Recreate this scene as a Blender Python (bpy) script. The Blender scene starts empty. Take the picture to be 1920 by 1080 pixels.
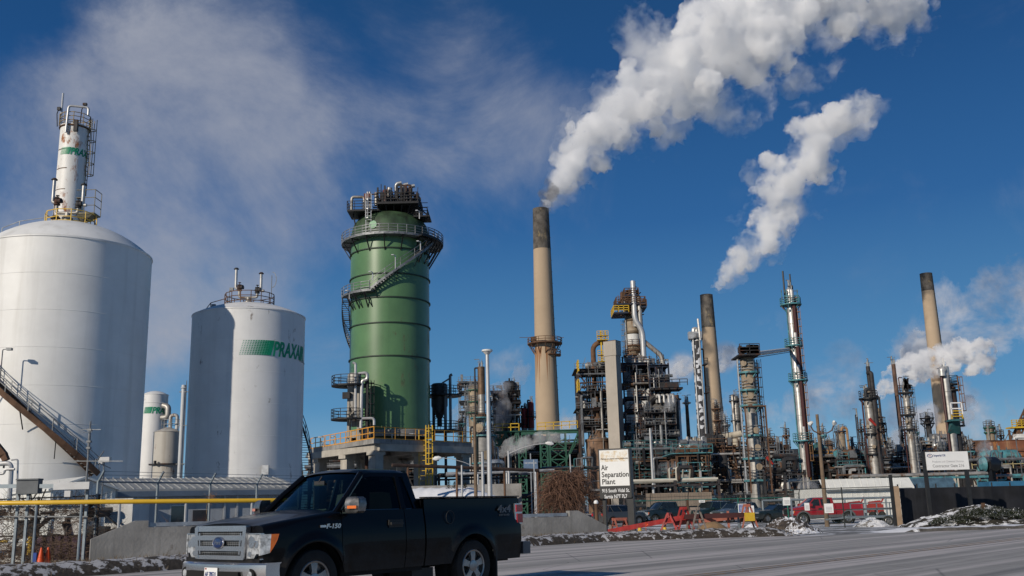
import bpy, bmesh, math, random
from math import sin, cos, pi, radians as R, sqrt, atan2, hypot
from mathutils import Vector, Matrix
random.seed(7)
SC = bpy.context.scene
COL = SC.collection
# ---------------------------------------------------------------- camera
FPX = 1822.0; PITCH = R(12.7); ROLL = R(1.45); EYE = 1.30
fw = Vector((0, cos(PITCH), sin(PITCH))); u0 = Vector((0, -sin(PITCH), cos(PITCH))); r0 = Vector((1, 0, 0))
rt = cos(ROLL)*r0 - sin(ROLL)*u0; up = cos(ROLL)*u0 + sin(ROLL)*r0
cd = bpy.data.cameras.new('camera'); cam = bpy.data.objects.new('camera', cd); COL.objects.link(cam)
cd.sensor_width = 36; cd.lens = FPX/1920*36; cd.clip_start = 0.2; cd.clip_end = 12000
m3 = Matrix((rt, up, -fw)).transposed()
cam.matrix_world = Matrix.Translation((0, 0, EYE)) @ m3.to_4x4()
SC.camera = cam
# ---------------------------------------------------------------- light
SUN_AZ = R(220.5); SUN_EL = R(24)
sd = Vector((sin(SUN_AZ)*cos(SUN_EL), cos(SUN_AZ)*cos(SUN_EL), sin(SUN_EL)))
sl = bpy.data.lights.new('sun', 'SUN'); sl.energy = 4.2; sl.angle = R(0.55); sl.color = (1.0, 0.90, 0.76)
so = bpy.data.objects.new('sun', sl); COL.objects.link(so)
so.rotation_euler = (-sd).to_track_quat('-Z', 'Y').to_euler(); so.location = (-60, -70, 60)
SC.view_settings.view_transform = 'Standard'; SC.view_settings.look = 'None'
SC.view_settings.exposure = -0.25; SC.view_settings.gamma = 1.0
SC.cycles.max_bounces = 24; SC.cycles.diffuse_bounces = 3; SC.cycles.glossy_bounces = 3
SC.cycles.transmission_bounces = 6; SC.cycles.transparent_max_bounces = 16; SC.cycles.volume_bounces = 22
SC.cycles.volume_step_rate = 1.0; SC.cycles.volume_max_steps = 256
SC.cycles.use_denoising = True
SC.cycles.caustics_reflective = False; SC.cycles.caustics_refractive = False

def raydir(px, py): return (fw*FPX + rt*(px-960) + up*(540-py)).normalized()
def at(px, py, Y):
    d = raydir(px, py); return Vector((0, 0, EYE)) + d*(Y/d.y)
def G(px, py, z=0.0):
    d = raydir(px, py); t = (z-EYE)/d.z; return Vector((0, 0, EYE)) + d*t
def proj(p):
    d = Vector(p)-Vector((0, 0, EYE)); k = FPX/d.dot(fw); return 960+k*d.dot(rt), 540-k*d.dot(up)
GZ = -0.5            # level of the plant yard
class Spot:
    def __init__(s, px, py, Y, base=GZ):
        p = at(px, py, Y); s.X = p.x; s.Y = Y; s.base = base; s.b = atan2(p.x, Y)
        s.loc = (p.x, Y, base)
    def z(s, py):            # height above own base of picture row py on the axis
        px = 960
        for _ in range(4):
            z = at(px, py, s.Y).z; px = proj((s.X, s.Y, z))[0]
        return z - s.base
    def x(s, px, py): return at(px, py, s.Y).x - s.X
    def r(s, wpx, py):
        a, b = at(960-wpx/2, py, s.Y), at(960+wpx/2, py, s.Y)
        return (b.x-a.x)/2*cos(s.b)
    def az(s, deg):          # angle in the plane: 0 = towards the camera, + = to the right seen from the camera
        return atan2(-cos(s.b), -sin(s.b)) + R(deg)
# ---------------------------------------------------------------- world: sky with high thin drifting vapour
W = bpy.data.worlds.new('World'); SC.world = W; W.use_nodes = True
nt = W.node_tree; N = nt.nodes; L = nt.links
for n in list(N): N.remove(n)
out = N.new('ShaderNodeOutputWorld'); bg = N.new('ShaderNodeBackground'); bg.inputs[1].default_value = 0.055
sky = N.new('ShaderNodeTexSky'); sky.sky_type = 'NISHITA'; sky.sun_disc = False
sky.sun_elevation = SUN_EL; sky.sun_rotation = SUN_AZ; sky.air_density = 1.0; sky.dust_density = 0.25; sky.ozone_density = 3.0
hs = N.new('ShaderNodeHueSaturation'); hs.inputs['Saturation'].default_value = 1.12; hs.inputs['Value'].default_value = 1.0
L.new(sky.outputs[0], hs.inputs['Color'])
tc = N.new('ShaderNodeTexCoord')
def mth(op, a, b=None, c=None, cl=False):
    n = N.new('ShaderNodeMath'); n.operation = op; n.use_clamp = cl
    for i, v in enumerate((a, b, c)):
        if v is None: continue
        if isinstance(v, (int, float)): n.inputs[i].default_value = v
        else: L.new(v, n.inputs[i])
    return n.outputs[0]
def vnoise(scale, detail, rough=.6, dist=0.0, off=(0, 0, 0)):
    mp = N.new('ShaderNodeMapping'); mp.inputs['Location'].default_value = off; L.new(tc.outputs['Generated'], mp.inputs['Vector'])
    n = N.new('ShaderNodeTexNoise'); n.inputs['Scale'].default_value = scale; n.inputs['Detail'].default_value = detail
    n.inputs['Roughness'].default_value = rough; n.inputs['Distortion'].default_value = dist
    L.new(mp.outputs[0], n.inputs['Vector']); return n.outputs[0]
def blobs(lst):
    acc = None
    for px, py, rr, wt in lst:
        d = raydir(px, py); vm = N.new('ShaderNodeVectorMath'); vm.operation = 'DISTANCE'
        L.new(tc.outputs['Generated'], vm.inputs[0]); vm.inputs[1].default_value = d
        rad = rr/FPX
        v = mth('MULTIPLY_ADD', vm.outputs['Value'], -1.0/rad, 1.0, True)
        v = mth('MULTIPLY', mth('SMOOTH_MIN', v, 1.0, 0.1), wt)
        acc = v if acc is None else mth('ADD', acc, v)
    return acc
soft = blobs([(350, 90, 210, .9), (150, 190, 190, .8), (420, 220, 280, 1.0), (110, 430, 340, 1.1), (330, 400, 300, 1.05), (520, 150, 170, .6),
              (560, 480, 260, .45), (420, 620, 320, .6), (700, 210, 150, .35), (760, 330, 230, .6), (930, 190, 210, .5), (20, 380, 260, .9), (40, 620, 240, .5), (850, 120, 260, .35), (1010, 230, 130, .5), (700, 60, 130, .25),
              (860, 90, 150, .3)])
nz = vnoise(4.2, 10, .64, .5)
nz2 = vnoise(9.0, 6, .6, .2, (3, 1, 2))
nn = mth('ADD', mth('MULTIPLY', nz, .75), mth('MULTIPLY', nz2, .25))
edge = mth('ADD', mth('MINIMUM', soft, 1.15), mth('MULTIPLY_ADD', nn, 2.4, -1.2)); mr_ = N.new('ShaderNodeMapRange'); mr_.interpolation_type = 'SMOOTHSTEP'; mr_.inputs[1].default_value = .12; mr_.inputs[2].default_value = 1.25; L.new(edge, mr_.inputs[0])
c1 = mth('MULTIPLY', mr_.outputs[0], mth('MULTIPLY_ADD', nn, 2.2, -.55, True)); c1 = mth('MULTIPLY', c1, 1.08); c1 = mth('MINIMUM', c1, .95)
low = blobs([(1850, 610, 120, 1.1), (1905, 560, 110, 1.1), (1800, 560, 70, .8), (1905, 490, 60, .9), (1730, 660, 70, .8), (1895, 700, 90, .7), (1830, 780, 80, .5),
             (1360, 670, 34, 1.2), (1280, 688, 34, 1.2), (1250, 700, 30, .9), (1440, 790, 80, 1.0), (1540, 770, 80, .9), (1380, 770, 70, .9), (1620, 700, 120, .35),
             (1800, 790, 70, .9), (1300, 790, 70, .8), (1060, 795, 45, 1.1), (1900, 790, 80, .7), (1460, 640, 60, .3), (1700, 800, 60, .9), (960, 690, 70, .45), (1820, 500, 50, .5)])
lz = vnoise(15.0, 9, .6, .3, (5, 2, 1))
c2 = mth('MULTIPLY_ADD', low, .8, mth('MULTIPLY_ADD', lz, 7.0, -3.7), True)
c2 = mth('MULTIPLY', mth('MULTIPLY', c2, mth('MULTIPLY', low, 2.0, None, True)), .8, None, True)
shade = vnoise(22.0, 5, .6, .1, (1, 7, 3))
sxyz = N.new('ShaderNodeSeparateXYZ'); L.new(tc.outputs['Generated'], sxyz.inputs[0])
gr = N.new('ShaderNodeValToRGB'); L.new(sxyz.outputs[2], gr.inputs[0]); gr.color_ramp.elements[0].position = 0.0; gr.color_ramp.elements[0].color = (.36, .62, .80, 1)
gr.color_ramp.elements[1].position = .55; gr.color_ramp.elements[1].color = (.011, .068, .20, 1); e_ = gr.color_ramp.elements.new(.10); e_.color = (.105, .33, .62, 1); e_ = gr.color_ramp.elements.new(.28); e_.color = (.028, .145, .40, 1)
e_ = gr.color_ramp.elements.new(.42); e_.color = (.014, .09, .28, 1)
gs = N.new('ShaderNodeVectorMath'); gs.operation = 'SCALE'; L.new(gr.outputs[0], gs.inputs[0]); gs.inputs['Scale'].default_value = 18
ml = N.new('ShaderNodeMix'); ml.data_type = 'RGBA'; ml.inputs[0].default_value = .85; L.new(hs.outputs[0], ml.inputs[6]); L.new(gs.outputs[0], ml.inputs[7])
mx1 = N.new('ShaderNodeMix'); mx1.data_type = 'RGBA'; L.new(c1, mx1.inputs[0]); L.new(ml.outputs[2], mx1.inputs[6])
mx1.inputs[7].default_value = (7.2, 7.7, 9.2, 1)
cc = N.new('ShaderNodeMix'); cc.data_type = 'RGBA'; L.new(mth('MULTIPLY_ADD', shade, 3.5, -1.3, True), cc.inputs[0])
cc.inputs[6].default_value = (3.6, 4.6, 6.6, 1); cc.inputs[7].default_value = (10.5, 10.9, 12.0, 1)
mx2 = N.new('ShaderNodeMix'); mx2.data_type = 'RGBA'; L.new(c2, mx2.inputs[0]); L.new(mx1.outputs[2], mx2.inputs[6]); L.new(cc.outputs[2], mx2.inputs[7])
L.new(mx2.outputs[2], bg.inputs[0]); L.new(bg.outputs[0], out.inputs[0])
# ---------------------------------------------------------------- materials
MATS = {}
def M(name, c=(.5, .5, .5), rough=.6, metal=0.0, var=.18, scale=1.5, streak=0.0, sc=None, rust=0.0, rc=(.13, .045, .018), rs=1.2, bump=0.0, bs=20, coat=0, spec=None):
    """procedural surface: base colour with mottling, vertical rain streaks and rust patches"""
    if name in MATS: return MATS[name]
    m = bpy.data.materials.new(name); MATS[name] = m; m.use_nodes = True
    t = m.node_tree; N = t.nodes; L = t.links; b = N['Principled BSDF']
    b.inputs['Roughness'].default_value = rough; b.inputs['Metallic'].default_value = metal
    if coat: b.inputs['Coat Weight'].default_value = coat; b.inputs['Coat Roughness'].default_value = .08
    if spec is not None: b.inputs['Specular IOR Level'].default_value = spec
    tcn = N.new('ShaderNodeTexCoord')
    def noise(s, det=5, zs=1.0, off=0.0, ro=.6):
        mp = N.new('ShaderNodeMapping'); mp.inputs['Scale'].default_value = (s, s, s*zs); mp.inputs['Location'].default_value = (off, off*.7, off*.3)
        L.new(tcn.outputs['Object'], mp.inputs[0]); n = N.new('ShaderNodeTexNoise'); n.inputs['Scale'].default_value = 1; n.inputs['Detail'].default_value = det
        n.inputs['Roughness'].default_value = ro; L.new(mp.outputs[0], n.inputs[0]); return n.outputs[0]
    def ramp(src, a, bb):
        r = N.new('ShaderNodeMapRange'); r.inputs[1].default_value = a; r.inputs[2].default_value = bb; L.new(src, r.inputs[0]); return r.outputs[0]
    def mix(f, a, bb):
        n = N.new('ShaderNodeMix'); n.data_type = 'RGBA'; L.new(f, n.inputs[0])
        for i, v in ((6, a), (7, bb)):
            if isinstance(v, tuple): n.inputs[i].default_value = (*v[:3], 1)
            else: L.new(v, n.inputs[i])
        return n.outputs[2]
    lo = tuple(max(0, x*(1-var)) for x in c); hi = tuple(min(1, x*(1+var)) for x in c)
    cur = mix(ramp(noise(scale), .35, .65), lo, hi)
    if streak > 0:
        f = ramp(noise(scale*2.2, 5, .06, 3.1), .5, .78); g = N.new('ShaderNodeMath'); g.operation = 'MULTIPLY'; L.new(f, g.inputs[0]); g.inputs[1].default_value = streak
        cur = mix(g.outputs[0], cur, sc or tuple(x*.35 for x in c))
    if rust > 0:
        f = ramp(noise(rs, 8, .45, 9.3, .7), .62-rust*.35, .70-rust*.25)
        rr = mix(ramp(noise(rs*5, 4), .35, .65), tuple(x*.55 for x in rc), tuple(min(1, x*1.5) for x in rc))
        cur = mix(f, cur, rr)
        q = N.new('ShaderNodeMapRange'); q.inputs[3].default_value = metal; q.inputs[4].default_value = 0; L.new(f, q.inputs[0]); L.new(q.outputs[0], b.inputs['Metallic'])
        q2 = N.new('ShaderNodeMapRange'); q2.inputs[3].default_value = rough; q2.inputs[4].default_value = .9; L.new(f, q2.inputs[0]); L.new(q2.outputs[0], b.inputs['Roughness'])
    L.new(cur, b.inputs['Base Color'])
    if bump > 0:
        bn = N.new('ShaderNodeBump'); bn.inputs['Strength'].default_value = bump; bn.inputs['Distance'].default_value = .05
        L.new(noise(bs, 6), bn.inputs['Height']); L.new(bn.outputs[0], b.inputs['Normal'])
    return m
# ---------------------------------------------------------------- mesh builder
class MB:
    def __init__(s): s.v = []; s.f = []; s.sm = []; s.mi = []; s.k = 0
    def add(s, vs, fs, smooth=False):
        o = len(s.v); s.v += [tuple(x) for x in vs]
        for f in fs: s.f.append(tuple(i+o for i in f)); s.sm.append(smooth); s.mi.append(s.k)
        return s
    def box(s, c, d, rz=0.0):
        a, b, h = d[0]/2, d[1]/2, d[2]/2; ca, sa = cos(rz), sin(rz)
        vs = [(c[0]+x*ca-y*sa, c[1]+x*sa+y*ca, c[2]+z) for z in (-h, h) for x, y in ((-a, -b), (a, -b), (a, b), (-a, b))]
        return s.add(vs, [(3, 2, 1, 0), (4, 5, 6, 7), (0, 1, 5, 4), (1, 2, 6, 5), (2, 3, 7, 6), (3, 0, 4, 7)])
    def bx(s, x0, x1, y0, y1, z0, z1): return s.box(((x0+x1)/2, (y0+y1)/2, (z0+z1)/2), (abs(x1-x0), abs(y1-y0), abs(z1-z0)))
    def _fr(s, p, q):
        d = (Vector(q)-Vector(p)); d = d.normalized() if d.length > 1e-9 else Vector((0, 0, 1))
        a = Vector((0, 0, 1)) if abs(d.z) < .9 else Vector((1, 0, 0)); u = d.cross(a).normalized(); return d, u, u.cross(d).normalized()
    def beam(s, p, q, w, h=None):
        h = h or w; p = Vector(p); q = Vector(q); d, u, v = s._fr(p, q)
        vs = [e+u*a*w/2+v*b*h/2 for e in (p, q) for a, b in ((-1, -1), (1, -1), (1, 1), (-1, 1))]
        return s.add(vs, [(0, 1, 2, 3), (7, 6, 5, 4), (4, 5, 1, 0), (5, 6, 2, 1), (6, 7, 3, 2), (7, 4, 0, 3)])
    def cyl(s, p, q, r, r2=None, n=12, cap=True):
        r2 = r if r2 is None else r2; p = Vector(p); q = Vector(q); d, u, v = s._fr(p, q)
        vs = [e+(u*cos(2*pi*i/n)+v*sin(2*pi*i/n))*rr for e, rr in ((p, r), (q, r2)) for i in range(n)]
        s.add(vs, [(i, i+n, (i+1) % n+n, (i+1) % n) for i in range(n)], n > 5)
        if cap: s.add(vs, [tuple(range(n)), tuple(range(2*n-1, n-1, -1))])
        return s
    def tube(s, pts, r, n=8, cap=True):
        P = [Vector(p) for p in pts]; rr = r if isinstance(r, (list, tuple)) else [r]*len(P); vs = []; pu = None
        for i, p in enumerate(P):
            if i == 0: d = P[1]-p
            elif i == len(P)-1: d = p-P[-2]
            else: d = (P[i+1]-p).normalized()+(p-P[i-1]).normalized()
            d = d.normalized() if d.length > 1e-9 else Vector((0, 0, 1))
            if pu is None:
                a = Vector((0, 0, 1)) if abs(d.z) < .9 else Vector((1, 0, 0)); u = d.cross(a).normalized()
            else:
                u = (pu-d*pu.dot(d)); u = u.normalized() if u.length > 1e-6 else s._fr(p, p+d)[1]
            pu = u; v = d.cross(u)
            vs += [p+(u*cos(2*pi*k/n)+v*sin(2*pi*k/n))*rr[i] for k in range(n)]
        fs = [(i*n+k, i*n+(k+1) % n, (i+1)*n+(k+1) % n, (i+1)*n+k) for i in range(len(P)-1) for k in range(n)]
        s.add(vs, fs, n > 4)
        if cap: s.add(vs, [tuple(range(n-1, -1, -1)), tuple(range((len(P)-1)*n, len(P)*n))])
        return s
    def pipe(s, pts, r, n=8, bend=2.5):   # corners rounded with elbows
        P = [Vector(p) for p in pts]; o = [P[0]]
        for i in range(1, len(P)-1):
            a = P[i-1]-P[i]; b = P[i+1]-P[i]; k = min(bend*r, a.length*.45, b.length*.45)
            A = P[i]+a.normalized()*k; B = P[i]+b.normalized()*k
            for t in (0, .25, .5, .75, 1): o.append(A*(1-t)**2+P[i]*2*t*(1-t)+B*t*t)
        o.append(P[-1]); return s.tube(o, r, n)
    def lathe(s, prof, c=(0, 0), n=32, a0=0.0, a1=2*pi, smooth=True):
        full = abs(a1-a0-2*pi) < 1e-6; m = n if full else n+1; vs = []
        for r, z in prof:
            for i in range(m):
                a = a0+(a1-a0)*i/n; vs.append((c[0]+r*cos(a), c[1]+r*sin(a), z))
        fs = []
        for j in range(len(prof)-1):
            for i in range(n):
                k = (i+1) % m if full else i+1; fs.append((j*m+i, j*m+k, (j+1)*m+k, (j+1)*m+i))
        return s.add(vs, fs, smooth)
    def vcyl(s, c, r, z0, z1, n=24, r2=None, cap=True):
        return s.cyl((c[0], c[1], z0), (c[0], c[1], z1), r, r2, n, cap)
    def ringplate(s, c, z, ri, ro, a0=0.0, a1=2*pi, th=.15, n=None):
        n = n or max(4, int((a1-a0)/(2*pi)*32)); s.lathe([(ri, z), (ro, z), (ro, z+th), (ri, z+th), (ri, z)], c, n, a0, a1, False)
        if abs(a1-a0-2*pi) > 1e-6:
            for a in (a0, a1): s.add([(c[0]+r*cos(a), c[1]+r*sin(a), zz) for r, zz in ((ri, z), (ro, z), (ro, z+th), (ri, z+th))], [(0, 1, 2, 3)])
        return s
    def rail(s, pts, h=1.1, w=.05, step=1.5, mid=1, kick=0.0):
        """guard rail along a list of points at deck level"""
        P = [Vector(p) for p in pts]; Z = Vector((0, 0, 1)); m = [h*(k+1)/(mid+1) for k in range(mid+1)]
        for a, b in zip(P, P[1:]):
            for hh in m: s.beam(a+Z*hh, b+Z*hh, w)
            if kick: s.beam(a+Z*kick/2, b+Z*kick/2, w*.6, kick)
            k = max(1, round((b-a).length/step))
            for i in range(k): q = a.lerp(b, i/k); s.beam(q, q+Z*h, w)
        s.beam(P[-1], P[-1]+Z*h, w); return s
    def arcrail(s, c, z, r, a0=0.0, a1=2*pi, h=1.1, w=.05, step=1.5, mid=1, kick=0):
        n = max(3, int(abs(a1-a0)*r/step)); return s.rail([(c[0]+r*cos(a0+(a1-a0)*i/n), c[1]+r*sin(a0+(a1-a0)*i/n), z) for i in range(n+1)], h, w, 99, mid, kick)
    def ladder(s, p, z1, face, w=.5, t=.05, cage=True, rung=.35):
        """vertical ladder from p up to z1; face = unit vector pointing away from the wall"""
        p = Vector(p); f = Vector(face); sd_ = Vector((-f.y, f.x, 0)); H = z1-p.z
        for k in (-1, 1): s.beam(p+sd_*k*w/2, p+sd_*k*w/2+Vector((0, 0, H)), t)
        for i in range(int(H/rung)): q = p+Vector((0, 0, (i+.5)*rung)); s.beam(q-sd_*w/2, q+sd_*w/2, t*.7)
        if cage:
            z = 2.3
            while z < H:
                q = p+Vector((0, 0, z)); ring = [q+sd_*cos(a)*.4+f*(sin(a)*.7) for a in (0, .6, 1.2, pi/2, 1.95, 2.55, pi)]
                for a, b in zip(ring, ring[1:]): s.beam(a, b, t)
                z += 1.3
            if H > 2.3:
                for a in (.5, pi/2, 2.64): q = p+sd_*cos(a)*.4+f*sin(a)*.7; s.beam(q+Vector((0, 0, 2.3)), q+Vector((0, 0, H)), t*.8)
        return s
    def truss(s, p, q, h, n, w=.12):
        p = Vector(p); q = Vector(q); Z = Vector((0, 0, h)); s.beam(p, q, w); s.beam(p+Z, q+Z, w)
        for i in range(n):
            a, b = p.lerp(q, i/n), p.lerp(q, (i+1)/n); s.beam(a, a+Z, w*.8); s.beam(*((a, b+Z) if i % 2 else (a+Z, b)), w*.7)
        s.beam(q, q+Z, w*.8); return s
    def sphere(s, c, r, n=12, zs=1.0):
        prof = [(max(1e-4, r*sin(pi*i/n)), c[2]-r*zs*cos(pi*i/n)) for i in range(n+1)]; return s.lathe(prof, (c[0], c[1]), n*2)
    def build(s, name, mat, parent=None, label=None):
        me = bpy.data.meshes.new(name); me.from_pydata(s.v, [], s.f)
        for m in (mat if isinstance(mat, (list, tuple)) else [mat]): me.materials.append(m)
        me.polygons.foreach_set('use_smooth', s.sm)
        if any(s.mi): me.polygons.foreach_set('material_index', s.mi)
        me.validate(); me.update()
        bm = bmesh.new(); bm.from_mesh(me); bmesh.ops.recalc_face_normals(bm, faces=bm.faces); bm.to_mesh(me); bm.free()
        if any(s.sm):
            try: me.set_sharp_from_angle(angle=R(40))
            except Exception: pass
        o = bpy.data.objects.new(name, me); COL.objects.link(o)
        if parent is not None: o.parent = parent
        if label: o['label'] = label
        return o
def thing(name, label, cat, loc=(0, 0, 0), rz=0.0, group=None):
    o = bpy.data.objects.new(name, None); o.empty_display_size = .3; COL.objects.link(o); o.location = loc; o.rotation_euler = (0, 0, rz)
    o['label'] = label; o['category'] = cat
    if group: o['group'] = group
    return o
def tag(o, label, cat, group=None, kind=None, loc=None):
    if label: o['label'] = label
    if cat: o['category'] = cat
    if group: o['group'] = group
    if kind: o['kind'] = kind
    if loc is not None: o.location = loc
    return o
def structure(o): o['kind'] = 'structure'; return o
def copy_tree(o, parent=None):
    c = o.copy(); COL.objects.link(c); c.parent = parent
    for ch in list(o.children): copy_tree(ch, c)
    return c
def text_geo(s, size=1.0, depth=.02, bold=0.0, align='LEFT', shear=0.0, res=3, wide=1.0):
    """letters as a list of vertices and faces lying in the xz plane, front towards -y"""
    cu = bpy.data.curves.new('lettering', 'FONT'); cu.body = s; cu.size = size; cu.extrude = depth/2; cu.offset = bold; cu.align_x = align; cu.shear = shear
    cu.resolution_u = res; o = bpy.data.objects.new('lettering', cu); COL.objects.link(o)
    dg = bpy.context.evaluated_depsgraph_get(); me = o.evaluated_get(dg).to_mesh()
    vs = [(v.co.x*wide, -v.co.z, v.co.y) for v in me.vertices]; fs = [tuple(p.vertices) for p in me.polygons]
    o.to_mesh_clear(); bpy.data.objects.remove(o); bpy.data.curves.remove(cu); return vs, fs
def bend(vs, r, a_start, z0, x0=0.0, xs=1.0):
    """wrap lettering round an upright cylinder; a_start = angle of x=0, going counter-clockwise seen from above = to the right for the viewer"""
    o = []
    for x, y, z in vs:
        a = a_start+(x-x0)*xs/r; rr = r-y; o.append((rr*cos(a), rr*sin(a), z+z0))
    return o
# ================================================================ palette
WHITE = M('tank_white_paint', (.77, .77, .75), .5, 0, .06, .3, .6, (.48, .465, .43), 0, (.45, .36, .27), .5, bump=.04, bs=3)
WHITE2 = M('tank_weathered_paint', (.72, .72, .71), .55, 0, .05, .4, .45, (.5, .5, .5), .02, (.2, .17, .15), .9, .05, 3)
WRUST = M('column_rusty_white_paint', (.76, .75, .72), .5, 0, .05, .6, .4, (.45, .36, .27), .22, (.3, .12, .05), 1.1)
GALV = M('galvanised_steel', (.42, .43, .44), .45, .7, .2, 3)
STEEL = M('dull_grey_steel', (.20, .21, .22), .55, .5, .3, 2, .4)
BRIGHT = M('bright_aluminium_cladding', (.50, .49, .47), .38, .4, .22, 1.1, .55, (.2, .17, .14), .1, (.12, .07, .04), .9)
SILVER = M('stained_silver_cladding', (.36, .345, .32), .45, .35, .3, .8, .85, (.09, .07, .05), .24, (.14, .08, .05), .8)
DARK = M('dark_grimy_steel', (.035, .035, .038), .7, .3, .4, 1, 0, None, .3, (.07, .03, .018), .7)
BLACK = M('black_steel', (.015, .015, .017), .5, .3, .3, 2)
BROWN = M('rusty_brown_steel', (.13, .07, .04), .85, .1, .4, .8, .5, (.03, .02, .015))
RUSTY = M('heavily_rusted_plate', (.12, .06, .035), .85, .1, .4, .35, .8, (.2, .1, .05), .3, (.05, .02, .012), .5)
YEL = M('safety_yellow_paint', (.62, .40, .03), .5, 0, .15, 2, .2, (.2, .12, .03))
YELR = M('orange_yellow_rail_paint', (.65, .30, .03), .5, 0, .15, 2)
TEAL = M('teal_green_paint', (.03, .12, .13), .55, 0, .2, 1.5, .3, (.05, .1, .1), .1)
AQUA = M('pale_aqua_paint', (.07, .23, .26), .6, 0, .3, 1.5, .5, (.05, .07, .07), .2)
GREENST = M('green_painted_steel', (.015, .085, .055), .6, 0, .25, 1)
BLUEST = M('dark_blue_painted_steel', (.012, .022, .045), .65, 0, .4, 1, 0, None, .2)
CONC = M('pale_concrete', (.42, .39, .34), .9, 0, .12, .8, .6, (.24, .21, .18), 0, bump=.15, bs=6)
CONCG = M('grey_concrete', (.27, .262, .25), .9, 0, .2, .9, .8, (.13, .125, .115), .06, (.12, .1, .08), 1.5, bump=.35, bs=9)
TAN = M('stack_tan_concrete', (.42, .32, .22), .9, 0, .06, .1, .25, (.27, .2, .14), 0, bump=.1, bs=1)
SOOT = M('sooty_chimney_band', (.095, .085, .075), .95, 0, .5, .5, .5, (.2, .17, .12), .16, (.24, .19, .11), .5)
TGREEN = M('green_tower_paint', (.092, .19, .08), .36, 0, .13, .22, .5, (.05, .10, .045), .03, (.10, .09, .05), .35, coat=.15)
TGREEND = M('green_dome_grimy_paint', (.035, .068, .032), .6, 0, .45, .6, .9, (.015, .018, .012))
LOGO = M('logo_green_paint', (.0, .25, .12), .5, 0, .12, 2)
REDP = M('red_paint', (.35, .03, .02), .5, 0, .2, 2)
MAROON = M('maroon_pipe_paint', (.055, .014, .012), .55, 0, .2, 1)
TANV = M('tan_vessel_insulation', (.3, .24, .17), .7, .1, .2, .6, .7, (.08, .05, .03), .12)
BLK = M('black_sign_frame', (.02, .02, .02), .45, 0, .2, 3)
SIGNW = M('white_sign_face', (.8, .8, .79), .45, 0, .03, 2)
TXT = M('black_lettering', (.02, .02, .02), .5, 0, .1, 3)
LWHITE = M('white_lettering', (.75, .75, .75), .5, 0, .05, 3)
WOOD = M('weathered_wood_pole', (.17, .12, .08), .9, 0, .25, 2, .7, (.06, .045, .03), bump=.3, bs=12)
LIGHTG = M('light_pole_grey', (.5, .5, .5), .4, .4, .08, 2)
LAMPG = M('lamp_glass', (.7, .7, .68), .25)
CORR = M('corrugated_white_cladding', (.72, .72, .68), .5, 0, .05, 1.0, .3, (.4, .4, .37))
CORRB = M('corrugated_shed_wall', (.36, .39, .43), .6, 0, .08, .8, .4)
# snow mixed over rough grass and gravel: patches by height noise on the surface
def snow_mix(name, a, b, snow, scale, bump=1.0, white=(.78, .79, .82), th=.0):
    m = bpy.data.materials.new(name); m.use_nodes = True; t = m.node_tree; N = t.nodes; L = t.links; p = N['Principled BSDF']
    p.inputs['Roughness'].default_value = .92
    tcn = N.new('ShaderNodeTexCoord')
    def nz(s, d=7, o=0.0):
        mp = N.new('ShaderNodeMapping'); mp.inputs['Location'].default_value = (o, o, o); L.new(tcn.outputs['Object'], mp.inputs[0])
        n = N.new('ShaderNodeTexNoise'); n.inputs['Scale'].default_value = s; n.inputs['Detail'].default_value = d; n.inputs['Roughness'].default_value = .65
        L.new(mp.outputs[0], n.inputs[0]); return n.outputs[0]
    mr = N.new('ShaderNodeMapRange'); mr.inputs[1].default_value = .35; mr.inputs[2].default_value = .65; L.new(nz(scale*3), mr.inputs[0])
    x = N.new('ShaderNodeMix'); x.data_type = 'RGBA'; L.new(mr.outputs[0], x.inputs[0]); x.inputs[6].default_value = (*a, 1); x.inputs[7].default_value = (*b, 1)
    geo = N.new('ShaderNodeNewGeometry'); sx = N.new('ShaderNodeSeparateXYZ'); L.new(geo.outputs['Normal'], sx.inputs[0])
    ad = N.new('ShaderNodeMath'); ad.operation = 'MULTIPLY_ADD'; L.new(sx.outputs[2], ad.inputs[0]); ad.inputs[1].default_value = .35; L.new(nz(scale, 9, 4), ad.inputs[2])
    ms = N.new('ShaderNodeMapRange'); ms.inputs[1].default_value = .92-snow*.3; ms.inputs[2].default_value = .97-snow*.3; L.new(ad.outputs[0], ms.inputs[0])
    y = N.new('ShaderNodeMix'); y.data_type = 'RGBA'; L.new(ms.outputs[0], y.inputs[0]); L.new(x.outputs[2], y.inputs[6]); y.inputs[7].default_value = (*white, 1)
    L.new(y.outputs[2], p.inputs['Base Color'])
    bn = N.new('ShaderNodeBump'); bn.inputs['Strength'].default_value = bump; bn.inputs['Distance'].default_value = .06; L.new(nz(scale*8, 6), bn.inputs['Height']); L.new(bn.outputs[0], p.inputs['Normal'])
    MATS[name] = m; return m
YARD = snow_mix('yard_gravel_with_snow', (.045, .04, .036), (.09, .08, .072), .22, .25)
VERGE = snow_mix('verge_frosted_grass', (.026, .02, .016), (.08, .066, .052), .40, 4.0, 1.0, (.55, .55, .57))
LOT = snow_mix('lot_asphalt_with_snow', (.12, .12, .12), (.18, .18, .175), .22, .5, .3)
SNOW = M('snow', (.8, .81, .84), .7, 0, .04, 1, bump=.5, bs=6)
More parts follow.
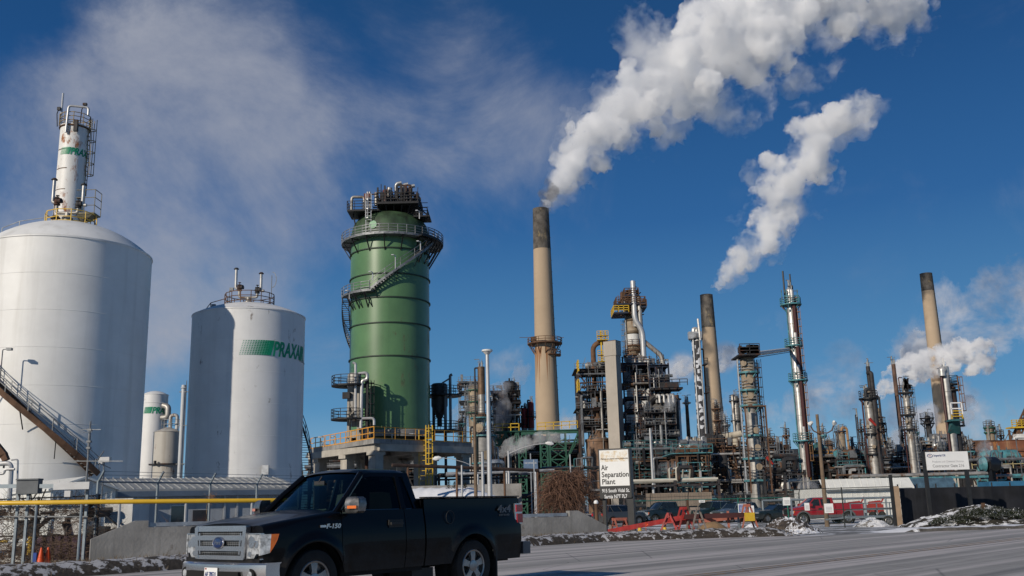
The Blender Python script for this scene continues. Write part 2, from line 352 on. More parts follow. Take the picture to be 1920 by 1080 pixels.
# road: worn asphalt with pale salt streaks running along the lane
def road_mat():
    m = bpy.data.materials.new('salted_asphalt'); m.use_nodes = True; t = m.node_tree; N = t.nodes; L = t.links; p = N['Principled BSDF']; p.inputs['Roughness'].default_value = .8
    tcn = N.new('ShaderNodeTexCoord'); mp = N.new('ShaderNodeMapping'); mp.inputs['Rotation'].default_value = (0, 0, R(45)); mp.vector_type = 'POINT'
    L.new(tcn.outputs['Object'], mp.inputs[0])
    def nz(sx, sy, s, d=6, o=0):
        q = N.new('ShaderNodeMapping'); q.inputs['Scale'].default_value = (sx, sy, 1); q.inputs['Location'].default_value = (o, o, 0); L.new(mp.outputs[0], q.inputs[0])
        n = N.new('ShaderNodeTexNoise'); n.inputs['Scale'].default_value = s; n.inputs['Detail'].default_value = d; n.inputs['Roughness'].default_value = .65; L.new(q.outputs[0], n.inputs[0]); return n.outputs[0]
    def ramp(s, a, b, c=0, d=1):
        r = N.new('ShaderNodeMapRange'); r.inputs[1].default_value = a; r.inputs[2].default_value = b; r.inputs[3].default_value = c; r.inputs[4].default_value = d; L.new(s, r.inputs[0]); return r.outputs[0]
    def mix(f, a, b):
        n = N.new('ShaderNodeMix'); n.data_type = 'RGBA'; L.new(f, n.inputs[0])
        for i, v in ((6, a), (7, b)):
            if isinstance(v, tuple): n.inputs[i].default_value = (*v, 1)
            else: L.new(v, n.inputs[i])
        return n.outputs[2]
    base = mix(ramp(nz(1, 1, 1.1, 8), .3, .7), (.27, .26, .243), (.34, .328, .308))
    base = mix(ramp(nz(1.3, .02, 1.0, 5, 3), .45, .57, 0, .95), base, (.55, .505, .485))
    base = mix(ramp(nz(1.9, .03, 1.0, 4, 8), .52, .64, 0, .8), base, (.17, .165, .16))
    base = mix(ramp(nz(1, 1, 60, 3, 1), .5, .75, 0, .45), base, (.42, .41, .4))
    vo = N.new('ShaderNodeTexVoronoi'); vo.feature = 'DISTANCE_TO_EDGE'; vo.inputs['Scale'].default_value = .28; L.new(tcn.outputs['Object'], vo.inputs[0])
    base = mix(ramp(vo.outputs['Distance'], 0, .006, .5, 0), base, (.04, .04, .04))
    L.new(base, p.inputs['Base Color'])
    bn = N.new('ShaderNodeBump'); bn.inputs['Strength'].default_value = .5; bn.inputs['Distance'].default_value = .01; L.new(nz(1, 1, 90, 3), bn.inputs['Height']); L.new(bn.outputs[0], p.inputs['Normal'])
    return m
ROADM = road_mat()
# ================================================================ ground, road, verge
g = MB(); g.add([(-6000, -2000, GZ), (6000, -2000, GZ), (6000, 9000, GZ), (-6000, 9000, GZ)], [(0, 1, 2, 3)])
structure(g.build('ground', YARD))
E0 = [G(165, 1080), G(360, 1066), G(600, 1048), G(800, 1036), G(985, 1025), G(1130, 1016), G(1330, 1009), G(1530, 1004), G(1720, 997), G(1920, 991)]
d0 = (E0[1]-E0[0]).normalized(); E = [E0[0]-d0*60, E0[0]-d0*16, E0[0]-d0*6]+E0; d1 = Vector((1, .28, 0)).normalized(); E += [E0[-1]+d1*12, E0[-1]+d1*60]
rd = MB()
n = len(E); far = [(p.x, p.y, 0) for p in E]; near = [(p.x+(-20 if i == 0 else 0)+40, p.y-95, 0) for i, p in enumerate(E)]
rd.add(far+near, [(i, i+1, n+i+1, n+i) for i in range(n-1)])
structure(rd.build('road', ROADM))
# painted centre line of the road, worn orange-yellow
cl = MB(); a, b = G(1307, 1079, .004), G(1920, 1009, .004); dd = (b-a).normalized(); nn_ = Vector((-dd.y, dd.x, 0))
a = a-dd*12; b = b+dd*60
for off in (-.14, .14):
    p, q = a+nn_*off, b+nn_*off; cl.add([p-nn_*.05, q-nn_*.05, q+nn_*.05, p+nn_*.05], [(0, 1, 2, 3)])
def worn_line():
    m = bpy.data.materials.new('worn_line_paint'); m.use_nodes = True; t = m.node_tree; N = t.nodes; L = t.links; p = N['Principled BSDF']; p.inputs['Roughness'].default_value = .8
    tcn = N.new('ShaderNodeTexCoord'); nz = N.new('ShaderNodeTexNoise'); nz.inputs['Scale'].default_value = 5; nz.inputs['Detail'].default_value = 6; L.new(tcn.outputs['Object'], nz.inputs[0])
    r = N.new('ShaderNodeMapRange'); r.inputs[1].default_value = .42; r.inputs[2].default_value = .6; L.new(nz.outputs[0], r.inputs[0])
    x = N.new('ShaderNodeMix'); x.data_type = 'RGBA'; L.new(r.outputs[0], x.inputs[0]); x.inputs[6].default_value = (.32, .2, .09, 1); x.inputs[7].default_value = (.15, .145, .14, 1); L.new(x.outputs[2], p.inputs['Base Color']); return m
structure(cl.build('road_line', worn_line()))
# rough verge: a low frosted bank along the road edge, dropping to the yard behind it
def resample(P, step):
    o = []
    for a, b in zip(P, P[1:]):
        k = max(1, int((b-a).length/step)); o += [a.lerp(b, i/k) for i in range(k)]
    return o+[P[-1]]
from mathutils import noise as mn
def bank(P, prof, step, jit, seed=0):
    """prof: (distance from the edge, height) pairs"""
    P = resample(P, step); m = MB(); vs = []; k = len(prof)
    for i, p in enumerate(P):
        d = (P[min(i+1, len(P)-1)]-P[max(i-1, 0)]).normalized(); nrm = Vector((-d.y, d.x, 0))
        for j, (w, h) in enumerate(prof):
            q = p+nrm*w; f = mn.noise(Vector((q.x*1.7+seed, q.y*1.7, 3)))*.6+mn.noise(Vector((q.x*6, q.y*6, seed)))*.5
            g_ = 0 if j in (0, k-1) else 1; e_ = min(1, i*step/1.4, (len(P)-1-i)*step/1.4); h = (h+.3)*e_**.6-.3
            vs.append(q+nrm*(f*jit*.8)*g_+Vector((0, 0, h+f*jit*g_-(.03 if j == 0 else 0))))
    m.add(vs, [(i*k+j, (i+1)*k+j, (i+1)*k+j+1, i*k+j+1) for i in range(len(P)-1) for j in range(k-1)], True); return m
vp = [(0, -.02), (.12, .1), (.3, .24), (.6, .3), (1.0, .3), (1.5, .26), (2.2, .2), (3.0, .05), (4.2, -.15), (6.5, GZ-.05)]
ib = 10   # up to the driveway
structure(bank(E[:ib+1], vp, .16, .10).build('verge', VERGE))
# right-hand snowy kerb strip in front of the black fence
vp2 = [(0, -.02), (.05, .12), (.5, .14), (1.2, .12), (2.0, .06), (3.2, -.04), (4.5, -.25)]
a0 = E[10].lerp(E[11], .66); ER = [a0, E[12]+Vector((0, .15, 0)), E[13]]
structure(bank(ER, vp2, .3, .05, 5).build('kerb_strip', snow_mix('kerb_snow_strip', (.06, .055, .05), (.13, .12, .11), .95, .9, .6)))
# apron joining the road and the parking lot
ap = MB(); A = [E[9], E[10], G(1640, 1000), G(1700, 996)]; B_ = [Vector((9, 64, GZ+.02)), Vector((16, 66, GZ+.02)), Vector((25, 66, GZ+.02)), Vector((29, 64, GZ+.02))]
gx = []
for i in range(31):
    f = i/30*3; k = min(2, int(f)); f -= k; p = A[k].lerp(A[k+1], f); q = B_[k].lerp(B_[k+1], f)
    for j in range(13): h = j/12; gx.append((p.x+(q.x-p.x)*h, p.y-.25+(q.y-p.y+.25)*h, -.012+(GZ+.02+.012)*h**1.2))
ap.add(gx, [(i*13+j, (i+1)*13+j, (i+1)*13+j+1, i*13+j+1) for i in range(30) for j in range(12)], True)
structure(ap.build('driveway', LOT))
lt = MB(); lt.add([(4, 58, GZ+.008), (44, 58, GZ+.008), (52, 112, GZ+.008), (6, 112, GZ+.008)], [(0, 1, 2, 3)])
structure(lt.build('parking_lot', LOT))
# tufts of dead grass and clods on the verge: uncountable
tf = MB(); rnd = random.Random(3); PP = resample(E[2:ib+1], .05)
for p in PP:
    for _ in range(3):
        w = rnd.uniform(.05, 2.2); h0 = .26 if w > .4 else .6*w
        q = p+Vector((-.55, .83, 0))*w; a = rnd.uniform(0, 6.3); l = rnd.uniform(.05, .17)
        tf.add([(q.x-.012, q.y, h0-.03), (q.x+.012, q.y, h0-.03), (q.x+cos(a)*l*.7, q.y+sin(a)*l*.7, h0+l*.8)], [(0, 1, 2)])
tag(tf.build('dead_grass', M('dead_grass_blades', (.13, .1, .065), .9, 0, .4, 5)), 'short dead brown grass blades on the frosted road verge', 'grass', kind='stuff')
# concrete parapets of the culvert with steel handrails
def parapet(pa, pb, h, drop_a, drop_b, label, rail=True):
    a = Vector((pa.x, pa.y, 0)); b = Vector((pb.x, pb.y, 0)); L_ = (b-a).length; ang = atan2(b.y-a.y, b.x-a.x)
    T = thing('concrete_parapet', label, 'parapet', (a.x, a.y, -.3), ang, 'concrete parapets along the road')
    m = MB(); w = .3; xs = [(0, h-drop_a), (1.3, h+.12)]; xs += [(1.7, h+.12), (1.7, h-.1), (L_-1.7, h-.1), (L_-1.7, h+.12), (L_-1.3, h+.12), (L_, h-drop_b)] if rail else [(L_, h)]
    k = len(xs); top = [(x, z+.3) for x, z in xs]; bot = [(x, 0) for x, z in xs]
    fr = [(x, 0, z) for x, z in top]+[(x, 0, z) for x, z in bot]; bk = [(x, w, z) for x, y, z in fr]; o = len(fr)
    fs = []
    for i in range(k-1):
        if xs[i][0] == xs[i+1][0]: fs.append((i, i+1, o+i+1, o+i)); continue
        fs += [(i, i+1, k+i+1, k+i), (o+i, o+i+1, o+k+i+1, o+k+i), (i, i+1, o+i+1, o+i)]
    fs += [(0, k, o+k, o), (k-1, 2*k-1, o+2*k-1, o+k-1)]
    m.add(fr+bk, fs); m.build('wall', CONCG, T)
    r = MB(); z = h+.3
    r.box((L_/2, .15, z-.02), (L_-3.5, .1, .12))
    for i in range(max(2, int(L_/3))): x = 2.5+(L_-5)*i/(max(2, int(L_/3))-1); r.box((x, .15, z-.18), (.22, .12, .2))
    if rail: r.build('handrail', GALV, T)
    j = MB()
    for i in range(1, int(L_/4)): j.bx(i*4-.015, i*4+.015, -.006, .02, .3, h+.15)
    j.build('expansion_joint', BLACK, T)
    return T
A0 = G(168, 1050); B0 = G(1138, 1008)
parapet(A0, A0.lerp(B0, .47), 1.05, .42, 0, 'low grey concrete parapet with sloped end, left of the black pickup truck')
parapet(A0.lerp(B0, .56), B0, .98, 0, .5, 'low grey concrete parapet with handrail, right of the black pickup below the brown weeping tree')
# ================================================================ gas plant: tanks, columns and the green tower
def logo(T, r, deg0, zc, h, S, hatch=True, txt='PRAXAIR', seg=0.55, wide=1.0):
    """slanted green lettering with its comb of dashes, wrapped round the shell"""
    vs, fs = text_geo(txt, h*1.37, .03, .035*h, shear=.25, wide=wide); m = MB()
    m.add(bend(vs, r+.02, S.az(deg0), zc-h/2), fs); m.build('lettering', LOGO, T)
    hb = MB(); rows = 9; A = S.az(deg0); L_ = h*2.05 if hatch else h*1.3
    for j in range(rows):
        z0 = zc-h/2+h*j/rows; sh = (j/rows)*.25*h
        cols = 13
        for i in range(cols):
            x0 = -L_-.12*h+L_*i/cols+sh; f = (i+1)/cols; w_ = L_/cols*(.35+.72*f); hh = h/rows*(.3+.75*f if hatch else .95)
            q = [(x0, 0, 0), (x0+w_, 0, .0), (x0+w_+.03, 0, hh), (x0+.03, 0, hh)]
            hb.add(bend([(x, -.015, z) for x, y, z in q], r+.02, A, z0), [(0, 1, 2, 3)])
    hb.build('logo_stripes', LOGO, T)
def dome(r, h, z0, n=10):   # profile of a shallow dome
    Rr = (r*r+h*h)/(2*h); o = []
    for i in range(n+1):
        x = r*(1-i/n); o.append((max(x, .001), z0+sqrt(Rr*Rr-x*x)-(Rr-h)))
    return o
def vent_set(T, c, z, s=1.0, flip=1):
    """relief valve tree: neck, flanges, U-shaped header and two vent pipes"""
    m = MB(); x, y = c
    m.vcyl(c, .42*s, z, z+.7*s, 16); m.vcyl(c, .62*s, z+.25*s, z+.33*s, 16); m.vcyl(c, .6*s, z+.66*s, z+.78*s, 16); m.vcyl(c, .5*s, z+.78*s, z+.95*s, 16, .3*s); m.vcyl(c, .3*s, z+.9*s, z+1.35*s, 12)
    m.build('vent_neck', SILVER, T)
    m = MB(); m.pipe([(x-1.25*s, y, z+2.2*s), (x-1.25*s, y, z+1.35*s), (x+1.1*s, y, z+1.35*s), (x+1.1*s, y, z+1.9*s)], .17*s, 10, 3.5); m.build('vent_header', SILVER, T)
    for xx, zz in ((x-1.25*s, z+2.3*s), (x+1.1*s, z+1.9*s)):
        m = MB(); m.vcyl((xx, y), .34*s, zz, zz+.12*s, 12); m.sphere((xx, y, zz+.4*s), .36*s, 8); m.vcyl((xx, y), .3*s, zz+.7*s, zz+.8*s, 12); m.cyl((xx, y, zz+.4*s), (xx+.5*s, y-.1, zz+.45*s), .25*s, .3*s); m.vcyl((xx, y), .05*s, zz+.8*s, zz+1.15*s, 6)
        m.vcyl((xx, y), .2*s, zz+1.05*s, zz+1.1*s, 10)
        m.build('relief_valve', DARK, T)
    for xx, zz, hh in ((x-1.75*s, z+2.6*s, 2.6*s), (x+1.55*s, z+2.2*s, 2.3*s)):
        m = MB(); m.pipe([(xx+.45*s, y, zz), (xx, y, zz), (xx, y, zz+hh)], .18*s, 10, 1.5); m.build('vent_pipe', BRIGHT, T)
        m = MB(); m.vcyl((xx, y), .34*s, zz+hh, zz+hh+.08*s, 12); m.vcyl((xx, y), .22*s, zz+hh+.08*s, zz+hh+.2*s, 12); m.build('vent_cap', DARK, T)
# ---- large white storage tank
S1 = Spot(128, 480, 80)
T1 = thing('storage_tank', 'largest white storage tank with stairs, at the left edge of the photo', 'storage tank', S1.loc)
r1 = S1.r(2*164, 487); zt = S1.z(482)
m = MB(); m.lathe([(r1, 0), (r1, zt), (r1+.06, zt), (r1+.06, zt+.12), (r1, zt+.14)], n=96); m.build('shell', WHITE, T1)
m = MB(); zd = S1.z(418)-zt; m.lathe([(r1+.02, zt+.14)]+dome(r1-.02, zd-.3, zt+.14), n=96); m.build('roof', WHITE, T1)
m = MB()
for k in range(1, 8): m.lathe([(r1+.004, zt*k/8-.02), (r1+.018, zt*k/8), (r1+.004, zt*k/8+.02)], n=96)
m.build('weld_seam', WHITE, T1)
m = MB(); m.lathe([(2.0, zt+zd-.7), (2.0, zt+zd-.28), (.01, zt+zd-.26)], n=32); m.build('roof_curb', YEL, T1)
# handrail round the roof hatch: yellow in front, dark at the back
m = MB(); m.arcrail((0, 0), zt+zd-.6, 2.05, 0, 2*pi, 1.25, .06, 1.1); m.build('roof_railing', YEL, T1)
m = MB(); dz = zt+zd-.5
m.rail([(-2.0, -.2, dz), (-4.2, -.4, dz-.35), (-5.6, -.5, dz-.95)], 1.0, .05, 1.5); m.rail([(-2.0, .9, dz), (-4.2, .9, dz-.35), (-5.6, .9, dz-.95)], 1.0, .05, 1.5); m.build('walkway_railing', STEEL, T1)
vent_set(T1, (-.05, -.6), zt+zd-.35, .78)
m = MB(); m.vcyl((-1.2, -.3), .28, zt+zd-.3, zt+zd+.3); m.vcyl((-1.2, -.3), .4, zt+zd+.3, zt+zd+.42); m.vcyl((-1.2, -.3), .25, zt+zd+.42, zt+zd+.6); m.vcyl((-1.45, -.2), .035, zt+zd-.2, zt+zd+2.2, 6); m.box((-1.3, -.2, zt+zd+2.2), (.35, .25, .2)); m.vcyl((1.3, -.4), .2, zt+zd-.3, zt+zd+.25); m.box((1.5, -.4, zt+zd+.25), (.35, .3, .12)); m.build('roof_fitting', DARK, T1)
# inclined stairs with a rusty underside climbing round the shell
def spiral_stairs(T, r, z0, z1, a0, a1, w=.85, rail=True, tread_mat=STEEL, str_mat=BROWN, t=.05, inner_rail=False, sd=.28, brackets=True, nm='stairs', str_w=.08):
    n = max(6, int(abs(z1-z0)/.24)); P = lambda rr, k, dz=0: (rr*cos(a0+(a1-a0)*k/n), rr*sin(a0+(a1-a0)*k/n), z0+(z1-z0)*k/n+dz)
    m = MB()
    for k in range(n):
        c = [P(r+.06, k), P(r+w, k), P(r+w, k+1), P(r+.06, k+1)]; z = c[0][2]
        m.add([(x, y, z) for x, y, _ in c]+[(x, y, z-.05) for x, y, _ in c], [(0, 1, 2, 3), (7, 6, 5, 4), (0, 4, 5, 1), (1, 5, 6, 2), (2, 6, 7, 3), (3, 7, 4, 0)])
    o = m.build(nm, tread_mat, T)
    m = MB(); q = 3
    for rr in (r+.06, r+w):
        pts = [P(rr, k, -.1) for k in range(0, n+1, q)]+[P(rr, n, -.1)]
        for a, b in zip(pts, pts[1:]): m.beam(a, b, str_w, sd)
    m.build('stair_stringer', str_mat, o)
    m = MB()
    for rr in ([r+w] + ([r+.1] if inner_rail else [])):
        pts = [P(rr, k) for k in range(0, n+1, q)]+[P(rr, n)]
        for a, b in zip(pts, pts[1:]):
            for h in (.55, 1.1): m.beam(Vector(a)+Vector((0, 0, h)), Vector(b)+Vector((0, 0, h)), t)
        for k in range(0, n+1, q*2): a = P(rr, k); m.beam(a, Vector(a)+Vector((0, 0, 1.1)), t)
    m.build('stair_handrail', tread_mat, o)
    if brackets:
        for k in range(2, n, 9): m = MB(); a = P(r+w, k, -.2); b = P(r, k, -1.6); c = P(r, k, -.2); m.beam(a, b, .07); m.beam(a, c, .07); m.build('stair_bracket', BLACK, o)
    return o
# picture: stairs run down from (0,730) to (165,890)
def ang_on(S, r, px, py):
    x = S.x(px, py)*cos(S.b)/r; return S.az(math.degrees(math.asin(max(-1, min(1, x)))))
a_bot = ang_on(S1, r1+.5, 172, 890); a_top = a_bot-R(100)
z_b = S1.z(894); slope = (S1.z(735)-z_b)/(a_bot-ang_on(S1, r1+.5, 2, 735))
spiral_stairs(T1, r1+.25, z_b, z_b+slope*R(100), a_bot, a_top, .95, True, STEEL, BROWN, .05, True, .42)
m = MB(); q = ang_on(S1, r1+1.2, 12, 700); p = Vector(((r1+1.2)*cos(q), (r1+1.2)*sin(q), S1.z(735))); m.pipe([p, p+Vector((0, 0, 2.3)), p+Vector((.5, -.1, 2.35))], .04, 6); m.box(p+Vector((.55, -.1, 2.3)), (.4, .3, .18)); m.build('stair_lamp', STEEL, T1)
# ---- white column with lettering rising behind the big tank
S2 = Spot(128, 400, 100)
T = thing('separation_column', 'slim rust-streaked white column rising behind the largest white tank', 'column', S2.loc)
r = S2.r(56, 260); zt2 = S2.z(243)
m = MB(); m.lathe([(r*1.03, 0), (r*1.01, S2.z(400)), (r*.985, zt2), (r, zt2+.02), (r, zt2+.22), (.01, zt2+.3)], n=48); m.build('shell', WRUST, T)
m = MB(); m.lathe([(r*1.005, zt2-.1), (r+.12, zt2-.05), (r+.12, zt2+.05), (r*1.0, zt2+.1)], n=48)
for yy in (287, 323, 362): z = S2.z(yy); m.lathe([(r*1.0, z-.05), (r+.035, z), (r*1.0, z+.05)], n=48, a0=S2.az(-75), a1=S2.az(-20))
m.build('rusty_band', BROWN, T)
logo(T, r*1.0, -12, S2.z(291), S2.z(284)-S2.z(297), S2, False, wide=.72)
m = MB(); m.arcrail((0, 0), zt2+.1, r+.15, 0, 2*pi, 1.35, .06, 1.0, 2); m.build('top_railing', M('faded_yellow_brown_rail', (.25, .18, .08), .7, 0, .3, 2), T)
m = MB(); xg = S2.x(137, 250); m.pipe([(xg, -r-.2, zt2-1.0), (xg+.1, -r-.2, zt2+2.1), (xg+2.1, -r+.2, zt2+2.0), (xg+2.1, -r+.2, zt2+1.1)], .13, 10, 2.5); m.build('vent_gooseneck', LIGHTG, T)
m = MB(); m.vcyl((-r+.25, -.8), .11, zt2, S2.z(180), 8); m.build('lightning_mast', LIGHTG, T)
m = MB(); m.pipe([(-r, -1, zt2), (-r-.15, -1, zt2+1.5), (-r+.0, -1, zt2+2.0)], .05, 6); m.box((-r+.05, -1, zt2+2.05), (.35, .3, .35)); m.pipe([(r-.5, -1, zt2), (r-.4, -1, zt2+2), (r-.1, -1, zt2+2.4)], .05, 6); m.box((r-.1, -1, zt2+2.5), (.4, .3, .25)); m.box((xg+1.0, -r-.1, zt2-.2), (.4, .3, 1.3)); m.build('floodlight', DARK, T)
m = MB(); fa = S2.az(72); f = Vector((cos(fa), sin(fa), 0)); m.ladder(Vector((f.x*(r+.1), f.y*(r+.1), S2.z(366))), zt2+1.2, f, .6, .07, True, .5); m.build('caged_ladder', M('khaki_ladder', (.22, .18, .1), .7, 0, .3, 2), T)
m = MB(); fa2 = S2.az(62); c = Vector((cos(fa2), sin(fa2), 0))*(r+.6); z = S2.z(405); m.box((c.x, c.y, z), (2.2, 1.6, .15)); m.rail([(c.x-1.1, c.y-.8, z), (c.x+1.1, c.y-.8, z), (c.x+1.1, c.y+.8, z)], 2.6, .06, 1.1, 2); m.add([(c.x-1.1, c.y-.8, z), (c.x+1.1, c.y-.8, z), (c.x+1.1, c.y+.8, z), (c.x-1.1, c.y+.8, z), (c.x-.8, c.y, z-1.2)], [(0, 1, 4), (1, 2, 4), (2, 3, 4), (3, 0, 4)]); m.build('side_platform', M('khaki_platform', (.18, .16, .1), .7, 0, .3, 2), T)
# ---- small white tank with lettering
S3 = Spot(288, 800, 118)
T = thing('storage_tank', 'small white cylinder with green lettering, partly hidden between the two big white tanks', 'storage tank', S3.loc)
r = S3.r(50, 760); z = S3.z(741)
m = MB(); m.lathe([(r, 0), (r, z)]+dome(r, .5, z), n=48); m.build('shell', WHITE2, T)
m = MB()
for yy in (741, 757): zz = S3.z(yy); m.lathe([(r, zz-.05), (r+.05, zz), (r, zz+.05)], n=48)
m.build('hoop', WHITE, T)
logo(T, r, -12, S3.z(771), S3.z(765)-S3.z(777), S3, False, wide=.8)
m = MB(); m.pipe([(r-.3, -.8, S3.z(785)), (r+.5, -1, S3.z(785)), (r+.5, -1, S3.z(765)), (r-.2, -.8, S3.z(762))], .35, 10, 1.2); m.build('side_elbow', SILVER, T)
S4 = Spot(313, 850, 108)
T = thing('storage_tank', 'short beige stained tank with a hooped pipe on top, between the two big white tanks', 'storage tank', S4.loc)
r = S4.r(54, 850); z = S4.z(811)
m = MB(); m.lathe([(r, 0), (r, z), (r+.05, z+.03), (.3, z+.55), (.01, z+.56)], n=40); m.build('shell', M('beige_stained_tank', (.45, .43, .39), .6, 0, .06, .6, .6, (.25, .2, .15), .1), T)
m = MB(); m.pipe([(.2, 0, z+.2), (.2, 0, z+1.9), (.95, 0, z+1.9), (.95, 0, z+.1)], .2, 12, 2.5); m.vcyl((.2, 0), .3, z+.9, z+1.0); m.vcyl((.95, 0), .3, z+.9, z+1.0); m.vcyl((-.5, 0), .12, z+.2, z+1.0); m.build('hooped_pipe', BRIGHT, T)
m = MB(); m.arcrail((.5, 0), z+.35, 1.2, 0, 2*pi, 1, .05, .8); m.build('top_railing', STEEL, T)
m = MB(); m.ringplate((0, 0), S4.z(872), r, r+.35, th=.12); m.vcyl((-.6, -r-.3), .15, S4.z(872), S4.z(865)); m.build('belt_walkway', DARK, T)
S5 = Spot(341, 800, 104)
T = thing('pipe_mast', 'thin grey pipe and mast just left of the white tank with the big logo', 'pipe mast', S5.loc)
m = MB(); m.vcyl((0, 0), S5.r(9, 800), 0, S5.z(722), 12); m.vcyl((0, 0), .35, S5.z(728), S5.z(722), 12, .1); m.build('pipe', M('grey_white_pipe', (.5, .52, .54), .5, .1, .05, 1), T)
m = MB(); m.vcyl((.35, -.2), .04, 0, S5.z(714), 6)
for yy in (735, 798, 870): m.box((.3, -.1, S5.z(yy)), (1.4, .2, .08))
m.build('cable_mast', STEEL, T)
# ---- second white tank with the big logo
S6 = Spot(464, 700, 90)
T6 = thing('storage_tank', 'white storage tank with large green company lettering near its top', 'storage tank', S6.loc)
r6 = S6.r(213, 606); zt = S6.z(598)
m = MB(); m.lathe([(r6, 0), (r6, zt), (r6+.05, zt), (r6+.05, zt+.1), (r6, zt+.12)], n=96); m.build('shell', WHITE2, T6)
m = MB(); zd = S6.z(573)-zt; m.lathe([(r6, zt+.12)]+dome(r6-.02, zd, zt+.12), n=96); m.build('roof', WHITE2, T6)
m = MB()
for k in range(1, 7): m.lathe([(r6+.003, zt*k/7-.02), (r6+.014, zt*k/7), (r6+.003, zt*k/7+.02)], n=96)
m.bx(-.9, -.86, -r6-.02, -r6+.2, .4, 4.2); m.build('weld_seam', WHITE, T6)
logo(T6, r6+.01, 24, S6.z(667), (S6.z(654)-S6.z(681)), S6, True, wide=.585)
m = MB(); vs, fs = text_geo('a world of gases', .32, .02); m.add(bend(vs, r6+.02, S6.az(62), S6.z(684)), fs); m.build('small_lettering', M('faint_grey_lettering', (.45, .46, .46), .6, 0, .05, 3), T6)
rr = S6.r(94, 570); zb = zt+zd-.35; m = MB(); m.arcrail((S6.x(468, 570), 0), zb, rr, 0, 2*pi, 1.35, .06, .9, 2); m.ringplate((S6.x(468, 570), 0), zb, rr-.25, rr+.05, th=.1); m.build('roof_railing', BROWN, T6)
vent_set(T6, (S6.x(469, 560), -.5), zb+.05, .72)
m = MB(); cx_ = S6.x(468, 570); m.rail([(cx_-rr, -.3, zb), (cx_-rr-1.3, -.3, zb-.35), (cx_-rr-1.7, -.3, zb-.9)], 1.0, .06, 1.2); m.build('walkway_railing', BROWN, T6)
m = MB()
for px, py0, py1 in ((431, 575, 543), (398, 588, 573), (510, 562, 519)):
    x = S6.x(px, py0); m.vcyl((x, -.3), .035, S6.z(py0), S6.z(py1), 6)
    if px != 510: m.box((x+.2, -.3, S6.z(py1)), (.35, .3, .3)); 
m.build('floodlight', STEEL, T6)
m = MB(); x = S6.x(510, 530)
for k in range(9): a, b = -pi/2+pi*k/9, -pi/2+pi*(k+1)/9; m.beam((x+.1+.38*cos(a), -.3, S6.z(527)+.75*sin(a)), (x+.1+.38*cos(b), -.3, S6.z(527)+.75*sin(b)), .05)
m.build('grid_antenna', STEEL, T6)
m = MB(); m.vcyl((cx_-1.2, .3), .35, zb, zb+.55); m.vcyl((cx_+1.1, .3), .3, zb, zb+.4); m.vcyl((cx_+1.5, 1), .25, zb, zb+.5); m.build('roof_hatch', WHITE, T6)
# helical stairs on its right flank
spiral_stairs(T6, r6, .3, S6.z(768), S6.az(58), S6.az(128), .95, True, STEEL, DARK, .06, False, .22, False)
m = MB(); m.box((S6.x(521, 880), -r6*.83-.2, S6.z(886)), (.6, .3, .8)); m.build('junction_box', GALV, T6)
# ---- green tower -------------------------------------------------
SG = Spot(731, 650, 130)
TG = thing('green_tower', 'huge green cylindrical tower with spiral stairs and crowned by black pipework', 'tower', SG.loc)
rg = SG.r(150, 650); z0 = SG.z(806); zt = SG.z(452)
m = MB(); m.lathe([(rg, z0-.6), (rg, zt)], n=96); m.build('shell', TGREEN, TG)
m = MB(); zd = SG.z(404); m.lathe([(rg, zt), (rg*.995, zt+.8), (rg*.93, zt+(zd-zt)*.55), (rg*.80, zt+(zd-zt)*.80), (rg*.60, zt+(zd-zt)*.93), (rg*.3, zd), (.01, zd+.1)], n=96); m.build('dome', TGREEND, TG)
for yy in (482, 528, 571, 617, 677):
    z = SG.z(yy); m = MB(); m.lathe([(rg, z-.12), (rg+.16, z-.12), (rg+.16, z+.02), (rg, z+.02)], n=96, smooth=False); m.build('stiffening_ring', M('dark_green_ring', (.02, .04, .025), .6, 0, .2, 1), TG)
m = MB(); m.lathe([(rg+.25, z0-1.2), (rg+.25, z0-.4), (rg, z0-.3)], n=64); m.build('foundation_collar', CONCG, TG)
# upper ring platform
zp = SG.z(462); m = MB(); m.ringplate((0, 0), zp, rg+.02, rg+1.3, th=.2); m.build('ring_platform', STEEL, TG)
m = MB(); m.arcrail((0, 0), zp+.2, rg+1.28, 0, 2*pi, 1.15, .07, 1.2, 2, .15); m.build('ring_platform_railing', STEEL, TG)
for k in range(16):
    m = MB(); a = 2*pi*k/16; c, s_ = cos(a), sin(a); m.beam(((rg+1.15)*c, (rg+1.15)*s_, zp), (rg*c, rg*s_, zp-1.9), .13); m.beam(((rg+1.15)*c, (rg+1.15)*s_, zp), (rg*c, rg*s_, zp), .13)
    m.build('platform_bracket', BLACK, TG)
# extra deck outwards on the right
m = MB(); a = SG.az(62); c = Vector((cos(a), sin(a), 0)); m.ringplate((0, 0), zp-.05, rg+1.2, rg+2.0, SG.az(35), SG.az(120), .2); m.arcrail((0, 0), zp+.1, rg+1.98, SG.az(35), SG.az(120), 1.15, .07, 1.2, 2, .15)
for k in range(6): a = SG.az(45+14*k); m.beam(((rg+1.9)*cos(a), (rg+1.9)*sin(a), zp), ((rg)*cos(a), rg*sin(a), zp-3.2), .14)
m.build('side_deck', BLACK, TG)
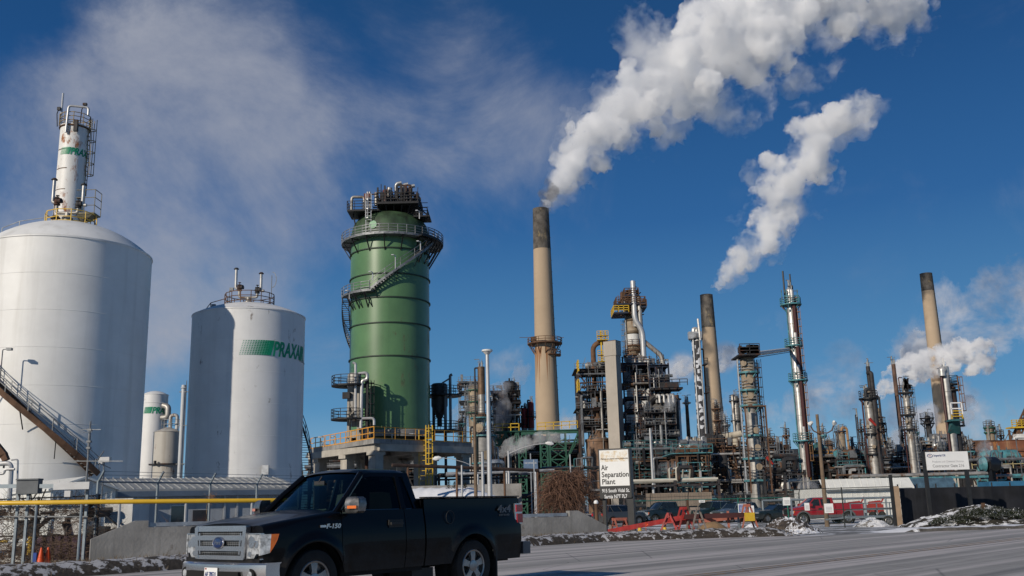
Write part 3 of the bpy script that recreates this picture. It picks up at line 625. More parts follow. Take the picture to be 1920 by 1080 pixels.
# stairs from ring platform (right) down to the mid landing (left), then on down the left flank
spiral_stairs(TG, rg+.15, SG.z(558), zp+.1, SG.az(-24), SG.az(66), .95, True, STEEL, STEEL, .07, False, .3, True)
zl = SG.z(563); m = MB(); m.ringplate((0, 0), zl, rg+.05, rg+1.25, SG.az(-80), SG.az(-22), .18); m.arcrail((0, 0), zl+.18, rg+1.23, SG.az(-80), SG.az(-24), 1.15, .07, 1.1, 2, .15); m.build('landing', STEEL, TG)
for k in range(3):
    m = MB(); a = SG.az(-64+16*k); m.beam(((rg+1.1)*cos(a), (rg+1.1)*sin(a), zl), (rg*cos(a), rg*sin(a), zl-1.9), .13); m.beam(((rg+1.1)*cos(a), (rg+1.1)*sin(a), zl), (rg*cos(a+.12), rg*sin(a+.12), zl-1.9), .1)
    m.build('landing_bracket', BLACK, TG)
spiral_stairs(TG, rg+.1, SG.z(692), zl, SG.az(-150), SG.az(-78), 1.0, True, STEEL, DARK, .07, True, .3, True)
for px, py, h in ((741, 525, 24), (787, 487, 16), (700, 545, 15), (657, 572, 15), (785, 430, 14)):
    m = MB(); a = ang_on(SG, rg+1.2, px, py); p = Vector(((rg+1.15)*cos(a), (rg+1.15)*sin(a), SG.z(py))); hh = SG.z(py-h)-SG.z(py); m.pipe([p, p+Vector((0, 0, hh)), p+Vector((-.3, -.2, hh))], .07, 6); m.box(p+Vector((-.35, -.25, hh)), (.3, .3, .12)); m.build('lamp_post', LIGHTG, TG)
# penthouse of pipework
zc = SG.z(400); m = MB()
x0, x1, x2 = SG.x(664, 405), SG.x(716, 395), SG.x(790, 405)
m.box(((x0+x1)/2, -2.6, SG.z(411)), (x1-x0+.4, 4.0, .25)); m.box(((x1+x2)/2, -1.4, zc), (x2-x1, 7, .3)); m.box((SG.x(795, 415), -2, SG.z(420)), (2.2, 3, .2)); m.build('roof_deck', BLACK, TG)
m = MB(); zz = SG.z(411)+.1
m.rail([(x1, -4.6, zz), (x0-.2, -4.6, zz), (x0-.2, -.6, zz), (x1, -.6, zz)], 1.2, .07, 1.0, 2)
m.rail([(x1, -4.9, zc+.1), (x2, -4.9, zc+.1), (x2, 2.1, zc+.1), (x1, 2.1, zc+.1), (x1, -4.9, zc+.1)], 1.3, .08, .9, 2)
m.rail([(SG.x(785, 418), -3.5, SG.z(419)), (SG.x(805, 418), -3.5, SG.z(421)), (SG.x(805, 418), -.5, SG.z(421))], 1.2, .08, .9, 2)
for xx in (x0+.3, (x0+x1)/2, x1): m.beam((xx, -2.8, zz), (xx*.9, -2.5, zt+1.0), .16)
for i in range(6): xx = x1+(x2-x1)*i/5; m.beam((xx, -4.2, zc), (xx*.8, -2.8, zt+2.2), .16)
m.beam((x2-.2, -3, zc), (SG.x(806, 415), -3, SG.z(418)), .15); m.build('roof_railing', BLACK, TG)
m = MB(); m.pipe([(x0+.35, -4.2, zz), (x0+.35, -4.2, zz+1.9), (SG.x(692, 388), -4.2, SG.z(386)), (SG.x(692, 388), -4.2, zz)], .2, 10, 2); m.vcyl((SG.x(697, 380), -3.8), .13, zz, SG.z(375), 8); m.vcyl((SG.x(701, 380), -3.8), .13, zz, SG.z(375), 8); m.vcyl((SG.x(713, 380), -3.8), .28, zc, SG.z(377), 12)
m.vcyl((SG.x(737, 380), -3.8), .36, zc, SG.z(369), 12); m.build('roof_pipes', SILVER, TG)
m = MB(); m.vcyl((SG.x(730, 380), -3.6), .45, zc, SG.z(372), 12); m.box((SG.x(697, 387), -4.4, SG.z(386)), (.8, .3, .8)); m.build('roof_drum', M('maroon_drum', (.12, .03, .02), .6, 0, .2, 2), TG)
for px, top in ((748, 357), (760, 360), (772, 363)):
    m = MB(); x = SG.x(px, 370); m.pipe([(x, -3.2, zc), (x, -3.2, SG.z(top+2)), (x+.75, -3.2, SG.z(top))], .25, 10, 1.8); m.build('vent_pipe', GALV, TG)
m = MB(); xa, xb = SG.x(750, 370), SG.x(775, 370)
for i in range(4):
    x = xa+(xb-xa)*i/3
    for yy in (-3.9, -2.6): m.beam((x, yy, zc), (x, yy, SG.z(365)), .3)
for py in (365, 380, 392): m.beam((xa, -3.9, SG.z(py)), (xb, -3.9, SG.z(py)), .18); m.beam((xa, -2.6, SG.z(py)), (xb, -2.6, SG.z(py)), .18)
rnd = random.Random(5)
for i in range(150):
    x = x1+(x2-x1)*rnd.random(); y = rnd.uniform(-4.8, 1.5); h = rnd.uniform(.8, 2.6); m.beam((x, y, zc), (x+rnd.uniform(-.2, .2), y, zc+h), rnd.choice((.07, .12, .22)))
    if rnd.random() < .5: q = zc+h*rnd.random(); m.beam((x, y, q), (x+rnd.uniform(-1.5, 1.5), y, q), rnd.choice((.07, .14)))
for i in range(5): q = SG.z(378+7*i); m.beam((SG.x(776, 380), -3, q), (SG.x(792, 380), -3, q), .06)
m.beam((SG.x(784, 380), -3, zc), (SG.x(784, 380), -3, SG.z(378)), .08); m.vcyl((SG.x(720, 380), -3), .06, zc, SG.z(358), 6); m.beam((SG.x(712, 370), -3, SG.z(369)), (SG.x(732, 370), -3, SG.z(373)), .08); m.build('pipe_frame', DARK, TG)
m = MB(); f = Vector((0, -1, 0)); m.ladder((SG.x(701, 420), -rg+.4, zp+.2), SG.z(384), f, .7, .08, True, .5); m.build('roof_ladder', GALV, TG)
m = MB(); a = SG.az(-25); m.cyl(((rg+.0)*cos(a), rg*sin(a), SG.z(440)), ((rg+.08)*cos(a), (rg+.08)*sin(a), SG.z(440)), .55, n=20); m.build('round_emblem', M('pale_green_emblem', (.25, .45, .28), .6, 0, .1, 2), TG)
# ---- hopper vessels at the tower foot
def hopper(px, yt, yb, wpx, Y, label, mat, mirror=1, rail=True):
    S = Spot(px, (yt+yb)/2, Y); T = thing('hopper_vessel', label, 'vessel', S.loc, 0, 'hopper vessels beside the green tower')
    r = S.r(wpx, yt+20); zt, zb = S.z(yt), S.z(yb); zm = S.z(yt+(yb-yt)*.5)
    m = MB(); m.lathe([(.01, zt+.3), (r*.8, zt+.2), (r, zt), (r, zm), (.35, zm-(zm-zb)*.62), (.35, zb)], n=28); m.build('shell', mat, T)
    m = MB()
    for a in range(4): x, y = r*1.0*cos(a*pi/2+.8), r*1.0*sin(a*pi/2+.8); m.beam((x, y, 0), (x, y, zm+1), .28)
    for a in range(4):
        x, y = r*cos(a*pi/2+.8), r*sin(a*pi/2+.8); x2, y2 = r*cos(a*pi/2+2.37), r*sin(a*pi/2+2.37); m.beam((x, y, zm-.4), (x2, y2, zb+1), .1); m.beam((x2, y2, zm-.4), (x, y, zb+1), .1)
    m.build('support_leg', CONC if mirror > 0 else DARK, T)
    for yy in ([yt+22, yt+85] if mirror > 0 else [yt+22, yt+88]):
        m = MB(); z = S.z(yy); m.ringplate((-.5*mirror, 0), z, r, r+1.5, th=.18, n=24); m.arcrail((-.5*mirror, 0), z+.18, r+1.45, 0, 2*pi, 1.15, .07, 1.1, 2)
        m.build('platform', BLACK, T)
    return S, T, r
S, T, r = hopper(664, 703, 800, 26, 122, 'silver hopper vessel with ringed platforms, left of the green tower', SILVER)
m = MB(); x = S.x(686, 700); x3 = S.x(665, 700); y = -r-.6
m.pipe([(x3, y, S.z(683)), (x3+.35, y, S.z(685)), (x3+.4, y, S.z(787)), (x+1.3, y, S.z(787)), (x+1.3, y, S.z(800))], .16, 8)
m.pipe([(S.x(676, 700), y, S.z(704)), (S.x(692, 704), y, S.z(702)), (S.x(692, 704), y, S.z(715)), (S.x(682, 715), y, S.z(717)), (S.x(681, 715), y, S.z(805))], .2, 8); m.build('bypass_pipe', LIGHTG, T)
m = MB(); m.ladder((S.x(692, 760), -r+.3, 6), S.z(715), Vector((1, 0, 0)), .6, .07, True, .5); m.beam((S.x(690, 760), -1, 0), (S.x(690, 760), -1, S.z(716)), .3); m.box((S.x(652, 743), -r-.2, S.z(743)), (.9, .5, .8)); m.build('caged_ladder', DARK, T)
S, T, r = hopper(824, 722, 800, 31, 136, 'dark hopper vessel with cone bottom, right of the green tower', M('dark_ribbed_vessel', (.05, .055, .06), .6, .3, .3, 1, .4), -1)
m = MB(); x = S.x(845, 700); m.pipe([(S.x(849, 705), -r-.2, S.z(705)), (x, -r-.2, S.z(707)), (x, -r-.2, S.z(812))], .2, 8); m.pipe([(S.x(836, 725), -r-.2, S.z(725)), (S.x(836, 725), -r-.2, S.z(812))], .22, 8); m.beam((S.x(830, 720), -r-.2, S.z(721)), (x, -r-.2, S.z(712)), .2); m.build('bypass_pipe', M('blue_grey_pipe', (.16, .18, .2), .5, .3, .1, 2), T)
for k in range(14): pass
# ---- concrete deck on pillars carrying the tower
Yd = 118.0; C0 = at(583, 824, 128); C1 = at(701, 822, 112); C2 = at(884, 824, 124)
zdk = (C1.z-GZ); TD = thing('concrete_deck', 'elevated concrete deck on square pillars carrying the green tower', 'platform', (C1.x, C1.y, GZ))
c0 = Vector((C0.x-C1.x, C0.y-C1.y, 0)); c2 = Vector((C2.x-C1.x, C2.y-C1.y, 0)); c3 = c0+c2
m = MB(); P4 = [Vector((0, 0, 0)), c2, c3, c0]; zb, ztp = zdk-.95, zdk
m.add([(p.x, p.y, z) for z in (zdk-.55, zdk) for p in P4], [(0, 1, 2, 3), (4, 5, 6, 7), (0, 1, 5, 4), (1, 2, 6, 5), (2, 3, 7, 6), (3, 0, 4, 7)]); m.build('deck_slab', CONCG, TD)
m = MB()
def edge_in(a, b, k, w=.4): pass
dl, dr = c0.normalized(), c2.normalized()
for a, b in ((Vector((0, 0, 0)), c0), (Vector((0, 0, 0)), c2), (c0, c3), (c2, c3), (c0*.5, c0*.5+c2), (c2*.5, c2*.5+c0)):
    ins = (dl+dr)*.55; a_, b_ = a+ins*(1 if a.length < 1 else 0), b; m.beam((a_.x+.3*dr.x, a_.y+.3*dl.y, zdk-.95), (b_.x, b_.y+.2, zdk-.95), .8, .8)
m.build('edge_beam', CONC, TD)
k = 0
for ca, cb in ((0.06, .06), (.48, .06), (.93, .06), (.06, .50), (.06, .95), (.5, .5), (.93, .5), (.5, .95), (.93, .95)):
    p = c0*ca+c2*cb; m = MB(); ang = atan2(dr.y, dr.x); m.box((p.x, p.y, (zdk-1.3)/2), (1.2, 1.2, zdk-1.3), ang); m.box((p.x, p.y, zdk-1.55), (1.75, 1.3, .5), ang); m.build('pillar', CONC, TD)
m = MB(); m.rail([tuple(c0+Vector((0, 0, zdk))), (0, 0, zdk)], 1.35, .09, 1.6, 1, .12); m.build('railing', YELR, TD)
m = MB(); m.rail([(0, 0, zdk), tuple(c2+Vector((0, 0, zdk)))], 1.35, .08, 1.6, 1, .1); m.build('railing', YELR, TD)
m = MB(); p = c2*.54-Vector((.2, .7, 0)); m.ladder((p.x-.55, p.y, 1.2), zdk+1.3, Vector((0, -1, 0)), .8, .1, False, .6); m.ladder((p.x+.3, p.y-.2, .8), zdk+1.8, Vector((0, -1, 0)), .8, .1, True, .6); m.rail([(p.x-2.6, p.y-.2, 1.0), (p.x-1.2, p.y-.2, 1.0)], 1.6, .12, .7); m.rail([(p.x+.8, p.y-.4, .6), (p.x+1.7, p.y-.4, .6)], 1.6, .12, .5); m.build('yellow_ladder', YEL, TD)
for px, py, h in ((735, 808, 17), (779, 808, 15), (608, 812, 14), (630, 812, 14)):
    q = at(px, py, 124); m = MB(); p = Vector((q.x-C1.x, q.y-C1.y, zdk)); m.pipe([p, p+Vector((0, 0, h*.085)), p+Vector((-.4, -.1, h*.085+.05))], .06, 6); m.box(p+Vector((-.5, -.1, h*.085)), (.5, .3, .15)); m.build('deck_lamp', LIGHTG, TD)
def lamp_pole(px, y0, y1, Y, label, arm=0, mat=LIGHTG, r=None, grp=None, wood=False, head=True, base=GZ):
    S = Spot(px, (y0+y1)/2, Y, base); T = thing('street_lamp' if head else 'steel_post', label, 'lamp post' if head else 'post', S.loc, 0, grp); zt = S.z(y0); r = r or .07
    m = MB(); m.cyl((0, 0, 0), (0, 0, zt), r*1.25, r*.8, 10); 
    if arm: m.tube([(0, 0, zt-.25), (arm*.35, -.05, zt+.15), (arm*.7, -.1, zt+.42), (arm, -.1, zt+.5)], r*.5, 6)
    m.build('pole', mat, T)
    if head:
        m = MB(); hx = arm if arm else 0
        if arm:
            sg = 1 if arm > 0 else -1
            m.tube([(hx-sg*.05, -.1, zt+.5), (hx+sg*.15, -.1, zt+.5), (hx+sg*.4, -.1, zt+.46), (hx+sg*.6, -.1, zt+.42)], [.06, .15, .17, .06], 8)
        else: m.vcyl((0, 0), .34, zt, zt+.1, 12); m.vcyl((0, 0), .12, zt-.2, zt, 12, .3)
        m.build('lamp_head', LAMPG, T)
    return T
lamp_pole(916, 659, 925, 60, 'tall slim white lamp pole with a flat round head, right of the green tower', 0, LIGHTG, .14)
# ================================================================ refinery generators
def shaft(S, r, z0, z1, mat, T, name='shell', n=24, dome_=True, r2=None, bands=0):
    m = MB(); r2 = r2 or r; pr = [(r, z0), (r2, z1)]
    if dome_: pr += [(r2*.9, z1+r2*.3), (r2*.6, z1+r2*.52), (.01, z1+r2*.62)]
    else: pr += [(.01, z1)]
    m.lathe(pr, n=n)
    for k in range(bands): z = z0+(z1-z0)*(k+.5)/bands; rr = r+(r2-r)*(k+.5)/bands; m.lathe([(rr, z-.04), (rr+.05, z), (rr, z+.04)], n=n)
    return m.build(name, mat, T)
def column(px, yt, yb, Y, w, label, mat=None, plats=(), pm=None, rm=None, pipes=(), ladder=None, ways=True, cat='column', name='distillation_column', group=None, w2=None, top=True, w_base=None, skirt=None, rl=.07, base=GZ, seed=1, fit=True):
    """upright process column measured on the picture: plats = [(row, half width px)], pipes = [(dx px, width px, row0, row1, material)]"""
    mat = mat or SILVER; pm = pm or TEAL; rm = rm or pm; S = Spot(px, (yt+yb)/2, Y, base); T = thing(name, label, cat, S.loc, 0, group); rnd = random.Random(seed)
    r = S.r(w, (yt+yb)/2); zt = S.z(yt); z0 = S.z(yb) if S.z(yb) > 0 else 0
    shaft(S, r, z0, zt, mat, T, dome_=top, r2=(S.r(w2, yt) if w2 else None), bands=max(2, int((zt-z0)/4)))
    if z0 > .5: shaft(S, r*.9, 0, z0, skirt or CONC, T, 'skirt', dome_=False)
    sc = S.x(px+1, (yt+yb)/2)-S.x(px, (yt+yb)/2)
    for row, hw in plats:
        z = S.z(row); ro = hw*sc; off = rnd.uniform(-.2, .2)*(ro-r)
        m = MB(); m.ringplate((off, 0), z, r*.98, ro, th=.22, n=20)
        for k in range(6): a = k*pi/3; m.beam((off+ro*.95*cos(a), ro*.95*sin(a), z), (r*cos(a), r*sin(a), z-(ro-r)*1.1), .12)
        o = m.build('platform', pm, T)
        m = MB(); m.arcrail((off, 0), z+.2, ro-.05, 0, 2*pi, 1.2, rl, 1.6, 2); m.build('railing', rm, o)
        if ways:
            m = MB(); a = S.az(rnd.choice((-20, 10, 5))); h = z+1.3; c, s_ = cos(a), sin(a); m.cyl((r*.9*c, r*.9*s_, h), ((r+.35)*c, (r+.35)*s_, h), min(.6, r*.36), n=16); m.cyl(((r+.3)*c, (r+.3)*s_, h), ((r+.42)*c, (r+.42)*s_, h), min(.72, r*.42), n=16); m.build('manway', TANV if mat is not DARK else STEEL, T)
    for dx, wp, ra, rb, mt in pipes:
        x = dx*sc; rr = max(.05, wp*sc/2); y = -sqrt(max(0, (r+rr+.1)**2-x*x)) if abs(x) < r+rr+.1 else -.2
        m = MB(); za, zb = S.z(ra), max(.0, S.z(rb)); m.pipe([(x*.4, y*.3, za), (x, y, za-.0), (x, y, zb)] if abs(x) > r*.4 else [(x, y, za), (x, y, zb)], rr, 8, 1.5); m.build('riser_pipe', mt, T)
    if ladder:
        side, ra, rb, lm = ladder; a = S.az(side); f = Vector((cos(a), sin(a), 0)); m = MB(); rr = r+ .25
        m.ladder((f.x*rr, f.y*rr, max(0, S.z(rb))), S.z(ra), f, .7, rl, True, .6); m.build('caged_ladder', lm, T)
    # small instruments and nozzles on the head
    m = MB()
    for k in range(7):
        a = rnd.uniform(0, 6.28); q = rnd.uniform(.2, .8)*r; h = rnd.uniform(.6, 2.0); m.vcyl((q*cos(a), q*sin(a)), rnd.uniform(.05, .16), zt, zt+h, 6)
        if k % 2: m.beam((q*cos(a), q*sin(a), zt+h), (q*cos(a)+rnd.uniform(-1, 1), q*sin(a), zt+h), .12)
    m.build('head_fittings', STEEL, T)
    return S, T, r, sc
def stack(px, yt, yb, Y, wt, wb, label, mats, split, cat='chimney', name='chimney', group=None, rings=10, base=GZ):
    S = Spot(px, (yt+yb)/2, Y, base); T = thing(name, label, cat, S.loc, 0, group); zt = S.z(yt); r_t = S.r(wt, yt); r_b = S.r(wb, yb); zb = S.z(yb)
    f = lambda z: r_t+(r_b-r_t)*(zt-z)/(zt-zb); zs = S.z(split)
    m = MB(); m.lathe([(f(0), 0), (f(zs), zs)], n=48); m.build('shaft', mats[0], T)
    m = MB(); m.lathe([(f(zs)+.02, zs), (f(zt), zt), (f(zt)-.5, zt), (f(zt)-.5, zt-4), (.01, zt-4)], n=48, smooth=True); m.build('sooty_top', mats[1], T)
    if rings:
        m = MB()
        for k in range(1, rings): z = zs*k/rings; m.lathe([(f(z), z-.03), (f(z)+.025, z), (f(z), z+.03)], n=48)
        m.build('pour_joint', mats[0], T)
    m = MB(); a = S.az(78); z = 3
    while z < zt: m.beam(((f(z)+.15)*cos(a), (f(z)+.15)*sin(a), z), ((f(min(z+4, zt))+.15)*cos(a), (f(min(z+4, zt))+.15)*sin(a), min(z+4, zt)), .16); m.beam(((f(z))*cos(a), (f(z))*sin(a), z), ((f(z)+.5)*cos(a), (f(z)+.5)*sin(a), z), .1); z += 4
    m.build('ladder', BLACK, T)
    return S, T, f
def process_structure(px0, px1, yt, yb, Y, label, depth=10, levels=None, bays=3, seed=1, fm=None, dm=None, rm=None, pmats=None, vess=4, pips=30, name='process_structure', group='process structures of the refinery', base=GZ, brace=True, clutter=26, fw_=.32, rail_rows=None, fill=None):
    """open steel frame full of vessels, exchangers and pipework"""
    rnd = random.Random(seed); fm = fm or DARK; dm = dm or fm; rm = rm or fm; S = Spot((px0+px1)/2, (yt+yb)/2, Y, base); T = thing(name, label, 'process unit', S.loc, 0, group)
    pmats = pmats or [BRIGHT, SILVER, BROWN, DARK, STEEL]; mid = (yt+yb)/2
    x0, x1 = S.x(px0, mid), S.x(px1, mid); zt = S.z(yt); zs = [S.z(q) for q in (levels or [yt+(yb-yt)*i/4 for i in range(4)])]; zs = sorted(z for z in zs if z > .5)
    y0, y1 = -depth/2, depth/2; xs = [x0+(x1-x0)*i/bays for i in range(bays+1)]
    m = MB()
    for x in xs:
        for y in (y0, 0, y1): m.beam((x, y, 0), (x, y, zt), fw_)
    for z in zs:
        for y in (y0, 0, y1): m.beam((x0, y, z), (x1, y, z), fw_*.8, fw_*1.2)
        for x in xs: m.beam((x, y0, z), (x, y1, z), fw_*.7)
    if brace:
        zz = [0]+zs
        for a, b in zip(zz, zz[1:]):
            i = rnd.randrange(bays); m.beam((xs[i], y0, a), (xs[i+1], y0, b), fw_*.5); m.beam((xs[i+1], y0, a), (xs[i], y0, b), fw_*.5)
            m.beam((xs[-1], y0, a), (xs[-1], y1, b), fw_*.5)
            if rnd.random() < .6: i = rnd.randrange(bays); m.beam((xs[i], y0, a), (xs[i+1], y0, b), fw_*.5)
    m.build('frame', fm, T)
    for z in zs:
        m = MB(); e = rnd.choice((0, 0, .8)); m.bx(x0-e, x1+e*.5, y0-.6, y1, z+fw_*.62, z+fw_*.62+.12); m.build('deck', dm, T)
        m = MB(); zz = z+fw_*.62+.12; m.rail([(x0-e, y0-.6, zz), (x1+e*.5, y0-.6, zz)], 1.1, .08, 1.8, 1); m.build('railing', rm, T)
    lv = [0]+zs
    for i in range(vess):
        k = rnd.randrange(len(lv)); z = lv[k]+.4; gap = (lv[k+1] if k+1 < len(lv) else zt+2)-lv[k]-.6; m = MB(); mt = rnd.choice(pmats)
        if rnd.random() < .55:
            r = min(gap*.38, rnd.uniform(.6, 1.5)); xx = rnd.uniform(x0, x0+(x1-x0)*.5); l = rnd.uniform(.3, .5)*(x1-x0); yy = rnd.uniform(y0+r, y0+3); zc = z+r+.2
            m.cyl((xx, yy, zc), (xx+l, yy, zc), r, n=20); m.cyl((xx-.5, yy, zc), (xx, yy, zc), r*.6, r, 20); m.cyl((xx+l, yy, zc), (xx+l+.5, yy, zc), r, r*.6, 20); m.box((xx+l*.2, yy, zc-r*.8), (.3, r, r)); m.box((xx+l*.8, yy, zc-r*.8), (.3, r, r)); m.vcyl((xx+l*.5, yy), .2, zc+r*.9, zc+r+.6)
            m.build('drum', mt, T)
        else:
            r = rnd.uniform(.5, 1.1); xx = rnd.uniform(x0+r, x1-r); yy = rnd.uniform(y0+r, 0); h = gap*rnd.uniform(.6, .95); m.lathe([(r*.5, z), (r, z+.4), (r, z+h), (r*.5, z+h+.4), (.01, z+h+.5)], (xx, yy), 20); m.build('vessel', mt, T)
    for mt in pmats:
        cnt = max(2, pips//len(pmats))
        for i in range(cnt):
            m = MB(); r = rnd.choice((.1, .14, .2, .3)); y = y0-rnd.uniform(.2, 1.2) if rnd.random() < .5 else rnd.uniform(y0, 0); xa = rnd.uniform(x0, x1); xb = rnd.uniform(x0, x1); za = rnd.uniform(.5, zt*1.0); zb = rnd.uniform(.5, zt*.9)
            t = rnd.random()
            if t < .4: m.pipe([(xa, y, za), (xa, y, zb), (xb, y, zb)], r, 6, 2)
            elif t < .7: m.pipe([(xa, y+1, za), (xa, y, za), (xa, y, zb), (xa+rnd.uniform(-3, 3), y, zb)], r, 6, 2)
            else: m.pipe([(x0-.5, y, za), (x1+.5, y, za)], r, 6)
            m.build('pipe', mt, T)
    m = MB()
    for i in range(clutter):
        z = rnd.choice(lv)+.5; x = rnd.uniform(x0, x1); y = rnd.uniform(y0-.5, y0+3); h = rnd.uniform(.5, 2.2); t = rnd.random()
        if t < .4: m2 = MB(); m2.box((x, y, z+h/2), (rnd.uniform(.3, 1.4), .6, h)); m2.build('equipment_box', rnd.choice((STEEL, DARK)), T)
        elif t < .7: m2 = MB(); m2.cyl((x, y, z+h*.6), (x+rnd.uniform(.4, 1.4), y, z+h*.6), rnd.uniform(.15, .5), n=10); m2.build('pump', rnd.choice((STEEL, DARK, SILVER)), T)
        else: m.beam((x, y, z), (x+rnd.uniform(-1, 1), y, z+h*1.4), .12)
    for i in range(int(clutter*1.2)):
        x = rnd.uniform(x0, x1); z = rnd.uniform(.5, zt); y = y0-rnd.uniform(0, .9); m.beam((x, y, z), (x+rnd.uniform(-2.5, 2.5), y, z), .09) if rnd.random() < .5 else m.beam((x, y, z), (x, y, z+rnd.uniform(1, 4)), .09)
    m.build('small_bore_piping', rnd.choice((STEEL, DARK)), T)
    if fill: m = MB(); m.bx(x0+.3, x1-.3, 1.2, y1-.2, 0, zt*.97); m.build('dark_infill', fill, T)  # solid black box added inside the frame, standing in for its shaded interior
    return S, T, (x0, x1, y0, y1, zs)
def pipe_rack(px0, px1, yt, yb, Y, label, n=9, seed=1, fm=None, mats=None, lev=2, base=GZ, depth=5, bright=.3, gap=7):
    rnd = random.Random(seed); fm = fm or DARK; S = Spot((px0+px1)/2, (yt+yb)/2, Y, base); T = thing('pipe_rack', label, 'pipe rack', S.loc, 0, 'pipe racks of the refinery')
    mid = (yt+yb)/2; x0, x1 = S.x(px0, mid), S.x(px1, mid); zt = S.z(yt); zz = [zt*(i+1)/lev for i in range(lev)] if lev > 1 else [zt]
    k = max(2, int((x1-x0)/gap)); m = MB()
    for i in range(k+1):
        x = x0+(x1-x0)*i/k
        for y in (-depth/2, depth/2): m.beam((x, y, 0), (x, y, zt+.2), .3)
        for z in zz: m.beam((x, -depth/2-.3, z-.2), (x, depth/2+.3, z-.2), .3)
    for z in zz: m.beam((x0, -depth/2, z-.35), (x1, -depth/2, z-.35), .22)
    m.build('frame', fm, T); mats = mats or [BRIGHT, SILVER, DARK, BROWN, STEEL]
    for mi, mt in enumerate(mats):
        c = 0
        for z in zz:
            for i in range(n):
                if i % len(mats) != mi: continue
                y = -depth/2+depth*(i+.5)/n; r = rnd.choice((.1, .15, .22, .3)); a = x0+(x1-x0)*rnd.choice((0, 0, .1, .3)); b = x1-(x1-x0)*rnd.choice((0, 0, .15, .4)); m = MB()
                if rnd.random() < .4: m.pipe([(a, y, z+r), ((a+b)/2, y, z+r), ((a+b)/2, y-1, z+r), ((a+b)/2, y-1, z+1.6), ((a+b)/2+1.6, y-1, z+1.6), ((a+b)/2+1.6, y, z+r), (b, y, z+r)], r, 6, 1.5)
                else: m.pipe([(a, y, z+r), (b, y, z+r)], r, 6)
                m.build('pipe', mt, T)
    return S, T
# ================================================================ the three tall chimneys
S, T, f = stack(1020, 392, 800, 320, 29, 44, 'tallest chimney, tan concrete with sooty top and a mid-height gallery', (TAN, SOOT), 468)
z = S.z(646); m = MB(); m.ringplate((0, 0), z, f(z), f(z)+2.4, th=.4); m.build('gallery', BROWN, T)
m = MB(); m.arcrail((0, 0), z+.4, f(z)+2.3, 0, 2*pi, 1.6, .16, 2.2, 1); m.beam((-f(z)-5, 0, z+2.6), (f(z)+3, 0, z+2.2), .15); m.box((-f(z)-.4, -1.5, z+1.6), (1.8, 1.2, 1.6)); m.box((f(z)-.8, -f(z)*.6, z+1.5), (.9, .8, 1.5)); m.build('gallery_railing', BROWN, T)
m = MB()
for k in range(12): a = 2*pi*k/12; m.beam(((f(z)+2.1)*cos(a), (f(z)+2.1)*sin(a), z), (f(z)*cos(a), f(z)*sin(a), z-3.4), .22)
m.build('gallery_bracket', BROWN, T)
z = S.z(668); m = MB(); a0, a1 = S.az(15), S.az(115); m.ringplate((0, 0), z, f(z), f(z)+1.8, a0, a1, .3); m.arcrail((0, 0), z+.3, f(z)+1.7, a0, a1, 1.5, .16, 1.8); m.build('lower_landing', BROWN, T)
def streaks(S, T, f, z, seed, deg=(-70, 80), k=9, L_=14, mat=None):
    rnd = random.Random(seed); m = MB()
    for i in range(k):
        a = S.az(rnd.uniform(*deg)); l = rnd.uniform(.3, 1)*L_; w = rnd.uniform(.12, .5); rr = lambda zz: f(zz)+.02
        m.add([(rr(z)*cos(a-w/f(z)), rr(z)*sin(a-w/f(z)), z), (rr(z)*cos(a+w/f(z)), rr(z)*sin(a+w/f(z)), z), (rr(z-l)*cos(a), rr(z-l)*sin(a), z-l)], [(0, 1, 2)])
    m.build('rust_streak', mat or M('rust_stain_on_concrete', (.27, .13, .06), .95, 0, .2, .5), T)
streaks(S, T, f, S.z(652), 3)
stack(1333, 553, 815, 400, 23, 34, 'middle chimney, tan concrete with black sooty top and white plume', (TAN, SOOT), 615)
S, T, f = stack(1756, 513, 850, 450, 23, 34, 'rightmost chimney, plain tan concrete with grey top behind the steam', (TAN, SOOT), 546)
z = S.z(695); m = MB(); m.lathe([(f(z)+.1, S.z(716)), (f(z)+.1, z)], n=32, a0=S.az(-60), a1=S.az(80)); m.arcrail((0, 0), z, f(z)+1.2, S.az(-60), S.az(80), 1.5, .16, 2); m.build('panelled_band', M('dark_tan_panel', (.25, .18, .12), .9, 0, .2, 1), T)
# ================================================================ furnace group between green tower and first chimney
S, T, r, sc = column(903, 690, 790, 185, 13, 'slim silver flue with brown scorched top between green tower and first chimney', SILVER, [(785, 20)], AQUA, DARK, [(-12, 3, 690, 790, DARK)], None, False, 'flue', 'flue_stack', top=False, skirt=SILVER)
m = MB(); m.lathe([(r+.03, S.z(740)), (r+.04, S.z(688)), (r-.1, S.z(688))], n=24); m.build('scorched_top', M('scorched_brown_metal', (.16, .1, .06), .6, .4, .3, 1, .5), T)
m = MB(); m.lathe([(r+.03, S.z(775)), (r*1.6, S.z(782))], n=24, smooth=False); m.build('cone_base', BROWN, T)
column(908, 822, 925, 160, 42, 'stout grey vertical furnace vessel with teal ring deck under the slim flue', M('grey_furnace_shell', (.22, .22, .22), .6, .3, .25, 1, .6), [(819, 26), (870, 24)], AQUA, DARK, [(-24, 3, 800, 925, DARK), (-14, 5, 790, 925, M('green_grey_pipe', (.12, .14, .1), .7, 0, .2, 1)), (20, 4, 830, 925, STEEL), (26, 3, 840, 925, GALV)], (30, 822, 925, DARK), True, 'furnace', 'furnace_vessel', seed=4)
column(889, 728, 800, 215, 22, 'pale brown vessel wrapped in scaffolding left of the slim flue', TANV, [(733, 14), (755, 14), (775, 15)], GREENST, STEEL, [], (-60, 728, 800, STEEL), False, 'vessel', 'scaffolded_vessel', seed=8, top=True)
process_structure(862, 905, 716, 800, 225, 'pale scaffold frame around the vessel left of the slim flue', 8, [722, 738, 756, 775], 4, 11, STEEL, STEEL, STEEL, [STEEL, DARK], 1, 8, fw_=.14, clutter=10, name='scaffold', group='scaffolds')
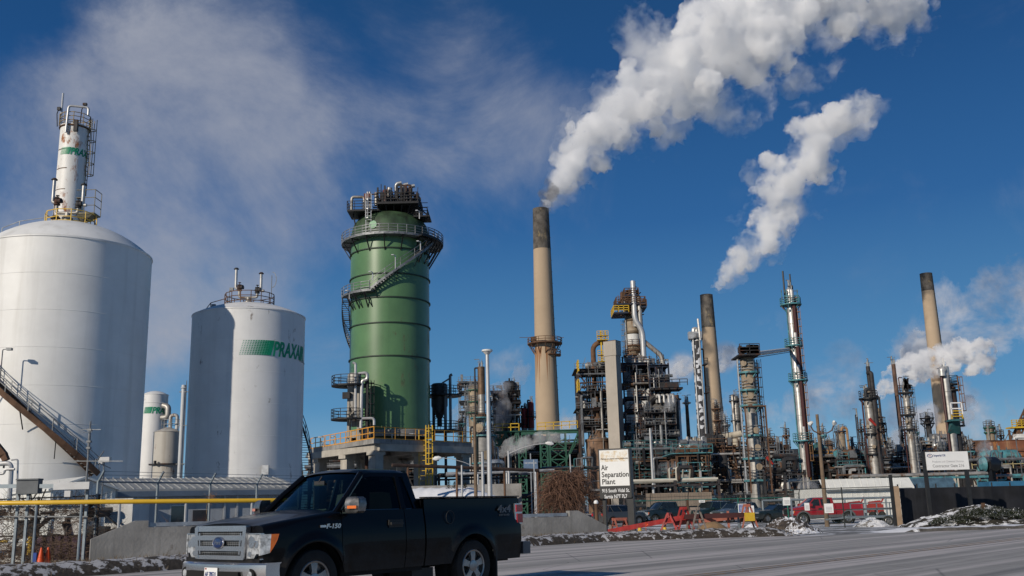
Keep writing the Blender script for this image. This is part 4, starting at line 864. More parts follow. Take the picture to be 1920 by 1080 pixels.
process_structure(928, 975, 728, 925, 235, 'black process block with pipes on its roof left of the red vessels', 12, [740, 758, 778, 800, 825], 3, 12, DARK, DARK, DARK, [DARK, BLACK, STEEL, BRIGHT], 5, 22, fill=BLACK)
for px, top, lab in ((983, 768, 'left of two tall red vessels beside the first chimney'), (995, 757, 'right, taller of two tall red vessels beside the first chimney')):
    S, T, r, sc = column(px, top, 803, 240, 13, lab, REDP, [(798, 9)] if px < 990 else [(783, 11)], BLACK, BLACK, [(-5, 3, top-6, 803, BLACK)], None, False, 'vessel', 'red_vessel', 'red vessels beside the first chimney', seed=px)
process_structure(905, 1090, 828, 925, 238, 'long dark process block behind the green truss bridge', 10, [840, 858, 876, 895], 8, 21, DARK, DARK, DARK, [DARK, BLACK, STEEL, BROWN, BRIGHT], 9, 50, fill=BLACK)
# green truss bridge with yellow rails
S = Spot(1040, 810, 222); T = thing('truss_bridge', 'green steel truss walkway with yellow railings in front of the first chimney', 'walkway', S.loc)
xa, xb, xc, xd = S.x(927, 810), S.x(1040, 806), S.x(1095, 806), S.x(1188, 803); z0 = S.z(806)
m = MB(); m.truss((xa, 0, z0-3.0), (S.x(978, 806), 0, z0-3.0), 2.8, 5, .36); m.truss((xa, 3, z0-3.0), (S.x(978, 806), 3, z0-3.0), 2.8, 5, .36); m.bx(xa, xd, -.5, 3.5, z0-.2, z0); m.beam((S.x(978, 806), 0, z0-.6), (xd, 0, z0-.4), .5, .7)
m.build('bridge_deck', GREENST, T)
for px in (979, 1020, 1046):
    m = MB(); x = S.x(px, 830); w = 1.8 if px > 1030 else .8; zz = 0
    for a in (-w, w):
        for y in (0, 3): m.beam((x+a, y, 0), (x+a, y, z0-.3), .32)
    while zz < z0-2: m.beam((x-w, 0, zz), (x+w, 0, zz+2.4), .2); m.beam((x+w, 0, zz), (x-w, 0, zz+2.4), .2); m.beam((x-w, 0, zz), (x+w, 0, zz), .25); zz += 2.4
    m.build('trestle_tower', GREENST, T)
m = MB(); x = S.x(1060, 830); m.beam((x, 0, z0-7), (S.x(1085, 806), 0, z0-.5), .35); m.beam((x, 0, z0-7), (x+4, 0, z0-.5), .25); m.beam((x-1, 0, z0-3), (x+4, 0, z0-3), .25); m.build('knee_brace', GREENST, T)
m = MB(); m.rail([(xa, -.4, z0), (S.x(973, 806), -.4, z0)], 1.6, .17, 1.8); m.rail([(S.x(1008, 806), -.4, z0), (xd, -.4, z0+.6)], 1.6, .17, 1.8); m.build('yellow_railing', YEL, T)
# dark hip-roofed shed and other distant buildings
def hip(px0, px1, yt, ye, Y, label, mat=DARK, name='dark_shed', d=14, cut=.25):
    S = Spot((px0+px1)/2, ye, Y); T = thing(name, label, 'building', S.loc); x0, x1 = S.x(px0, ye), S.x(px1, ye); ze, zt = S.z(ye), S.z(yt); c = (x1-x0)*cut
    m = MB(); m.bx(x0, x1, 0, d, 0, ze); m.build('wall', mat, T)
    m = MB(); m.add([(x0-.3, -.3, ze), (x1+.3, -.3, ze), (x1+.3, d+.3, ze), (x0-.3, d+.3, ze), (x0+c, d*.4, zt), (x1-c, d*.4, zt), (x1-c, d*.6, zt), (x0+c, d*.6, zt)], [(0, 1, 5, 4), (1, 2, 6, 5), (2, 3, 7, 6), (3, 0, 4, 7), (4, 5, 6, 7)]); m.build('roof', mat, T); return T
hip(1052, 1082, 832, 853, 260, 'dark hip-roofed shed seen through the gap right of the truss bridge')
# ================================================================ reactor block with the tall concrete shaft
S = Spot(1152, 740, 205); T = thing('concrete_shaft', 'tall square concrete shaft with a broader head in front of the reactor block', 'shaft', S.loc)
mid = 760; hw = (S.x(1170, mid)-S.x(1140, mid))/2; ang = R(-32)
def sqr(m, w, d, z0, z1, a): m.box((0, 0, (z0+z1)/2), (w, d, z1-z0), a)
SHC = M('formed_shaft_concrete', (.40, .36, .31), .9, 0, .08, .3, .55, (.27, .23, .19), bump=.1, bs=3)
m = MB(); sqr(m, hw*1.55, hw*1.35, 0, S.z(668), ang); m.build('lower_shaft', SHC, T)
m = MB(); sqr(m, hw*1.75, hw*1.5, S.z(668), S.z(641), ang); m.build('shaft_head', SHC, T)
m = MB(); sqr(m, hw*1.8, hw*1.55, S.z(641), S.z(640), ang); m.build('cap', BROWN, T)
S = Spot(1118, 720, 215); T = thing('arched_duct', 'big rust-brown duct arching over at the left of the concrete shaft', 'duct', S.loc)
x0, x1 = S.x(1113, 680), S.x(1144, 680); zc = S.z(657); pts = [(x0, 0, S.z(760)), (x0, 0, zc)]
for k in range(1, 10): a = pi-pi*k/10; pts.append(((x0+x1)/2+(x1-x0)/2*cos(a), 0, zc+(x1-x0)/2*sin(a)*.95))
pts += [(x1, 0, zc), (x1, 0, S.z(760))]; m = MB(); m.tube(pts, S.r(9.5, 680), 16); m.build('duct', BROWN, T)
m = MB(); x = S.x(1126, 640); m.beam((x, -1.3, S.z(680)), (x, -1.3, S.z(622)), .35); m.beam((x+1, -1.3, S.z(680)), (x+1, -1.3, S.z(622)), .25)
for q in (632, 640, 668, 680): m.rail([(x-.9, -2, S.z(q)), (x+1.6, -2, S.z(q))], 1.0, .12, 1.2); m.box((x+.3, -1.5, S.z(q)), (2.4, 1.4, .15))
m.build('yellow_stair_tower', YEL, T)
m = MB(); x = S.x(1120, 830); m.lathe([(2.6, 0), (2.6, S.z(828)), (.7, S.z(806)), (.6, S.z(745))], (x, -1), 24); m.lathe([(2.75, S.z(829)), (2.75, S.z(824))], (x, -1), 24); m.build('cone_hopper', M('rust_streaked_hopper', (.2, .12, .075), .8, .1, .3, .7, .8), T)
S, T, b = process_structure(1084, 1150, 692, 860, 218, 'left wing of the reactor block with yellow-railed cantilever decks', 11, [700, 741, 772, 802], 3, 31, DARK, DARK, STEEL, [BRIGHT, SILVER, BROWN, DARK, STEEL], 6, 26, fill=None, clutter=50)
m = MB()
for q, xx in ((741, 1080), (706, 1080)):
    z = S.z(q); m.bx(S.x(xx, q), b[0], b[2]-2.5, b[2]+2, z, z+.25); m.beam((S.x(xx, q)+.3, b[2], z), (b[0]+2, b[2], S.z(q+24)), .3)
m.build('cantilever_deck', BLUEST, T)
m = MB()
for q, xx in ((741, 1080), (706, 1080)):
    z = S.z(q); m.rail([(b[0], b[2]-2.5, z+.25), (S.x(xx, q), b[2]-2.5, z+.25), (S.x(xx, q), b[2]+2, z+.25)], 2.4, .15, 1.3, 2)
m.build('cantilever_railing', YEL, T)
CLAD = M('white_casing_panels', (.66, .66, .64), .6, 0, .08, 1, .5, (.3, .26, .22), .06)
for q0, q1 in ((748, 765), (770, 784), (795, 810)):
    for xx in (1088, 1113, 1130): m = MB(); m.bx(S.x(xx, q0), S.x(xx+13, q0), 1, 2, S.z(q1), S.z(q0)); m.build('casing_panel', CLAD, T)
S, T, b = process_structure(1166, 1216, 676, 860, 214, 'central bay of the reactor block with white casing panels right of the concrete shaft', 12, [690, 724, 752, 777, 800, 822], 2, 33, BLUEST, BLUEST, BROWN, [BRIGHT, SILVER, DARK, STEEL, BROWN], 4, 24, clutter=36)
for q0, q1 in ((680, 690), (735, 750), (757, 771), (782, 798)):
    for xx, w in ((1171, 24), (1197, 18)): m = MB(); m.bx(S.x(xx, q0), S.x(xx+w, q0), b[2]+.2, b[2]+2, S.z(q1), S.z(q0)); m.build('casing_panel', CLAD, T)
for q0, q1 in ((771, 782), (798, 815), (724, 735)): m = MB(); m.bx(S.x(1170, q0), S.x(1215, q0), b[2]+.6, b[2]+2.5, S.z(q1), S.z(q0)); m.build('brown_casing', BROWN, T)
process_structure(1214, 1250, 688, 860, 212, 'right bay of the reactor block, open blue-black bracing', 12, [694, 722, 745, 800, 825], 3, 35, BLUEST, BLUEST, STEEL, [BRIGHT, SILVER, DARK, STEEL], 3, 22, clutter=36)
# regenerator tower with cluttered crown
S, T, r, sc = column(1187, 600, 690, 220, 27, 'broad banded reactor vessel with cluttered crown rising above its steel block', TANV, [(676, 17), (668, 19), (659, 17), (650, 16)], BROWN, BROWN, [(-13, 3, 560, 690, STEEL)], (-80, 600, 690, STEEL), False, 'reactor', 'reactor_vessel', seed=7, skirt=SILVER)
m = MB(); m.lathe([(r+.06, S.z(648)), (r+.06, S.z(628))], n=32); m.build('white_band', CLAD, T)
m = MB(); m.lathe([(r+.06, S.z(628)), (r+.3, S.z(626)), (r+.06, S.z(622))], n=32); m.lathe([(r+.06, S.z(604)), (r+.25, S.z(602)), (r+.05, S.z(600))], n=32); m.lathe([(r*.7, S.z(600)), (r*.75, S.z(575)), (r*.5, S.z(565))], n=24); m.build('upper_neck', M('grimy_neck', (.16, .12, .08), .7, .3, .3, 1, .6), T)
for q, a_, b_ in ((592, -36, -8), (576, -30, 24), (582, 14, 26), (560, -14, 12)):
    m = MB(); z = S.z(q); m.bx(a_*sc, b_*sc, -3.2, 3.2, z, z+.35); o = m.build('crown_deck', BLUEST, T); m = MB(); m.rail([(a_*sc, 3, z+.3), (a_*sc, -3.2, z+.3), (b_*sc, -3.2, z+.3), (b_*sc, 3, z+.3)], 1.5, .15, 1.2, 2); m.build('railing', YEL if a_ < -33 else BROWN, o)
m = MB(); rnd = random.Random(9)
for i in range(46): x = rnd.uniform(-26, 16)*sc; z = S.z(rnd.uniform(595, 556)); m.beam((x, -rnd.uniform(1, 3.2), z), (x+rnd.uniform(-1.5, 1.5), -2, z+rnd.uniform(0, 2.6)), rnd.choice((.12, .2, .35)))
m.vcyl((-16*sc, 0), .45, S.z(570), S.z(548), 8); m.box((2*sc, -1, S.z(556)), (3, 2, 2.2)); m.build('crown_equipment', BROWN, T)
m = MB(); m.pipe([(3*sc, -r-1, S.z(532)), (3*sc, -r-1, S.z(603)), (16*sc, -r-1, S.z(625)), (16*sc, -r-1, S.z(700)), (16*sc, -r-1.0, S.z(745)), (20*sc, -r-1, S.z(757)), (30*sc, -r-1, S.z(760))], .62, 12, 2); m.build('main_flue', LIGHTG, T)
m = MB(); m.pipe([(10*sc, -r*.6-1, S.z(560)), (13*sc, -r-.6, S.z(562)), (13.5*sc, -r-.6, S.z(610)), (14*sc, -r-.6, S.z(640)), (50*sc, -r-.6, S.z(672)), (52*sc, -r-.6, S.z(725))], .55, 12, 1.5); m.vcyl((8*sc, -1), 1.2, S.z(615), S.z(558), 14); m.build('overhead_line', SILVER, T)
S = Spot(1238, 735, 206); T = thing('grey_silo', 'broad grimy cylinder with looping black pipe, right of the reactor block', 'vessel', S.loc)
r = S.r(44, 800); m = MB(); m.lathe([(r, 0), (r, S.z(745)), (r*.6, S.z(738)), (.01, S.z(737))], n=32); m.build('shell', M('dark_grimy_shell', (.09, .085, .08), .7, .3, .35, 1, .7), T)
m = MB(); m.pipe([(-r*.9, -r*.6, S.z(756)), (-r*.5, -r-.4, S.z(748)), (r*.7, -r-.4, S.z(746)), (r+.5, -r*.5, S.z(752)), (r+.5, -r*.5, S.z(820))], .55, 12, 3); m.build('loop_pipe', BLACK, T)
m = MB()
for i in range(4): x = -r*.5+i*.95; m.pipe([(x, -r-.2, S.z(757)), (x, -r-.6, S.z(744)), (x+.5, -r-.8, S.z(744)), (x+.5, -r-.8, S.z(758))], .28, 8, 1.5)
m.build('exchanger_pipe', BRIGHT, T)
m = MB(); z = S.z(732); m.box((1, -1, z), (6.5, 5, .4)); m.box((1.8, 0, z+.9), (4.0, 3, 1.2)); m.rail([(-3, -5, z+.4), (5, -5, z+.4)], 1.3, .14, 1.5); m.build('roof_platform', DARK, T)
S, T, r, sc = column(1271, 750, 858, 230, 15, 'white flue with red patches and brown cap right of the grimy cylinder', M('white_red_patched_flue', (.6, .6, .58), .6, 0, .1, 1, .3, None, .34, (.3, .06, .03), .35), [], BLACK, BLACK, [], None, False, 'flue', 'flue_stack', top=False, skirt=CONC)
m = MB(); m.vcyl((0, 0), r*.72, S.z(750), S.z(741), 16); m.lathe([(r+.3, S.z(750)), (r+.35, S.z(748)), (r, S.z(747))], n=20); m.build('cap', BROWN, T)
S, T, r, sc = column(1290, 753, 842, 240, 8, 'thin dark flue with silver cap right of the red-patched flue', BROWN, [], BLACK, BLACK, [], None, False, 'flue', 'flue_stack', top=False, w2=6)
m = MB(); m.vcyl((0, 0), r*1.0, S.z(760), S.z(749), 14); m.lathe([(r+.5, S.z(757)), (r+.6, S.z(755)), (r, S.z(753))], n=16); m.build('cap', SILVER, T)
# ================================================================ right half: columns, racks and the rusty tank
PEEL = bpy.data.materials.new('peeling_white_insulation')
def _peel(m):
    m.use_nodes = True; t = m.node_tree; N = t.nodes; L = t.links; p = N['Principled BSDF']; p.inputs['Roughness'].default_value = .7
    tcn = N.new('ShaderNodeTexCoord'); mp = N.new('ShaderNodeMapping'); mp.inputs['Scale'].default_value = (.9, .9, 1.1); L.new(tcn.outputs['Object'], mp.inputs[0])
    v = N.new('ShaderNodeTexVoronoi'); v.distance = 'CHEBYCHEV'; v.inputs['Scale'].default_value = .9; L.new(mp.outputs[0], v.inputs[0])
    bw = N.new('ShaderNodeSeparateColor'); L.new(v.outputs['Color'], bw.inputs[0]); r = N.new('ShaderNodeMapRange'); r.inputs[1].default_value = .48; r.inputs[2].default_value = .52; L.new(bw.outputs[0], r.inputs[0])
    x = N.new('ShaderNodeMix'); x.data_type = 'RGBA'; L.new(r.outputs[0], x.inputs[0]); x.inputs[6].default_value = (.03, .03, .035, 1); x.inputs[7].default_value = (.6, .62, .66, 1); L.new(x.outputs[2], p.inputs['Base Color'])
_peel(PEEL)
S, T, r, sc = column(1311, 625, 830, 300, 17, 'slender tower with peeling black and white cladding left of the middle chimney', PEEL, [(636, 14)], BLACK, BLACK, [(-7, 3, 628, 830, BRIGHT), (5, 3, 625, 830, BRIGHT), (12, 3, 655, 830, BROWN)], None, False, 'column', 'distillation_column', seed=3)
m = MB(); m.pipe([(6*sc, -r-.5, S.z(640)), (4*sc, -r-.5, S.z(600))], .35, 8); m.pipe([(-5*sc, -1, S.z(636)), (-5*sc, -1, S.z(618)), (1*sc, -1, S.z(617)), (1*sc, -1, S.z(640))], .6, 8); m.box((-3*sc, -1, S.z(630)), (4, 2, 2.2)); m.build('crown_pipes', BRIGHT, T)
for q in (685, 738): m = MB(); z = S.z(q); m.bx(10*sc, 17*sc, -2, 2, z, z+.3); m.rail([(10*sc, -2, z+.3), (17*sc, -2, z+.3)], 1.6, .16, 1.5); m.build('side_landing', DARK, T)
S, T, r, sc = column(1404, 676, 765, 129, 27, 'stout three-tier column with round manways and aqua decks, linked by a pipe bridge to the tall thin column', TANV, [(701, 20), (734, 19), (763, 22)], AQUA, STEEL, [(-19, 4, 674, 925, GALV), (17, 3, 690, 930, DARK), (22, 3, 766, 925, SILVER)], (70, 676, 930, DARK), True, seed=2, skirt=SILVER)
m = MB(); rr = S.r(17, 800); z = S.z(769); m.lathe([(r, z+.2), (rr+.1, z-1)], n=24); m.build('reducer', SILVER, T)
for q, hw in ((819, 20), (862, 22), (903, 22)):
    m = MB(); z = S.z(q); m.ringplate((0, 0), z, r*.9, hw*sc, th=.25, n=16); o = m.build('platform', AQUA, T); m = MB(); m.arcrail((0, 0), z+.2, hw*sc-.05, 0, 2*pi, 1.2, .07, 1.5, 2); m.build('railing', STEEL, o)
for q in (808, 840, 876):
    m = MB(); h = S.z(q); m.cyl((.2, -r*.8, h), (.2, -r-.3, h), .36, n=16); m.cyl((.2, -r-.28, h), (.2, -r-.36, h), .43, n=16); m.build('manway', TANV, T)
m = MB(); z = S.z(668); m.bx(-22*sc, 18*sc, -2.4, 2.4, z-.2, z); m.rail([(-20*sc, -2.4, z), (17*sc, -2.4, z)], 1.3, .09, 1.2, 2)
rnd = random.Random(4)
for i in range(26): x = rnd.uniform(-18, 16)*sc; m.box((x, -1.5, z+.6), (rnd.uniform(.2, .7), .6, rnd.uniform(.5, 1.4)))
m.build('head_deck', DARK, T)
m = MB(); m.bx(-20*sc, 20*sc, -2.6, -2.2, S.z(766), S.z(764)); m.bx(-19.5*sc, -18*sc, -2.6, -2.2, S.z(925), S.z(766)); m.bx(18*sc, 19.5*sc, -2.6, -2.2, S.z(925), S.z(766)); m.build('portal_frame', BROWN, T)
# tall thin column
def big_column():
    S, T, r, sc = column(1495, 545, 890, 170, 15, 'tallest thin silver column with maroon riser and aqua ring decks', BRIGHT, [(573, 20), (650, 17), (715, 18), (828, 18)], AQUA, AQUA, [(3, 7, 560, 895, MAROON), (8, 5, 560, 895, DARK), (-9, 2, 580, 890, AQUA)], (72, 556, 890, M('orange_brown_ladder', (.3, .16, .07), .7, 0, .2, 2)), True, seed=5, rl=.08)
    m = MB(); m.vcyl((-9*sc, 0), .16, S.z(572), S.z(508), 6); m.vcyl((4*sc, 0), .14, S.z(560), S.z(514), 6); m.vcyl((7*sc, 0), .1, S.z(560), S.z(535), 6); m.build('lightning_mast', BLACK, T)
    for q in (560, 640, 700, 815): m = MB(); m.vcyl((1*sc, -r-.35), .38, S.z(q+12), S.z(q-14), 10); m.build('riser_sleeve', BRIGHT, T)
    m = MB(); z = S.z(571)
    for a in (-18, -9, 2, 12): m.beam((a*sc, -1, z), (a*sc, -1, S.z(545)), .14)
    for q in (548, 556, 564): m.beam((-14*sc, -1, S.z(q)), (14*sc, -1, S.z(q)), .1)
    m.build('crown_frame', AQUA, T)
    return S, T, r, sc
S, T, r, sc = big_column()
a = at(1412, 664, 129); b = at(1480, 655, 171); Tb = thing('pipe_bridge', 'sloping silver pipe joining the stout three-tier column to the tallest thin column', 'pipe', tuple(a))
m = MB(); m.cyl((0, 0, 0), tuple(b-a), .33, n=12); m.build('pipe', M('pale_bridge_pipe', (.62, .6, .55), .6, 0, .1, 1), Tb); m = MB(); m.beam((0, 0, -.5), tuple(b-a+Vector((0, 0, -.5))), .1); m.build('support_beam', BROWN, Tb)
column(1381, 745, 815, 215, 12, 'small silver-grey vessel with curved pipe immediately left of the stout three-tier column', SILVER, [(753, 12), (790, 12)], DARK, DARK, [(-7, 5, 742, 815, SILVER), (5, 4, 748, 815, DARK)], None, False, 'vessel', 'process_vessel', seed=12)
# cluster right of the wooden pole
VESS = 'smaller vessels of the refinery'
column(1556, 830, 880, 230, 17, 'squat rust-brown vessel seen just right of the wooden lamp pole', BROWN, [(835, 11), (858, 12)], DARK, STEEL, [(-10, 2, 815, 880, AQUA), (10, 2, 830, 880, BRIGHT)], (60, 822, 880, STEEL), False, 'vessel', 'process_vessel', VESS, seed=21)
S, T, r, sc = column(1578, 811, 862, 235, 17, 'tan vessel with dark blue collar and orange looping pipe', TANV, [(810, 12), (850, 13)], BLUEST, STEEL, [], None, False, 'vessel', 'process_vessel', VESS, seed=22)
m = MB(); m.pipe([(0, -r, S.z(812)), (0, -r, S.z(802)), (10*sc, -r, S.z(803)), (11*sc, -r, S.z(860))], .3, 8, 3); m.build('loop_pipe', M('orange_tan_pipe', (.35, .2, .09), .7, 0, .2, 1), T)
m = MB()
for q in (803, 812, 825): m.beam((-16*sc, -1, S.z(q)), (-7*sc, -1, S.z(q)), .12)
for a in (-16, -12, -8): m.beam((a*sc, -1, S.z(870)), (a*sc, -1, S.z(802)), .12)
m.build('side_frame', STEEL, T)
S, T, r, sc = column(1634, 740, 890, 162, 17, 'silver column with domed pipe top and single black gallery near the red windsock', SILVER, [(749, 18), (815, 15), (853, 13)], BLACK, DARK, [(-12, 3, 750, 890, MAROON), (8, 8, 700, 890, DARK), (-15, 2, 820, 890, DARK), (12, 2, 830, 890, YELR)], (78, 740, 890, DARK), True, seed=23)
m = MB(); m.pipe([(-7*sc, -1, S.z(745)), (-7*sc, -1, S.z(731)), (3*sc, -1, S.z(731)), (3*sc, -1, S.z(745))], .28, 8, 3); m.build('hoop_pipe', DARK, T)
column(1631, 687, 760, 214, 8, 'dark slim flue behind the silver column near the red windsock', DARK, [], BLACK, BLACK, [], None, False, 'flue', 'flue_stack', top=False, seed=24, skirt=DARK)
column(1648, 768, 850, 205, 12, 'small tan vessel with cluttered side decks leaning out to the right', TANV, [(783, 9), (795, 13), (810, 10)], DARK, BROWN, [(4, 4, 745, 800, DARK), (-3, 3, 752, 780, SILVER)], None, False, 'vessel', 'process_vessel', VESS, seed=25)
column(1684, 683, 845, 225, 8, 'tall thin rusty flue standing free among the columns', M('rust_scorched_flue', (.12, .07, .05), .8, .1, .4, .6, .6), [], BROWN, BROWN, [], None, False, 'flue', 'flue_stack', top=False, seed=26, skirt=BROWN)
S, T, r, sc = column(1706, 725, 890, 164, 13, 'silver column with cluttered dark head, right of the tall thin rusty flue', SILVER, [(738, 14), (779, 14), (806, 13)], DARK, DARK, [(-11, 2, 708, 890, MAROON), (9, 3, 800, 890, GALV)], (70, 725, 890, STEEL), True, seed=27)
m = MB(); rnd = random.Random(8)
for i in range(24): m.beam((rnd.uniform(-7, 8)*sc, -1, S.z(rnd.uniform(736, 722))), (rnd.uniform(-7, 8)*sc, -1, S.z(rnd.uniform(728, 710))), .2)
m.build('head_equipment', DARK, T)
column(1741, 782, 820, 250, 11, 'small black column with two ring decks in front of the rightmost chimney', DARK, [(785, 13), (795, 13)], BLACK, BLACK, [(-8, 2, 790, 820, BLACK)], None, False, 'column', 'distillation_column', seed=28)
S, T, r, sc = column(1783, 705, 890, 150, 18, 'wide grey column with black twin shaft, white balcony and aqua bracket', M('grey_patchy_cladding', (.3, .3, .29), .5, .5, .3, .8, .6), [], BLACK, BLACK, [(-10, 5, 700, 890, MAROON)], None, False, seed=29)
m = MB(); rb = S.r(17, 780); m.lathe([(rb, 0), (rb, S.z(725)), (.01, S.z(722))], (12*sc, .5), 24); m.build('dark_twin_shaft', DARK, T)
m = MB(); m.pipe([(-9*sc, -r-.1, S.z(706)), (-9*sc, -r-.1, S.z(694)), (-4*sc, -r, S.z(694))], .5, 10, 1.5); m.vcyl((0, 0), .7, S.z(705), S.z(688), 10); m.vcyl((0, 0), .08, S.z(688), S.z(672), 6); m.build('head_pipe', BRIGHT, T)
z = S.z(792); m = MB(); m.bx(-12*sc, 10*sc, -r-2, -r+.5, z, z+.3); m.add([(-6*sc, -r-1.4, z), (6*sc, -r-1.4, z), (6*sc, -r, z), (-6*sc, -r, z), (-1, -r+.1, S.z(814)), (1, -r+.1, S.z(814))], [(0, 1, 5, 4), (1, 2, 5), (3, 0, 4), (2, 3, 4, 5)]); m.build('aqua_bracket', TEAL, T)
m = MB(); m.rail([(-11*sc, -r-2, z+.3), (9*sc, -r-2, z+.3)], 1.2, .12, 1.1, 2); m.build('yellow_railing', YEL, T)
m = MB(); m.rail([(-11*sc, -r-2.1, z+1.0), (9*sc, -r-2.1, z+1.0)], 1.7, .16, 6, 1); m.build('white_frame', SIGNW, T)
for q, hw in ((800, 28), (733, 26), (722, 24)): m = MB(); m.ringplate((12*sc, .5), S.z(q), rb, rb+hw*sc*.3, th=.2, n=20); m.arcrail((12*sc, .5), S.z(q)+.2, rb+hw*sc*.3, 0, 2*pi, 1.2, .08, 1.2, 2); m.build('ring_deck', BLACK, T)
m = MB(); m.ladder((20*sc, -.5, S.z(800)), S.z(708), Vector((.9, -.43, 0)), .8, .09, True, .6); m.build('caged_ladder', M('brown_ladder', (.2, .11, .07), .7, 0, .2, 2), T)
# rusty storage tank and company
S = Spot(1900, 850, 150); T = thing('storage_tank', 'broad storage tank streaked with heavy orange rust at the right edge', 'storage tank', S.loc)
r = S.r(112, 850); m = MB(); m.lathe([(r, S.z(862)), (r, S.z(829)), (r+.1, S.z(828)), (.01, S.z(824))], n=64); m.build('shell', M('burnt_orange_rusted_shell', (.16, .06, .03), .8, .1, .5, .25, .9, (.45, .3, .16), .3, (.55, .25, .07), .35), T)
m = MB(); m.lathe([(r*.97, 0), (r*.97, S.z(862))], n=64); m.lathe([(r+.8, S.z(862)-.3), (r+.8, S.z(862)), (r, S.z(862))], n=64, smooth=False); m.build('lower_ring', M('maroon_lower_shell', (.09, .03, .02), .8, 0, .4, .5, .5), T)
m = MB(); m.arcrail((0, 0), S.z(862), r+.75, S.az(-90), S.az(20), 1.4, .1, 1.6); m.build('walkway_railing', BROWN, T)
S = Spot(1815, 838, 185); T = thing('storage_tank', 'long low brown rusted tank wall behind, left of the orange-rusted tank', 'storage tank', S.loc)
m = MB(); m.lathe([(6, 0), (6, S.z(826)), (.01, S.z(824))], (3, 6), 48); m.build('shell', RUSTY, T)
column(1858, 805, 842, 210, 17, 'small vessel with green-grey cap and pipes rising behind the rusted tanks', TANV, [(812, 11), (803, 11)], GREENST, DARK, [(-7, 4, 800, 830, SILVER), (8, 3, 800, 840, STEEL)], (60, 800, 842, DARK), False, 'vessel', 'process_vessel', VESS, seed=30)
S = Spot(1914, 810, 200); T = thing('loading_boom', 'brown and yellow lattice boom leaning at the right picture edge', 'boom', S.loc)
m = MB(); m.truss((-1.5, 0, S.z(838)), (2.6, 0, S.z(775)), 1.6, 6, .3); m.truss((-1.5, 1.5, S.z(838)), (2.6, 1.5, S.z(775)), 1.6, 6, .3); m.build('lattice', BROWN, T)
m = MB(); m.rail([(-2, -.8, S.z(800)), (3, -.8, S.z(800))], 1.3, .15, 1, 2); m.bx(-2, 3, -.8, 2, S.z(800)-.3, S.z(800)); m.build('yellow_platform', YEL, T)
m = MB(); m.box((.5, 0, S.z(828)), (3.5, 2, 3)); m.pipe([(-2, -1, 0), (-2, -1, S.z(820)), (1, -1, S.z(820)), (1, -1, 0)], .3, 8); m.build('boom_base', CLAD, T)
S = Spot(1893, 815, 205); T = thing('derrick_mast', 'thin rusty braced mast between the small capped vessel and the lattice boom', 'mast', S.loc)
m = MB(); m.beam((0, 0, 0), (0, 0, S.z(806)), .35); m.beam((-2, 0, S.z(838)), (0, 0, S.z(810)), .12); m.beam((0, 0, S.z(808)), (6, 0, S.z(836)), .12); m.beam((0, 0, S.z(815)), (4, 0, S.z(838)), .12); m.build('mast', BROWN, T)
# process blocks and racks along the ground
P3 = [DARK, BROWN, STEEL, SILVER, BRIGHT]
process_structure(1165, 1262, 845, 930, 165, 'dark teal-railed unit behind the parked pickup, right of the plant sign', 9, [845, 863, 885, 905], 5, 41, DARK, TEAL, TEAL, [DARK, BLACK, STEEL, BROWN], 6, 34, fill=BLACK)
S, T, b = process_structure(1262, 1322, 850, 930, 140, 'aqua-decked steel frame with two rusty drums on its roof', 8, [856, 889, 918], 3, 42, BROWN, AQUA, AQUA, [BRIGHT, STEEL, DARK, BROWN], 5, 22)
for px in (1275, 1293):
    m = MB(); x = S.x(px, 845); z = S.z(848); m.cyl((x-.1, -3.6, z), (x-.1, 1, z), .62, n=20); m.cyl((x-.1, -3.75, z), (x-.1, -3.6, z), .72, n=20); m.vcyl((x-.1, -2), .1, S.z(856), z); m.build('rusty_drum', RUSTY, T)
m = MB(); m.pipe([(S.x(1275, 840), -2.5, S.z(845)), (S.x(1275, 840), -2.5, S.z(828)), (S.x(1294, 840), -2.5, S.z(828)), (S.x(1294, 840), -2.5, S.z(856))], .3, 10, 2.5); m.build('hoop_pipe', BRIGHT, T)
process_structure(1322, 1368, 838, 930, 145, 'rust-brown steel frame with round silver exchanger, left of the stout column foot', 9, [845, 885, 914], 2, 43, BROWN, BROWN, BROWN, [SILVER, BRIGHT, DARK, STEEL], 6, 26, clutter=30)
process_structure(1366, 1440, 842, 930, 175, 'black cluttered unit behind the foot of the stout three-tier column', 9, [842, 862, 885, 905], 4, 44, DARK, DARK, BROWN, P3, 7, 40, fill=BLACK)
S = Spot(1330, 823, 150); T = thing('overhead_pipe', 'thick beige insulated pipe running level, left of the stout column', 'pipe', S.loc)
m = MB(); z = S.z(822); m.pipe([(S.x(1292, 823), 0, S.z(845)), (S.x(1292, 823), 0, z-.2), (S.x(1312, 823), 0, z-.2), (S.x(1312, 823), 0, S.z(836))], .38, 10, 1.5); m.pipe([(S.x(1326, 822), 0, z-.3), (S.x(1390, 822), 0, z+.6)], .5, 12); m.vcyl((S.x(1378, 830), 0), .55, S.z(840), S.z(824), 12); m.build('insulated_pipe', M('beige_pipe_insulation', (.5, .44, .34), .8, 0, .12, 1, .4), T)
m = MB()
for px in (1330, 1350, 1370, 1385): m.beam((S.x(px, 822), 0, 0), (S.x(px, 822), 0, z-.4), .25)
m.build('support_leg', DARK, T)
hip(1425, 1560, 838, 842, 300, 'long dark warehouse roof behind, between the stout and the thin columns', M('blue_black_warehouse', (.025, .03, .04), .7, 0, .2, 1), 'warehouse', 30, .02)
S = Spot(1436, 830, 290); T = thing('conveyor_gallery', 'black vaulted conveyor hood above the long dark warehouse', 'conveyor', S.loc)
m = MB(); m.cyl((S.x(1425, 827), 0, S.z(826)), (S.x(1447, 827), 0, S.z(828)), 1.3, n=14); m.build('hood', BLACK, T); m = MB()
for px in (1428, 1436, 1444): m.beam((S.x(px, 830), 0, 0), (S.x(px, 830), 0, S.z(828)), .5)
m.build('leg', BLACK, T)
